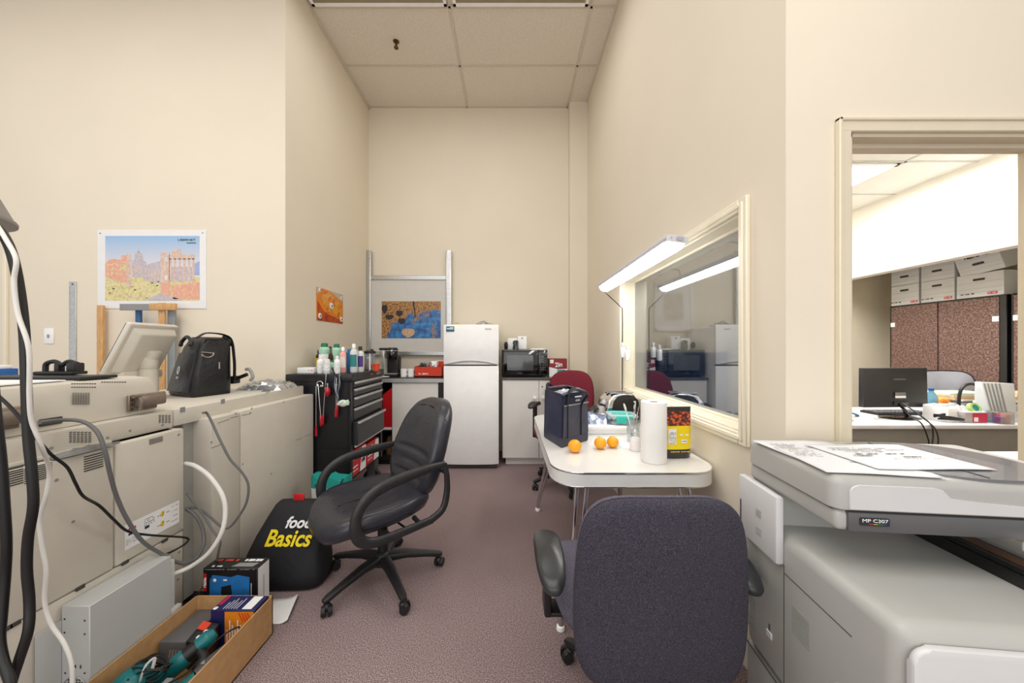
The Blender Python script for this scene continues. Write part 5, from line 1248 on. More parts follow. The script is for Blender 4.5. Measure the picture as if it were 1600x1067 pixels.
t = thing('plastic_pouch', 'clear plastic package lying on the unit right of the black bag', 'package', (-1.70, 2.40, .982))
mb = MB(); mb.M = frame((0, 0, .0), (1, 0, 0), (0, 1, 0)); mb.grid(crumple(.30, .24, .07, 44, 12), 12, 12); mb.build('film', glass_mat('bag_film', (232, 234, 236), .4, .15), t, W=False, ang=5)
mb = MB(); mb.prism(rrect(.24, .18, .01), .002, .03, .004); mb.build('white_contents', mat('packed_white', (226, 228, 230), .5), t, W=False)
t = thing('document_sleeve', 'grey document sleeve lying in front of the clear plastic package', 'sleeve', (-1.66, 2.18, .982)); mb = MB(); mb.M = frame((0, 0, 0), (1, .5, 0), (-.5, 1, 0)); mb.prism(rrect(.20, .13, .01), 0, .006, .002); mb.build('sleeve', mat('sleeve_grey', (186, 188, 184), .35), t, W=False); mb = MB(); mb.M = frame((0, 0, 0), (1, .5, 0), (-.5, 1, 0)); mb.box(.06, .1, -.05, .06, .006, .008); mb.build('dark_edge', M_dgrey, t, W=False)
t = thing('tape_gun', 'black and grey tape gun handle sticking out beside the black bag', 'tape dispenser', (-1.74, 2.28, 1.0))
a = P(368, 592, 2.25); b_ = P(386, 585, 2.25)
mb = MB(); mb.tube([a, a.lerp(b_, .5) + Vector((0, 0, .0)), b_], .012, 8); mb.box(a.x - .03, a.x + .01, 2.22, 2.28, a.z - .03, a.z + .02, .006); mb.build('body', M_black, t)
mb = MB(); c0, c1, c2, c3 = P(384, 577, 2.25), P(390, 577, 2.25), P(395, 588, 2.25), P(391, 595, 2.25); mb.tube([c0, c1, c2, c3], .010, 8); mb.build('grip', mat('tool_grey', (160, 160, 158), .4), t)

# white metal box on the floor beside the printer
ps = thing('power_supply_box', 'pale grey metal power box standing on the floor against the printer', 'power unit', (-1.45, 1.27, 0))
mb = MB(); mb.box(-1.494, -1.40, 1.131, 1.405, .012, .408, .002, 1); mb.build('metal_case', mat('powder_grey', (188, 190, 188), .45, var=.01), ps)
mb = MB(frame((-1.494, 1.1305, .012), (1, 0, 0), (0, 0, 1)))
for (x, y) in ((.075, .345), (.075, .30), (.008, .35), (.008, .305), (.075, .17), (.01, .17)): mb.m(0).rect(x, x + .006, y, y + .006, 0)
mb.m(0).rect(.035, .05, .19, .20, 0); mb.rect(.062, .067, .188, .20, 0)
cc = (.045, .125)
for i in range(8):
    for j in range(8):
        x, y = -.032 + .009 * i, -.032 + .009 * j
        if x * x + y * y < .0011: mb.m(1).rect(cc[0] + x, cc[0] + x + .006, cc[1] + y, cc[1] + y + .006, 0)
mb.build('face_holes', [M_slot, M_slot], ps)
mb = MB(); mb.tube([(-1.449 + .038 * math.cos(a_), 1.129, .137 + .038 * math.sin(a_)) for a_ in [2 * PI * k / 24 for k in range(25)]], .002, 6, sm=False); mb.build('fan_ring', M_alud, ps)
mb = MB(); mb.box(-1.497, -1.493, 1.07, 1.131, .012, .36); mb.build('mounting_flange', MATS['powder_grey'], ps)
mb = MB()
for x in (-1.48, -1.415):
    for y in (1.15, 1.385): mb.cyl((x, y, 0), (x, y, .014), .008)
mb.build('foot', M_black, ps)
mb = MB(); c = P(268, 868, 1.41)
mb.box(-1.48, -1.41, 1.405, 1.43, .05, .38, .003); mb.box(-1.42, -1.40, 1.405, 1.45, .14, .18, .003); mb.build('connector_plate', M_grey, ps)

# ------------------------------------------------------------ cables
def cable(name, label, pts, r, m, cat='cable', n=8):
    t = MB(); t.tube(pts, r, n); return tag(t.build(name, m), label, cat)
Q = lambda L3: [P(*q) for q in L3]
cable('power_cable', 'thick black cable hanging down at the left edge, right one of two', Q([(-10, 350, .86), (2, 362, .85), (18, 395, .84), (30, 450, .84), (38, 520, .84), (41, 600, .84), (44, 680, .84), (50, 740, .84), (52, 790, .84), (44, 840, .84), (42, 890, .84), (46, 940, .84), (44, 985, .83), (30, 1030, .82), (18, 1067, .81), (10, 1110, .80), (12, 1200, .80), (14, 1320, .80), (-30, 1372, .80)]), .0095, M_cable_b, n=10)
cable('power_cable', 'thick black cable at the far left edge, joining the other near the floor', Q([(-14, 560, .84), (-6, 650, .83), (2, 720, .83), (7, 790, .83), (10, 850, .83), (8, 900, .83), (3, 960, .82), (0, 1000, .81), (6, 1035, .80), (17, 1070, .79), (17, 1110, .785), (20, 1200, .785), (22, 1330, .785), (10, 1390, .785)]), .009, M_cable_b, n=10)
cable('white_cable', 'white cord running down beside the thick black cable', Q([(-12, 340, .845), (8, 372, .83), (25, 405, .82), (22, 440, .82), (28, 490, .82), (45, 545, .82), (46, 620, .83), (50, 660, .84), (66, 700, .86), (77, 735, .9), (72, 775, .9), (62, 810, .9), (65, 850, .9), (72, 890, .9), (70, 940, .9), (80, 975, .9), (100, 1005, .9), (112, 1040, .9), (113, 1100, .9), (118, 1180, .9), (150, 1290, .9)]), .0046, M_cable_w, n=10)
cable('thin_black_cord', 'thin black cord snaking across the printer side panel', Q([(-12, 610, .95), (20, 640, .96), (55, 682, .99), (80, 710, 1.06), (105, 730, 1.10), (118, 755, 1.12), (130, 775, 1.15), (155, 790, 1.18), (178, 812, 1.24), (200, 830, 1.29), (235, 836, 1.36), (290, 840, 1.50), (291, 848, 1.53), (272, 860, 1.50), (258, 866, 1.46)]), .0042, M_cable_b)
cable('grey_data_cable', 'grey data cable arching from the printer ledge down over its side', Q([(62, 660, 1.10), (100, 656, 1.17), (130, 659, 1.2), (152, 675, 1.2), (164, 705, 1.2), (172, 740, 1.22), (182, 775, 1.25), (198, 810, 1.28), (222, 845, 1.33), (250, 864, 1.40), (262, 868, 1.42)]), .0065, M_cable_g, n=10)
cable('white_hose', 'thick white cable looping from the printer end to the floor box', Q([(289, 724, 1.58), (305, 728, 1.58), (328, 745, 1.58), (348, 775, 1.57), (352, 805, 1.56), (345, 835, 1.54), (325, 865, 1.52), (298, 885, 1.50), (272, 897, 1.46)]), .0095, M_cable_w, n=10)
cable('grey_cable', 'grey cord hanging from a hole in the ledge into a loop', Q([(317, 645, 1.60), (325, 648, 1.63), (345, 690, 1.63), (360, 718, 1.64), (378, 738, 1.66), (388, 758, 1.67), (385, 785, 1.67), (372, 808, 1.66), (358, 824, 1.65), (345, 822, 1.63), (322, 802, 1.62), (305, 793, 1.61), (290, 795, 1.60)]), .0055, M_cable_g)
cable('grey_cable', 'grey cord running from the printer end down to the black box', Q([(291, 770, 1.58), (303, 785, 1.59), (318, 805, 1.6), (332, 828, 1.6), (344, 845, 1.6), (342, 860, 1.6), (338, 880, 1.62)]), .005, M_cable_g)
cable('grey_hose', 'dark grey hose curving behind the white cable loop', Q([(291, 795, 1.6), (305, 805, 1.6), (316, 825, 1.6), (318, 850, 1.58), (306, 872, 1.55), (290, 880, 1.5), (272, 877, 1.46)]), .0075, M_cable_g, n=10)

# floor lamp, its shade just inside the left edge
t = thing('floor_lamp', 'floor lamp with grey cone shade at the upper left edge', 'lamp', (-1.475, .8, 0))
mb = MB(); mb.lathe([(.18, 1.604), (.102, 1.80), (.100, 1.80), (.178, 1.604)], n=40); mb.lathe([(.181, 1.602), (.1815, 1.608), (.180, 1.612)], n=40); mb.build('lamp_shade', mat('grey_shade', (150, 146, 140), .7), t, W=False)
mb = MB(); mb.cyl((0, 0, .02), (0, 0, 1.70), .010); mb.build('pole', M_black, t, W=False)
mb = MB(); mb.lathe([(.12, 0), (.12, .012), (.02, .028)]); mb.build('base', M_black, t, W=False)

# ------------------------------------------------------------ grocery bag
def bagring(z, cx, cy, a, b_, n=4.5): return [Vector((x, y, z)) for x, y in superell(a, b_, n, 48, cx, cy)]
gb = thing('grocery_bag', 'black cloth grocery bag with yellow and white lettering on the carpet', 'bag', (-1.22, 1.90, 0))
Zs = [(.0, -1.215, 1.86, .19, .075), (.012, -1.215, 1.86, .215, .10), (.08, -1.22, 1.87, .218, .105), (.16, -1.22, 1.895, .20, .10), (.24, -1.215, 1.92, .178, .09), (.32, -1.205, 1.945, .155, .07), (.375, -1.20, 1.96, .135, .045), (.39, -1.20, 1.96, .12, .02)]
mb = MB(); mb.loft([bagring(*q) for q in Zs]); mb.build('bag_body', mat('black_cloth', (24, 24, 28), .75, var=.15, scale=6, bump=.9, bscale=9), gb, ang=80)
pa, pb = Vector((-1.22, 1.76, .07)), Vector((-1.2, 1.868, .33))
yd = (pb - pa); yd.x = 0; Mg = frame(pa + Vector((0, -.006, 0)), (1, 0, 0), yd.normalized())
text('lettering_basics', 'Basics', .112, mat('logo_yellow', (250, 222, 30), .5), gb, Mg @ Matrix.Translation((.03, .185, .004)), shear=.22, off=.0025, sx=.90)
text('lettering_food', 'food', .078, M_whitep, gb, Mg @ Matrix.Translation((.068, .262, .004)), shear=.28, off=.0022, sx=.95)
mb = MB(); mb.box(-1.245, -1.185, 1.955, 1.965, .365, .425, .003); mb.M = Matrix(); mb.build('red_tag', M_red, gb)
mb = MB(); mb.tube([(-1.12, 1.955, .36), (-1.09, 1.96, .42), (-1.02, 1.97, .40), (-1.0, 1.95, .30)], .008, 8, flat=.4); mb.build('handle', M_black, gb)
t2 = thing('shopping_bag', 'white and teal shopping bag behind the leather chair by the cart', 'bag', (-1.22, 2.34, 0))
mb = MB(); R = lambda z, a, b_: [Vector((x, y, z)) for x, y in superell(a, b_, 4, 40, -1.235, 2.36)]
mb.m(0).loft([R(0, .10, .05), R(.01, .115, .06), R(.2, .125, .06), R(.31, .13, .055)], True, False); mb.m(1)
top = [Vector((p.x, p.y, .375 + .02 * math.sin(p.x * 50))) for p in R(.37, .132, .045)]
mb.loft([R(.31, .13, .055), top], False, True); mb.build('bag_body', [mat('bag_white', (222, 224, 226), .5, var=.03), mat('bag_teal', (24, 150, 140), .5)], t2, ang=60)
mb = MB(); mb.tube([(-1.32, 2.30, .34), (-1.29, 2.298, .30), (-1.26, 2.295, .20), (-1.22, 2.295, .08)], .008, 8, flat=.4); mb.tube([(-1.13, 2.30, .38), (-1.16, 2.295, .30), (-1.21, 2.295, .22), (-1.25, 2.295, .12)], .008, 8, flat=.4); mb.build('handle', M_black, t2)

# ------------------------------------------------------------ boxes on the floor
bb = thing('radio_box', 'black box printed with a blue power tool picture on the carpet', 'box', (-1.285, 1.595, 0))
x0, x1, y0, y1, zt = -1.41, -1.16, 1.56, 1.64, .255
mb = MB(); mb.box(x0, x1, y0, y1, 0, zt, .002, 1); mb.build('carton', mat('carton_black', (18, 18, 22), .4), bb)
mb = MB(frame((x1 + .0008, y0, 0), (0, 1, 0), (0, 0, 1))); mb.rect(.004, .076, .004, zt - .004); mb.m(1).rect(.038, .042, .01, .2, .0005); mb.build('side_print', [M_whitep, M_mgrey], bb)
Mf2 = frame((x0, y0 - .0008, 0), (1, 0, 0), (0, 0, 1)); mb = MB(Mf2)
M_tool = mat('tool_blue', (36, 112, 180), .4, var=.06, scale=25)
mb.m(0).poly([(.03, .045), (.032, .20), (.045, .225), (.13, .215), (.16, .225), (.215, .215), (.215, .13), (.15, .125), (.15, .10), (.08, .09), (.07, .045)], 0)
mb.m(1).poly([(.085, .17), (.13, .18), (.135, .135), (.085, .13)], .0004); mb.m(2).rect(.095, .112, .198, .205, .0004); mb.m(2).lathe([(.008, 0), (.007, .0006)], (.055, .2, 0), 12); mb.m(3).rect(.004, .018, .15, .232, .0004)
scribble(mb.m(2), .222, .226, .15, .12, 1, .0004, 2); scribble(mb.m(4), .008, .24, .25, .004, 20, .0003, 9); mb.build('front_print', [M_tool, M_black, M_whitep, M_red, M_mgrey], bb)
text('side_lettering', 'Makita', .017, M_whitep, bb, Mf2 @ Matrix.Translation((.011, .19, .001)) @ Matrix.Rotation(PI / 2, 4, 'Z'), off=.0006)
mb = MB(frame((x0, y0, zt + .0006), (1, 0, 0), (0, 1, 0))); scribble(mb.m(1), .02, .12, .06, .016, 8, 0, 5); scribble(mb.m(0), .15, .235, .06, .02, 5, 0, 6); mb.m(2).poly([(.12, .012), (.22, .012), (.23, .04), (.14, .04)], 0); scribble(mb.m(0), .03, .10, .015, .012, 6, 0, 7); mb.build('top_print', [M_whitep, M_ored, M_mgrey], bb)
mb = MB(); mb.hexa([(x0 - .003, y0 + .005, .18), (x0, y0 + .005, .18), (x0, y1, .18), (x0 - .003, y1, .18), (x0 - .04, y0 + .02, .13), (x0 - .037, y0 + .02, .13), (x0 - .0, y1, .245), (x0 - .003, y1, .245)]); mb.build('flap', M_card, bb)

cb = thing('cardboard_box', 'open brown cardboard box full of power tools on the carpet', 'box', (-1.22, 1.28, 0))
X0, X1, Y0, Y1, ZT = -1.388, -1.05, 1.055, 1.506, .17
mb = MB()
mb.box(X0, X1, Y0, Y1, 0, .006)
for (a, b_, c, e) in ((X0, X0 + .005, Y0, Y1), (X1 - .005, X1, Y0, Y1), (X0, X1, Y1 - .005, Y1), (X0, X1, Y0, Y0 + .005)): mb.box(a, b_, c, e, 0, ZT)
mb.build('carton_wall', M_card, cb)
mb = MB(); mb.box(X1 - .009, X1 - .005, Y0 + .2, Y1 - .01, .01, ZT - .01); mb.build('inner_flap', mat('corrugated_inside', (196, 156, 108), .8, var=.04), cb)
# contents
t = thing('tool_box_carton', 'navy and orange power tool carton at the back of the cardboard box', 'box', (-1.155, 1.455, .006)); a0, a1 = -1.245, -1.062
mb = MB(); mb.box(a0, a1, 1.412, 1.497, .006, .176, .002, 1); mb.build('carton', M_navy, t)
mb = MB(frame((a0, 1.412, .1768), (1, 0, 0), (0, 1, 0)))
mb.m(0).rect(.125, .165, .006, .079, 0)
for k in range(6): mb.m(0).rect(.045 + k * .011, .0475 + k * .011, .008, .045 + .022 * ((k * 7) % 3) / 2, 0)
mb.m(1).rect(.006, .022, .03, .082, 0); mb.m(0).lathe([(.009, 0), (.008, .0006)], (.012, .012, 0), 12); mb.build('top_print', [M_whitep, mat('print_magenta', (176, 30, 70), .5)], t)
mb = MB(frame((a0, 1.4112, .006), (1, 0, 0), (0, 0, 1))); mb.m(0).rect(.06, .180, .005, .165, 0)
for k in range(6): mb.m(1).rect(.068 + k * .011, .073 + k * .011, .02, .09 + .04 * ((k * 5) % 3) / 2, .0005)
for k in range(4): mb.m(2).poly([(.115 + k * .012, .16), (.121 + k * .012, .16), (.139 + k * .012, .125), (.133 + k * .012, .125)], .0005)
mb.build('front_print', [M_orange, M_whitep, M_ored], t)
t = thing('grey_case', 'dark grey plastic case lying along the left side inside the cardboard box', 'case', (-1.325, 1.40, .006)); mb = MB(); mb.box(-1.376, -1.272, 1.33, 1.498, .006, .115, .006, 2); mb.build('case_body', mat('case_grey', (96, 96, 98), .45, var=.02), t)
mb = MB(frame((-1.36, 1.3295, .03), (1, 0, 0), (0, 0, 1)))
for k in range(4): mb.poly([(.02 + k * .011, .01), (.026 + k * .011, .01), (.034 + k * .011, .055), (.028 + k * .011, .055)], 0)
mb.build('silver_logo', M_alud, t)
t = thing('tool_carton', 'black and red tool carton leaning beside the grey case', 'box', (-1.235, 1.37, .006)); mb = MB(); mb.hexa([(-1.268, 1.33, .006), (-1.20, 1.33, .006), (-1.20, 1.405, .006), (-1.268, 1.405, .006), (-1.268, 1.33, .12), (-1.20, 1.33, .10), (-1.20, 1.405, .13), (-1.268, 1.405, .14)], .003); mb.build('carton', M_black, t); mb = MB(); mb.hexa([(-1.262, 1.37, .1335), (-1.23, 1.37, .125), (-1.23, 1.40, .132), (-1.262, 1.40, .141), (-1.262, 1.37, .1355), (-1.23, 1.37, .127), (-1.23, 1.40, .134), (-1.262, 1.40, .143)]); mb.build('red_patch', M_ored, t)
# teal tools
def wob(t_, p): return [Vector(q) for q in p]
t = thing('palm_sander', 'teal round palm sander at the near left of the cardboard box', 'sander', (-1.30, 1.165, .006))
c = Vector((-1.305, 1.168, .022))
mb = MB(); mb.lathe([(.048, .03), (.058, .045), (.060, .075), (.052, .105), (.035, .125), (.012, .132), (.001, .133)], c, 28, sy=1.15); mb.build('motor_dome', M_teal, t)
mb = MB(); mb.lathe([(.052, -.014), (.06, .0), (.06, .014), (.06, .03), (.05, .036)], c, 28, sy=1.15); mb.tube([c + Vector((-.05, -.03, .06)), c + Vector((-.02, -.055, .09)), c + Vector((.02, -.02, .125))], .006, 8); mb.build('sanding_pad', M_black, t)
mb = MB(); mb.box(c.x - .01, c.x + .01, c.y - .035, c.y - .015, .118, .132, .003); mb.build('switch', M_black, t)
t = thing('angle_grinder', 'long teal and black rotary tool lying across the cardboard box', 'power tool', (-1.20, 1.28, .006))
p = [Vector((-1.275, 1.235, .06)), Vector((-1.235, 1.27, .092)), Vector((-1.20, 1.305, .12)), Vector((-1.165, 1.345, .142))]
mb = MB(); mb.tube(p[:2] + [p[1].lerp(p[2], .4)], [.030, .034, .031], 16); mb.tube([p[2], p[2].lerp(p[3], .6), p[3]], [.026, .030, .018], 16); mb.build('motor_housing', M_teal, t)
mb = MB(); mb.tube([p[1].lerp(p[2], .3), p[2].lerp(p[3], .15)], [.031, .025], 16, sm=False); mb.tube([p[2] + Vector((.02, -.01, -.01)), p[2] + Vector((.05, -.03, -.02)), p[2] + Vector((.06, -.08, -.04))], .016, 12); mb.build('grip_collar', M_black, t)
for k in range(2):
    q = p[2].lerp(p[3], .3 + .4 * k) + Vector((-.018, 0, .018)); mb = MB(); mb.box(q.x - .006, q.x + .006, q.y - .006, q.y + .006, q.z - .003, q.z + .005, .002); mb.build('logo_patch', M_whitep, t)
t = thing('trim_router', 'teal handheld trimmer at the near right of the cardboard box', 'power tool', (-1.13, 1.19, .006))
mb = MB(); mb.tube([(-1.165, 1.125, .04), (-1.15, 1.18, .06), (-1.12, 1.22, .085)], [.028, .032, .026], 16); mb.build('motor_housing', M_teal, t)
mb = MB(); mb.tube([(-1.12, 1.22, .085), (-1.10, 1.26, .10), (-1.085, 1.31, .11)], [.028, .030, .022], 14); mb.box(-1.17, -1.08, 1.20, 1.24, .02, .05, .006); mb.build('grip', M_dgrey, t)
mb = MB(); mb.box(-1.125, -1.065, 1.232, 1.25, .105, .122, .004); mb.build('silver_plate', M_alud, t)
t = thing('tool_blade_guide', 'teal saw guide with bare metal rail in the middle of the box', 'tool', (-1.225, 1.15, .006))
mb = MB(); mb.hexa([(-1.245, 1.10, .02), (-1.19, 1.10, .02), (-1.17, 1.20, .02), (-1.225, 1.20, .02), (-1.245, 1.10, .07), (-1.19, 1.10, .07), (-1.17, 1.20, .095), (-1.225, 1.20, .095)], .006); mb.build('guide_body', M_teal, t)
mb = MB(); mb.hexa([(-1.232, 1.10, .071), (-1.208, 1.10, .071), (-1.188, 1.2, .096), (-1.212, 1.2, .096), (-1.232, 1.10, .077), (-1.208, 1.10, .077), (-1.188, 1.2, .102), (-1.212, 1.2, .102)]); mb.build('rail', M_alud, t)
t = thing('cord_bundle', 'coiled black power cord tied with a white tie over the teal sander', 'cord', (-1.25, 1.20, .12))
mb = MB(); rn = random.Random(3)
for k in range(6):
    cx_, cy_, cz_ = -1.262 + rn.uniform(-.006, .006), 1.195 + rn.uniform(-.006, .006), .125 + k * .006
    mb.tube([(cx_ + (.055 + rn.uniform(-.008, .008)) * math.cos(a_), cy_ + .028 * math.sin(a_) , cz_ + .012 * math.sin(a_ * 2 + k)) for a_ in [2 * PI * q / 12 for q in range(13)]], .0032, 6, sub=3)
mb.build('coil', M_cable_b, t)
mb = MB(); mb.tube([(-1.262 + .0 * k, 1.195 - .032 + .0 * k, .12) for k in range(1)] + [(-1.258, 1.158, .14), (-1.258, 1.175, .17), (-1.256, 1.20, .168), (-1.256, 1.19, .13)], .006, 6, flat=.4); mb.build('white_tie', M_whitep, t)
cable('tool_cable', 'thin dark tool cord looping at the right side of the cardboard box', [(-1.09, 1.30, .12), (-1.07, 1.33, .145), (-1.085, 1.36, .15), (-1.13, 1.34, .135), (-1.16, 1.30, .11), (-1.16, 1.22, .10), (-1.19, 1.16, .105), (-1.13, 1.13, .10)], .003, M_cable_b, 'cable')
t = thing('tool_carton', 'navy tool carton lying at the near end of the cardboard box', 'box', (-1.2, 1.085, .006)); mb = MB(); mb.box(-1.372, -1.062, 1.062, 1.112, .006, .166, .002, 1); mb.build('carton', M_navy, t)
Mt = frame((-1.372, 1.062, .1668), (1, 0, 0), (0, 1, 0)); mb = MB(Mt); scribble(mb, .03, .18, .03, .018, 14, 0, 13); mb.build('white_lettering', M_whitep, t)
text('red_lettering', 'Makita', .034, mat('lettering_red', (220, 40, 60), .5), t, Mt @ Matrix.Translation((.235, .028, .0006)), off=.001, shear=.15)
a_, b2, c2, d2 = PF(415, 938), PF(466, 934), PF(449, 975), PF(415, 977)
mb = MB(); n = 8
def shf(u, v): 
    p = (a_.lerp(b2, u)).lerp(d2.lerp(c2, u), v); return (p.x, p.y, .003 + .018 * max(0, u - .6) ** 2 * 6)
mb.grid(shf, 8, 8); tag(mb.build('paper_sheet', M_whitep, solid=.001), 'white sheet of paper on the carpet right of the cardboard box', 'paper')
# ============================================================ multifunction copier on the right
cp = thing('multifunction_copier', 'grey multifunction copier filling the right foreground', 'copier', (.737, .641, 0), math.radians(-6))
M_cg = mat('copier_grey', (176, 176, 172), .42, var=.008); M_cw = mat('copier_white', (212, 212, 213), .4, var=.006); M_cd = mat('copier_dark_band', (92, 92, 94), .4, var=.02)
CW, CD = .60, .498
# body
mb = MB(); mb.box(0, CW, 0, CD, .30, .742, .032, 5); mb.box(.0, CW, .375, CD, .55, .842, .006, 2)
mb.build('body', M_cg, cp, W=False, ang=60)
mb = MB(); mb.box(.004, CW, .004, CD, .03, .298, .008, 2); mb.build('paper_bank', mat('copier_grey_low', (168, 168, 164), .42, var=.008), cp, W=False)
mb = MB()
for x in (.05, CW - .05):
    for y in (.05, CD - .05): mb.cyl((x, y, 0), (x, y, .032), .022)
mb.build('caster_foot', M_black, cp, W=False)
# left side cover block
mb = MB(); mb.box(-.022, .0, .31, CD - .004, .66, .85, .006, 2); mb.build('side_cover', M_cw, cp, W=False)
mb = MB(); mb.box(-.001, .03, .19, .29, .728, .80, .004, 1); mb.build('tray_recess', M_slot, cp, W=False) if False else mb.bm.free()
def slots(y0, y1, z0, z1, n, x=-.0012):
    mb = MB()
    for k in range(n): mb.box(x, x + .0015, y0, y1, z0 + (z1 - z0) * (k + .2) / n, z0 + (z1 - z0) * (k + .62) / n)
    mb.build('vent', mat('vent_grey', (150, 150, 147), .6), cp, W=False)
slots(.375, .40, .755, .78, 4, -.0232); slots(.375, .40, .70, .725, 4, -.0232); slots(.43, .475, .52, .66, 16); slots(.44, .485, .36, .47, 14); slots(.22, .28, .50, .575, 11); slots(.20, .25, .12, .2, 9)
mb = MB(); mb.box(-.0232, -.0217, .478, .484, .70, .77); mb.build('slot', M_dgrey, cp, W=False)
mb = MB(); mb.box(-.0012, .001, .415, .422, .53, .56); mb.box(-.0012, .001, .37, .376, .42, .445); mb.box(-.001, .001, .0, CD, .298, .302); mb.box(-.001, .0008, .31, .312, .303, .66); mb.box(-.001, .0008, .1, .31, .638, .640)
mb.build('panel_seams', M_dgrey, cp, W=False)
mb = MB(); mb.box(-.004, .001, .36, .385, .405, .425, .002, 1); mb.lathe([(.02, 0), (.016, .003)], (-.001, .12, .5), 16, sx=.2, sy=1) ; mb.build('latch', M_cw, cp, W=False)
# front cover
mb = MB(); mb.M = frame((0, -.002, 0), (1, 0, 0), (0, 0, 1)); mb.prism(rrect(CW - .02, .405, .03, 6, .01 + (CW - .02) / 2, .31 + .405 / 2), -.0, .014, .006, 3); fc = mb.build('front_cover', M_cw, cp, W=False, ang=50)
mb = MB(); mb.M = frame((0, -.0165, 0), (1, 0, 0), (0, 0, 1)); o1 = rrect(CW - .10, .33, .022, 6, .01 + CW / 2 + .02, .32 + .165); mb.tube([(x, y, 0) for x, y in o1 + o1[:1]], .0012, 6, sm=False); mb.build('cover_line', M_grey, fc, W=False)
for z0, z1 in ((.04, .16), (.17, .29)):
    mb = MB(); mb.box(.008, CW - .008, -.012, .004, z0, z1, .006, 2); dd = mb.build('paper_drawer', M_cw, cp, W=False); mb = MB(); mb.box(.2, .4, -.0135, -.011, z1 - .03, z1 - .01); mb.build('drawer_grip', M_dgrey, dd, W=False)
# scanner unit
s0, s1 = .147, .486
mb = MB(); mb.box(.008, CW, s0 + .004, s1, .843, .892, .012, 3); mb.build('scanner_body', M_cg, cp, W=False, ang=60)
mb = MB(); mb.box(.03, CW + .02, s0 - .002, s0 + .03, .846, .890, .004, 2); mb.build('front_band', M_cd, cp, W=False)
mb = MB(); mb.M = frame((.052, s0 - .0028, .862), (1, 0, 0), (0, 0, 1)); mb.prism(rrect(.062, .018, .003, 3, .031, .009), -.0005, .001); mb.build('model_plate', M_ink, cp, W=False)
Mc = wm(cp) @ frame((.083, s0 - .0045, .8735), (1, 0, 0), (0, 0, 1)); text('model_lettering', 'MP C307', .011, M_whitep, cp, Mc, sx=1.3)
mb = MB(); mb.M = frame((.063, s0 - .0042, .8655), (1, 0, 0), (0, 0, 1)); 
for k, c in enumerate(((210, 60, 60), (220, 190, 50), (60, 150, 90), (60, 90, 190))): mb.m(k).rect(.008 + k * .009, .017 + k * .009, 0, .0012, 0)
mb.build('colour_stripe', [mat('stripe%d' % k, c, .5) for k, c in enumerate(((210, 60, 60), (220, 190, 50), (60, 150, 90), (60, 90, 190)))], cp, W=False)
# document feeder lid
mb = MB()
def lidring(z, ins): return [Vector((x, y, z)) for x, y in rrect(CW - 2 * ins + .01, s1 - s0 + .004 - 2 * ins, max(.006, .028 - ins), 6, (CW + .01) / 2, (s0 + s1) / 2)]
mb.loft([lidring(.893, .004), lidring(.896, 0), lidring(.95, 0), lidring(.958, .002), lidring(.965, .007), lidring(.969, .014), lidring(.970, .022)]); ld = mb.build('feeder_lid', M_cg, cp, W=False, ang=50)
mb = MB(); mb.M = frame((0, s0 - .0035, 0), (1, 0, 0), (0, 0, 1))
mb.prism([(.03, .898), (CW, .898), (CW, .905), (.30, .925), (.235, .931), (.22, .95), (.20, .955)] + [(.052 - .022 * math.sin(PI / 2 * k / 6), .935 + .020 * math.cos(PI / 2 * k / 6)) for k in range(7)], -.002, .0025, .001, 1); mb.build('white_fascia', M_cw, ld, W=False)
mb = MB(); mb.box(.0035, .0055, s0 + .03, s1 - .03, .915, .9165); mb.box(.0035, .0055, s0 + .03, s0 + .033, .915, .925); mb.box(.0035, .0055, s0 + .01, s1 - .02, .8925, .8945); mb.build('lid_seam', M_dgrey, cp, W=False)
# smoky feeder tray
mb = MB(); oo = []
for (x, y) in superell(.175, .155, 2.6, 44, .375, .305): oo.append((max(x, .225), y))
mb.prism(oo, .9705, .975, .001, 1)
M_smoke = mat('smoky_tray', (120, 121, 126), .18, var=.01, coat=.4); mb.M = Matrix()
tr = mb.build('feeder_tray', M_smoke, cp, W=False)
mb = MB(); oo2 = superell(.162, .150, 2.4, 44, .385, .305); mb.loft([[Vector((x, y, .932)) for x, y in [(max(a, .235), b) for a, b in superell(.150, .140, 2.4, 44, .385, .305)]], [Vector((max(x, .23), y, .9705)) for x, y in superell(.172, .153, 2.6, 44, .376, .305)]]); mb.build('tray_underside', mat('tray_grey', (150, 151, 154), .3), cp, W=False, ang=50)
mb = MB(); mb.box(.33, .332, .16, .45, .975, .977); mb.box(.25, .30, s0 + .0, s0 + .004, .945, .958, .001, 1); mb.build('paper_guide', M_dgrey, tr, W=False)
# right hand dark output bay
mb = MB(); mb.box(.37, CW + .03, .03, .46, .730, .775, .004, 1); mb.box(.37, .382, .03, .46, .775, .785); mb.build('output_bay', M_gloss, cp, W=False)
mb = MB(); mb.box(.40, .435, .06, .44, .775, .779); mb.build('bay_copper_strip', mat('copper_strip', (120, 78, 50), .35, .5), cp, W=False); mb = MB(); mb.box(.45, .52, .06, .44, .775, .783); mb.build('bay_grey_strip', M_grey, cp, W=False)
mb = MB(); mb.box(.385, .46, s0 - .04, s0 + .01, .815, .842, .008, 3); mb.build('operation_arm', M_white, cp, W=False)

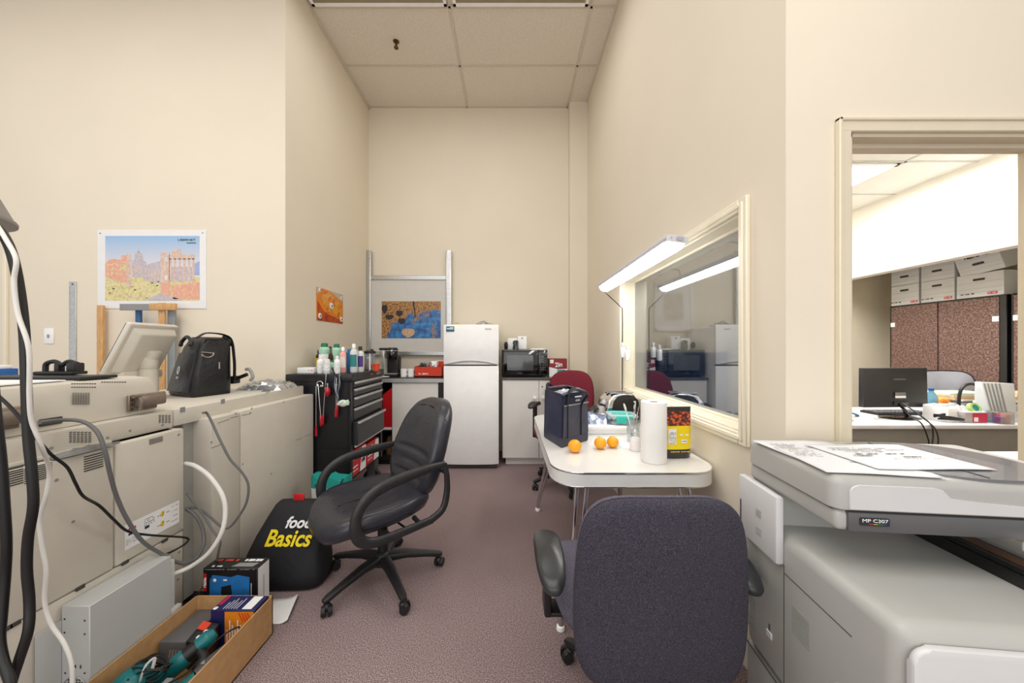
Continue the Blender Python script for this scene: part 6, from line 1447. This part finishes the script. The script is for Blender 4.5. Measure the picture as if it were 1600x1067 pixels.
# sheets on the feeder lid
def sheet(name, lab, c, w, h, rz, z, seed, lines, fold=None):
    Mw = wm(cp) @ Matrix.Translation((c[0], c[1], z)) @ Matrix.Rotation(math.radians(rz), 4, 'Z')
    t = thing(name, lab, 'paper', Mw.translation, 0)
    mb = MB(Mw); rn = random.Random(seed)
    def f(u, v):
        x, y = (u - .5) * w, (v - .5) * h; zz = .0008 * math.sin(u * 7 + seed) + .0012
        return (x, y, zz)
    mb.grid(f, 10, 10); o = mb.build('sheet', mat('copy_paper', (216, 217, 219), .7, var=.008), t, solid=.0006)
    for nm, big in (('printed_text', False), ('heading', True)):
        mb = MB(Mw); k = 0
        for (y, x0, x1, hh, n) in lines:
            if (hh > .0025) == big: scribble(mb, x0, x1, y, hh * 1.5, n, .0034, rn.randint(0, 999)); k += 1
        if k and not big: mb.build(nm, M_ink, t)
        else: mb.bm.free()
    for (y, x0, x1, hh, n) in lines:
        if hh > .0025: mb = MB(Mw); scribble(mb, x0, x1, y, hh * 1.5, n, .0034, rn.randint(0, 999)); mb.build('heading', M_ink, t)
LN = [(.055 - k * .0085, -.09, -.09 + .05 + .02 * ((k * 3) % 4) / 3, .002, 9) for k in range(7)] + [(.0, .02, .10, .003, 14)]
sheet('printed_sheet', 'printed sheet at the back left of the copier lid', (.115, .36), .23, .20, 4, .971, 3, LN)
sheet('printed_sheet', 'printed sheet lying over the front left corner of the copier lid', (.125, .262), .24, .205, -3, .9735, 5, [(.09 - k * .01, -.11, -.055 + .01 * (k % 3), .0016, 8) for k in range(8)] + [(-.02, -.02, .02, .003, 5)])
sheet('printed_sheet', 'printed sheet with two bold text blocks reaching onto the smoky tray', (.26, .305), .28, .21, 5, .977, 9, [(.06, -.11, .06, .003, 22), (.045, -.11, .09, .003, 26), (.03, -.09, .02, .003, 12), (.01, -.10, -.02, .005, 8), (-.005, -.10, -.04, .005, 6), (.01, .0, .05, .005, 5), (-.015, .02, .07, .005, 5), (-.03, -.04, .11, .002, 16)])
# ============================================================ the office beyond the doorway
M_desk = mat('desk_grey_laminate', (206, 206, 210), .4, var=.01); M_deskf = mat('desk_panel_grey', (128, 126, 122), .6, var=.02)
dk = thing('office_desk', 'light grey office desk seen from behind through the doorway', 'desk', (3.0, 2.68, 0))
mb = MB(); mb.box(2.0, 4.1, 2.32, 3.02, .712, .74, .004, 2); mb.build('desktop', M_desk, dk)
mb = MB(); mb.box(2.04, 4.06, 2.36, 2.38, .06, .712); mb.build('modesty_panel', M_deskf, dk)
for x in (2.03, 4.05): mb = MB(); mb.box(x - .015, x + .015, 2.36, 2.98, 0, .712); mb.build('side_panel', M_deskf, dk)
# monitor
mo = thing('monitor', 'black computer monitor seen from behind on the office desk', 'monitor', (P(1405, 0, 2.55).x, 2.55, .74), math.radians(3))
cxm = P(1405, 0, 2.55).x
mb = MB(); a, b_ = P(1345, 636, 2.55), P(1455, 575, 2.55)
x0, x1, z0, z1 = a.x - cxm, b_.x - cxm, a.z - .74, b_.z - .74
mb.hexa([(x0 - .004, -.01, z0), (x1 - .02, -.01, z0), (x1 - .02, .03, z0), (x0 - .004, .03, z0), (x0 + .02, -.01 + .02, z1), (x1, -.01 + .02, z1), (x1, .05, z1), (x0 + .02, .05, z1)], .006, 2); mb.build('panel', mat('monitor_black', (34, 35, 40), .4), mo, W=False)
mb = MB(); mb.hexa([(x0 + .01, .030, z0 + .012), (x1 - .034, .030, z0 + .012), (x1 - .034, .034, z0 + .012), (x0 + .01, .034, z0 + .012), (x0 + .034, .050, z1 - .012), (x1 - .014, .050, z1 - .012), (x1 - .014, .054, z1 - .012), (x0 + .034, .054, z1 - .012)]); mb.build('screen', M_gloss, mo, W=False)
mb = MB(); mb.tube([(-.02, -.012, z0 + .03), (0, -.02, z0 - .0), (.03, -.012, .06), (.05, -.01, .01)], .018, 10, flat=.5); mb.box(-.06, .06, -.018, .0, z0 + .02, z0 + .045, .006); mb.build('stand_neck', M_gloss, mo, W=False)
mb = MB(); mb.lathe([(.14, 0), (.142, .006), (.12, .012), (.001, .014)], (0, -.0, 0), 30, sy=.6); mb.build('stand_base', M_gloss, mo, W=False)
mb = MB(); mb.M = frame((-.05, -.0135, z0 + .07), (1, 0, 0), (0, .07, 1)); mb.m(0).rect(0, .085, 0, .018, .002); mb.m(1).rect(0, .085, .022, .042, .003); mb.build('rating_label', [M_whitep, M_inkg], mo, W=False)
Mm = wm(mo) @ frame((0, -.0045, z1 - .085), (1, 0, 0), (0, .07, 1)); text('maker_name', 'SAMSUNG', .018, M_inkg, mo, Mm, sx=1.2)
# keyboard and mouse stuff
kb = thing('keyboard', 'black keyboard with white trim lying behind the monitor stand', 'keyboard', (P(1400, 0, 2.72).x, 2.72, .74))
mb = MB(); mb.box(-.22, .22, -.07, .07, 0, .018, .005, 2); mb.build('tray', M_black, kb, W=False)
mb = MB()
for i in range(14):
    for j in range(5): mb.box(-.21 + i * .03, -.186 + i * .03, -.06 + j * .025, -.041 + j * .025, .017, .024, .002, 1)
mb.build('keys', M_dgrey, kb, W=False)
t = thing('document_pile', 'loose papers and blue folder left of the monitor', 'papers', (2.52, 2.5, .74)); mb = MB()
for k in range(4): mb.M = Matrix.Translation((.0, .02 * k, 0)) @ Matrix.Rotation(.3 * k - .4, 4, 'Z'); mb.box(-.12, .12, -.09, .09, .001 + .004 * k, .0045 + .004 * k)
mb.build('sheets', M_whitep, t, W=False); mb = MB(); mb.M = Matrix.Rotation(.5, 4, 'Z'); mb.tube([(-.10, -.02, .03), (-.02, .01, .05), (.05, -.01, .035), (.11, .0, .02)], .014, 8, flat=.5); mb.build('blue_strap', mat('steel_blue', (60, 96, 120), .5), t, W=False)
# desk chair
oc = thing('mesh_chair', 'grey mesh office chair behind the office desk', 'chair', (4.07, 3.09, 0), math.radians(-8))
def fx(x, y, z): return (x, -.06 * (x / .24) ** 2 + z + .1 * y + .1, .78 + y)
mb = MB(); mb.pad(superell(.22, .27, 5, 48), [(.02, -.01), (.95, -.01), (1, 0), (.95, .01), (.02, .01)], fx); mb.build('backrest', mat('chair_mesh_grey', (158, 160, 170), .7, var=.03), oc, W=False, ang=70)
mb = MB(); mb.tube([Vector(fx(x, y, 0)) for x, y in superell(.223, .273, 5, 32) + superell(.223, .273, 5, 32)[:1]], .005, 8, sm=False); mb.tube([(0, .1, .56), (0, .12, .45), (0, .0, .38)], .02, 8); mb.build('back_frame', M_black, oc, W=False)
mb = MB(); mb.pad(superell(.24, .23, 3, 40), [(.02, -.03), (.95, -.03), (1, 0), (.95, .03), (.02, .035)], lambda x, y, z: (x, y - .12, .45 + z)); mb.build('seat', M_dgrey, oc, W=False, ang=70)
swivel_base(oc, .28, [10 + 72 * k for k in range(5)], .42)
for s_ in (-1, 1): mb = MB(); mb.tube([(.2 * s_, -.1, .42), (.27 * s_, -.1, .5), (.27 * s_, -.1, .64)], .012, 8); mb.box(.27 * s_ - .03, .27 * s_ + .03, -.22, .03, .635, .66, .01); mb.build('armrest', M_black, oc, W=False)
# things along the desk
def X_(px, Y): return P(px, 0, Y).x
t = thing('water_bottle', 'blue plastic water bottle on the office desk right of the monitor', 'bottle', (X_(1455, 2.62), 2.62, .74))
mb = MB(); mb.lathe([(.034, 0), (.036, .005), (.033, .05), (.036, .10), (.034, .15), (.014, .19), (.014, .20)]); mb.build('bottle_body', mat('pale_blue_plastic', (120, 176, 206), .2, trans=.3), t, W=False); mb = MB(); mb.lathe([(.016, .198), (.016, .215), (.001, .216)], n=14); mb.build('cap', M_blue, t, W=False)
t = thing('desk_tray', 'white plastic desk tray between the water bottle and black cable coil', 'box', (X_(1475, 2.48), 2.48, .74), .3)
mb = MB(); mb.hexa([(-.10, -.06, 0), (.06, -.08, 0), (.08, .08, 0), (-.08, .08, 0), (-.08, -.05, .10), (.05, -.06, .10), (.07, .08, .11), (-.07, .08, .11)], .006); mb.build('tray_body', M_whitep, t, W=False); mb = MB(); mb.box(-.05, .02, -.02, .04, .105, .112, .002); mb.build('inset', M_grey, t, W=False)
t = thing('cable_coil', 'black headset cable coil lying on the front edge of the office desk', 'cable coil', (X_(1490, 2.40), 2.42, .74))
mb = MB()
for k in range(4): mb.tube([(-.11 + .02 * math.sin(k), -.02, .045 - .006 * k), (-.03, -.035, .04 - .005 * k), (.06, -.03, .022), (.10, .0, .02 + .004 * k), (.06, .02, .03), (-.03, .0, .045 + .004 * k), (-.10, .01, .05 - .005 * k)], .0065, 8, sub=4)
mb.build('coil', M_cable_b, t, W=False); mb = MB(); mb.tube([(.07, -.03, .03), (.10, -.02, .035), (.11, .01, .02)], .011, 8); mb.build('plug', M_gloss, t, W=False)
t = thing('squeezy_toy', 'orange and yellow squeezy toy beside the white box on the office desk', 'toy', (X_(1474, 2.75), 2.75, .74)); mb = MB(); mb.box(-.06, .06, -.03, .03, 0, .08, .004); mb.build('holder', M_whitep, t, W=False); mb = MB(); mb.sphere((-.02, 0, .10), .026, 12); mb.sphere((.02, 0, .10), .022, 12); mb.build('orange_balls', M_orange, t, W=False)
t = thing('bubble_wrap', 'crumpled clear bubble wrap behind the cable coil', 'wrap', (X_(1512, 2.5), 2.52, .74)); mb = MB(); mb.grid(crumple(.26, .16, .11, 77, 10), 10, 10); mb.build('wrap_sheet', mat('bubble_film', (200, 202, 206), .25, var=.2, scale=30), t, W=False, ang=5); mb = MB(); mb.box(-.05, .04, -.04, .04, 0, .03, .005); mb.build('core', M_grey, t, W=False)
t = thing('printed_carton', 'grey and magenta printed carton at the front of the office desk', 'box', (X_(1520, 2.40), 2.42, .74))
mb = MB(); mb.box(-.08, .075, -.04, .06, 0, .075, .002); mb.build('carton', mat('carton_grey', (170, 166, 168), .5), t, W=False); mb = MB(frame((-.08, -.0405, 0), (1, 0, 0), (0, 0, 1))); mb.m(0).rect(.05, .155, .005, .07, 0); mb.m(1).rect(.06, .09, .01, .04, .0006); mb.build('magenta_panel', [mat('magenta_print', (190, 36, 76), .5), M_whitep], t, W=False)
t = thing('tape_roll', 'green and blue reel of tape on the grey carton', 'tape', (X_(1522, 2.44), 2.45, .815)); mb = MB(); mb.lathe([(.038, 0), (.038, .022), (.024, .022), (.024, 0)], rot=Matrix.Rotation(1.2, 3, 'X'), c=(0, 0, .016)); mb.build('reel', mat('tape_green', (170, 206, 120), .4), t, W=False); mb = MB(); mb.lathe([(.023, 0), (.023, .02)], rot=Matrix.Rotation(1.2, 3, 'X'), c=(0, 0, .016)); mb.build('core', mat('core_teal', (40, 130, 140), .4), t, W=False)
for i, (px, Y, w_, h_, lean_, lab) in enumerate(((1536, 2.43, .16, .10, .3, 'white card leaning against the papers on the office desk'), (1557, 2.50, .14, .12, .12, 'pale yellow note pad standing on the office desk'))):
    t = thing('note_card', lab, 'card', (X_(px, Y), Y, .74)); mb = MB(); mb.hexa([(-w_ / 2, 0, 0), (w_ / 2, .01, 0), (w_ / 2, .02, 0), (-w_ / 2, .01, 0), (-w_ / 2 - lean_ * .1, .04, h_), (w_ / 2 - lean_ * .2, .05, h_ * (1 - lean_)), (w_ / 2 - lean_ * .2, .06, h_ * (1 - lean_)), (-w_ / 2 - lean_ * .1, .05, h_)]); mb.build('card_stack', [M_whitep, mat('note_yellow', (240, 238, 196), .6)][i], t, W=False)
    mb = MB(); mb.box(-w_ / 2, w_ / 2, -.01, .0, 0, .01); mb.build('base_strip', M_grey, t, W=False)
t = thing('file_rack', 'pale grey ribbed file holder standing on the office desk', 'file holder', (X_(1553, 2.46), 2.46, .74), -.1)
mb = MB(); mb.hexa([(-.07, -.05, 0), (.09, -.05, 0), (.09, .05, 0), (-.07, .05, 0), (-.08, -.0, .28), (.13, .0, .27), (.13, .04, .27), (-.08, .04, .28)], .003); mb.build('holder', mat('rack_grey', (196, 200, 204), .4), t, W=False)
mb = MB()
for k in range(5): mb.hexa([(-.06 + k * .022, -.053, .01), (-.052 + k * .022, -.053, .01), (-.052 + k * .022, -.049, .01), (-.06 + k * .022, -.049, .01), (-.07 + k * .024, -.004, .27), (-.06 + k * .024, -.004, .27), (-.06 + k * .024, 0, .27), (-.07 + k * .024, 0, .27)])
mb.build('ribs', M_mgrey, t, W=False)
t = thing('pen_pot', 'clear pot with purple and red items at the desk front edge', 'pot', (X_(1566, 2.36), 2.365, .74)); mb = MB(); mb.box(-.05, .05, -.03, .04, 0, .004); mb.box(-.05, -.047, -.03, .04, 0, .085); mb.box(.047, .05, -.03, .04, 0, .085); mb.box(-.05, .05, -.03, -.027, 0, .085); mb.box(-.05, .05, .037, .04, 0, .085); mb.build('clear_box', M_clear, t, W=False)
mb = MB(); mb.m(0).box(-.04, .0, -.02, .02, .004, .05, .006); mb.m(1).box(.005, .04, -.02, .03, .004, .07, .006); mb.build('contents', [mat('purple_item', (110, 80, 150), .5), mat('rose_item', (190, 100, 110), .5)], t, W=False)
# paper piles to the right
rn = random.Random(11)
for i, (px, Y, n, zb) in enumerate(((1500, 2.88, 9, .74), (1586, 2.60, 9, .74))):
    t = thing('paper_pile', ['tall stack of papers with green top sheet behind the file holder', 'stack of folders and papers at the right of the office desk'][i], 'papers', (X_(px, Y), Y, zb))
    cols = [(230, 230, 226), (200, 200, 206), (226, 226, 220), (170, 150, 170), (236, 236, 230), (120, 110, 120), (230, 230, 226), (214, 186, 150), (226, 200, 170), (206, 226, 196)]
    mb = MB(); mm = [mat('pile_sheet_%d' % k, c, .6) for k, c in enumerate(cols)]; z = 0
    for k in range(n):
        h = .012 + .014 * rn.random(); mb.mi = (k + 1 - i) % 10; mb.M = Matrix.Rotation(rn.uniform(-.12, .12), 4, 'Z'); mb.box(-.17 + rn.uniform(-.02, .02), .17, -.10, .10, z, z + h); z += h + .0005
    mb.build('stack', mm, t, W=False); mb = MB(); mb.box(-.16, .16, -.095, .095, z, z + .003); mb.build('top_sheet', [mat('mint_sheet', (206, 230, 200), .6), mat('buff_sheet', (222, 176, 130), .6)][i], t, W=False)
cable('cable_arch', 'black cable arching up beside the papers on the office desk', [(X_(1498, 2.6), 2.6, .745), (X_(1499, 2.6), 2.6, .90), (X_(1505, 2.6), 2.6, .97), (X_(1518, 2.6), 2.6, .99), (X_(1535, 2.62), 2.62, .96), (X_(1545, 2.66), 2.66, .92)], .010, M_cable_b)
for i, (q, lab) in enumerate((([(1412, 640, 2.5), (1425, 652, 2.38), (1440, 662, 2.31), (1450, 685, 2.30), (1452, 700, 2.30), (1458, 760, 2.30), (1458, 800, 2.33)], 'leftmost black cable hanging over the office desk edge'), ([(1410, 630, 2.5), (1440, 650, 2.38), (1455, 664, 2.31), (1458, 680, 2.30), (1456, 705, 2.29), (1455, 780, 2.30)], 'middle black cable hanging over the office desk edge'), ([(1415, 632, 2.5), (1445, 655, 2.36), (1460, 668, 2.3), (1466, 685, 2.28), (1465, 705, 2.28), (1464, 780, 2.28)], 'rightmost black cable hanging over the office desk edge'))):
    cable('monitor_cable', lab, Q(q), .004, M_cable_b)
# side table
st = thing('side_table', 'grey side table corner with papers just inside the doorway', 'table', (2.8, 1.5, 0))
mb = MB(); mb.prism([(2.30, 1.735), (2.12, 1.30), (3.3, 1.30), (3.3, 1.735)][::-1], .715, .74, .004, 2); mb.build('tabletop', M_desk, st)
mb = MB(); mb.prism([(2.36, 1.70), (2.26, 1.33), (2.30, 1.33), (2.40, 1.70)][::-1], .40, .712); mb.build('side_panel', M_deskf, st)
mb = MB(); mb.box(2.42, 2.45, 1.36, 1.68, 0, .712); mb.box(3.2, 3.23, 1.36, 1.68, 0, .712); mb.build('leg_panel', M_deskf, st)
for i, (x, y, rz, m_, lab) in enumerate(((2.50, 1.60, .2, M_whitep, 'white papers on the side table near its left corner'), (2.56, 1.48, -.3, mat('pink_sheet', (236, 190, 170), .6), 'pinkish sheets on the side table beside the orange note'))):
    mb = MB(); mb.M = Matrix.Translation((x, y, .741)) @ Matrix.Rotation(rz, 4, 'Z'); mb.box(-.14, .14, -.10, .10, 0, .004 + .005 * i); tag(mb.build('paper_sheets', m_), lab, 'papers')
mb = MB(); mb.M = Matrix.Translation((2.50, 1.56, .7525)); mb.box(-.05, .10, -.03, .03, 0, .008, .002); tag(mb.build('orange_note', M_orange), 'small orange note pad on the side table papers', 'note pad')
# wardrobe cabinets
M_wood2 = ramp_mat('mottled_brown_laminate', 'noise', 70, [(.35, (74, 52, 48)), (.5, (106, 80, 74)), (.65, (138, 112, 104))], .5)
XC = 4.5
def cabinet(y0, y1, label):
    t = thing('storage_cabinet', label, 'cabinet', (XC + .2, (y0 + y1) / 2, 0))
    mb = MB(); mb.box(XC + .02, XC + .45, y0, y1, 0, 1.755); mb.box(XC + .0, XC + .03, y0, y0 + .045, 0, 1.755, .004, 1); mb.box(XC, XC + .03, y1 - .012, y1, 0, 1.755); mb.build('carcass', M_black, t)
    m_ = (y0 + .045 + y1) / 2
    for (a, b_, ky) in ((y0 + .047, m_ - .006, m_ - .04), (m_ + .006, y1 - .013, m_ + .04)):
        mb = MB(); mb.box(XC - .002, XC + .018, a, b_, .08, 1.74, .002, 1); dd = mb.build('door', M_wood2, t); mb = MB(); mb.tube([(XC - .002, ky, .98), (XC - .03, ky, .97), (XC - .03, ky, .89), (XC - .002, ky, .88)], .007, 8); mb.build('handle', M_chrome, dd)
        ey = a + .02 if a < m_ - .1 and a == y0 + .047 else b_ - .02
        mb = MB(); mb.box(XC - .008, XC - .002, ey - .022, ey + .022, 1.51, 1.56, .004, 1); mb.build('hinge_plate', M_white, dd)
    return t
cabinet(3.07, 4.01, 'tall brown two-door cabinet with boxes on top behind the desk')
cabinet(2.10, 3.04, 'second tall brown cabinet at the right behind the doorway edge')
# archive boxes
M_bbox = mat('archive_box_card', (206, 208, 212), .6, var=.01)
abx = [(3.735, 4.01, 1.757, 0, 0), (3.435, 3.72, 1.757, 0, 0), (3.09, 3.425, 1.757, 0, 0), (3.735, 4.01, 1.986, 1, 0), (3.435, 3.72, 1.986, 1, 0)]
labs = ['archive box at the bottom left of the pile on the cabinet', 'archive box in the middle of the bottom row on the cabinet', 'archive box at the right of the bottom row on the cabinet', 'upside-down archive box at the upper left of the pile on the cabinet', 'upside-down archive box at the upper middle of the pile on the cabinet', 'tilted archive box with handwriting on top of the right box']
def abox(y0, y1, z0, flip, lab, tilt=0):
    W4, H4 = y1 - y0 - .006, .226; yc = (y0 + y1) / 2
    t = thing('archive_box', lab, 'box', (XC + .20, yc, z0), 0, 'archive boxes on the cabinet')
    if tilt: t.rotation_euler = (math.radians(tilt), math.radians(-14), math.radians(0))
    mb = MB(); mb.box(-.19, .19, -W4 / 2, W4 / 2, 0, H4, .003, 1); mb.build('carton', M_bbox, t, W=False)
    mb = MB(); lz = (0, .085) if flip else (H4 - .085, H4); mb.box(-.194, .194, -W4 / 2 - .003, W4 / 2 + .003, lz[0], lz[1], .003, 1) if False else mb.box(-.192, -.188, -W4 / 2, W4 / 2, H4 * .62, H4 * .625)
    mb.box(-.192, -.188, -W4 / 2 + .01, W4 / 2 - .01, H4 * .36, H4 * .365); mb.box(-.192, -.188, -W4 / 2 + .01, W4 / 2 - .01, H4 * .20, H4 * .205); mb.build('line', M_inkg, t, W=False)
    mb = MB(); mb.M = frame((-.1925, 0, H4 * (.42 if flip else .74)), (0, -1, 0), (0, 0, 1)); mb.prism(rrect(.085, .022, .009, 4), 0, .001); mb.build('hand_hole', M_slot, t, W=False)
    k = -1 if flip else 1; zz = H4 * (.84 if flip else .12)
    Mx = frame((-.1925, 0, zz), (0, -1, 0), (0, 0, 1))
    mb = MB(); mb.M = Mx; mb.m(0).rect(min(.06 * k, .125 * k), max(.06 * k, .125 * k), -.011 * 1, .011, .0005); scribble(mb.m(1), min(.066 * k, .12 * k), max(.066 * k, .12 * k), 0, .008, 6, .001, 3); scribble(mb.m(2), min(-.02 * k, -.13 * k), max(-.02 * k, -.13 * k), .008 * k, .012, 10, .001, 5); mb.build('print', [M_red, M_whitep, M_ink], t, W=False)
    if tilt:
        mb = MB(); mb.M = frame((-.1925, 0, .17), (0, -1, 0), (0, 0, 1)); scribble(mb, -.08, .1, 0, .035, 11, .0, 8, .5); mb.build('handwriting', M_ink, t, W=False)
    return t
for (q, lab) in zip(abx, labs): abox(q[0], q[1], q[2], q[3], lab)
abox(3.08, 3.40, 2.03, 1, labs[5], -6)
# framed picture on the office far wall (seen through the window glass)
fp = thing('framed_picture', 'white framed picture on the far wall behind the window glass', 'picture', (2.1, OY1, 1.5))
mb = MB()
for (a, b_, c, e) in ((1.85, 2.35, 1.48, 1.52), (1.85, 2.35, 2.06, 2.10), (1.85, 1.89, 1.48, 2.10), (2.31, 2.35, 1.48, 2.10)): mb.box(a, b_, OY1 - .03, OY1, c, e, .004, 1)
mb.build('frame', M_white, fp); mb = MB(); mb.box(1.89, 2.31, OY1 - .01, OY1, 1.52, 2.06); mb.build('mat_board', M_whitep, fp); mb = MB(); mb.box(1.97, 2.23, OY1 - .012, OY1 - .009, 1.62, 1.96); mb.build('print', ramp_mat('faded_print', 'noise', 9, [(.4, (150, 140, 120)), (.6, (210, 206, 196))], .6), fp)
pa_ = thing('blue_partition', 'blue fabric desk partition behind the window glass', 'partition', (1.75, 3.6, 0))
mb = MB(); mb.box(1.15, 2.3, 3.55, 3.60, .3, 1.22, .004, 1); mb.build('fabric_panel', mat('partition_blue', (52, 92, 140), .8, var=.04), pa_); mb = MB(); mb.box(1.15, 1.19, 3.54, 3.61, 0, 1.23); mb.box(2.27, 2.31, 3.54, 3.61, 0, 1.23); mb.build('post', M_mgrey, pa_)
# ============================================================ light and camera
w = bpy.data.worlds.new('World'); SC.world = w; w.use_nodes = True
bg = w.node_tree.nodes['Background']; bg.inputs[0].default_value = (1.0, .99, .97, 1); bg.inputs[1].default_value = .84
def area(name, loc, rot, sx, sy, power, col=(1, .985, .96)):
    l = bpy.data.lights.new(name, 'AREA'); l.shape = 'RECTANGLE'; l.size = sx; l.size_y = sy; l.energy = power; l.color = col
    o = bpy.data.objects.new(name, l); COL.objects.link(o); o.location = loc; o.rotation_euler = rot; return o
area('room_light_near', (-.7, -.6, 4.15), (0, 0, 0), 4.5, 2.6, 112)
area('room_light_left', (-3.2, .8, 4.15), (0, 0, 0), 2.4, 1.2, 30)
area('alcove_fill', (-.4, 2.6, 4.12), (0, 0, 0), 1.6, .8, 15)  # added fill below the alcove ceiling, whose own fixtures are unlit
area('office_fill', (2.75, 2.6, 2.80), (0, 0, 0), 1.6, 1.2, 60)  # added area light under the office ceiling, besides the lit troffer
area('camera_side_fill', (-.5, -2.2, 1.9), (math.radians(85), 0, 0), 4, 2.4, 40)
cam = bpy.data.cameras.new('Camera'); co_ = bpy.data.objects.new('Camera', cam); COL.objects.link(co_)
co_.location = (0, 0, EYE); co_.rotation_euler = (PI / 2, 0, 0)
cam.sensor_width = 36; cam.sensor_fit = 'HORIZONTAL'; cam.lens = 36 * F / 1600; cam.clip_start = .02
cam.shift_x = (800 - VX) / 1600; cam.shift_y = (VY - 533.5) / 1600
SC.camera = co_
SC.view_settings.view_transform = 'Standard'; SC.view_settings.look = 'None'; SC.view_settings.exposure = 0; SC.view_settings.gamma = 1
SC.cycles.max_bounces = 8; SC.cycles.use_denoising = True; SC.cycles.transparent_max_bounces = 12; SC.cycles.sample_clamp_indirect = 6
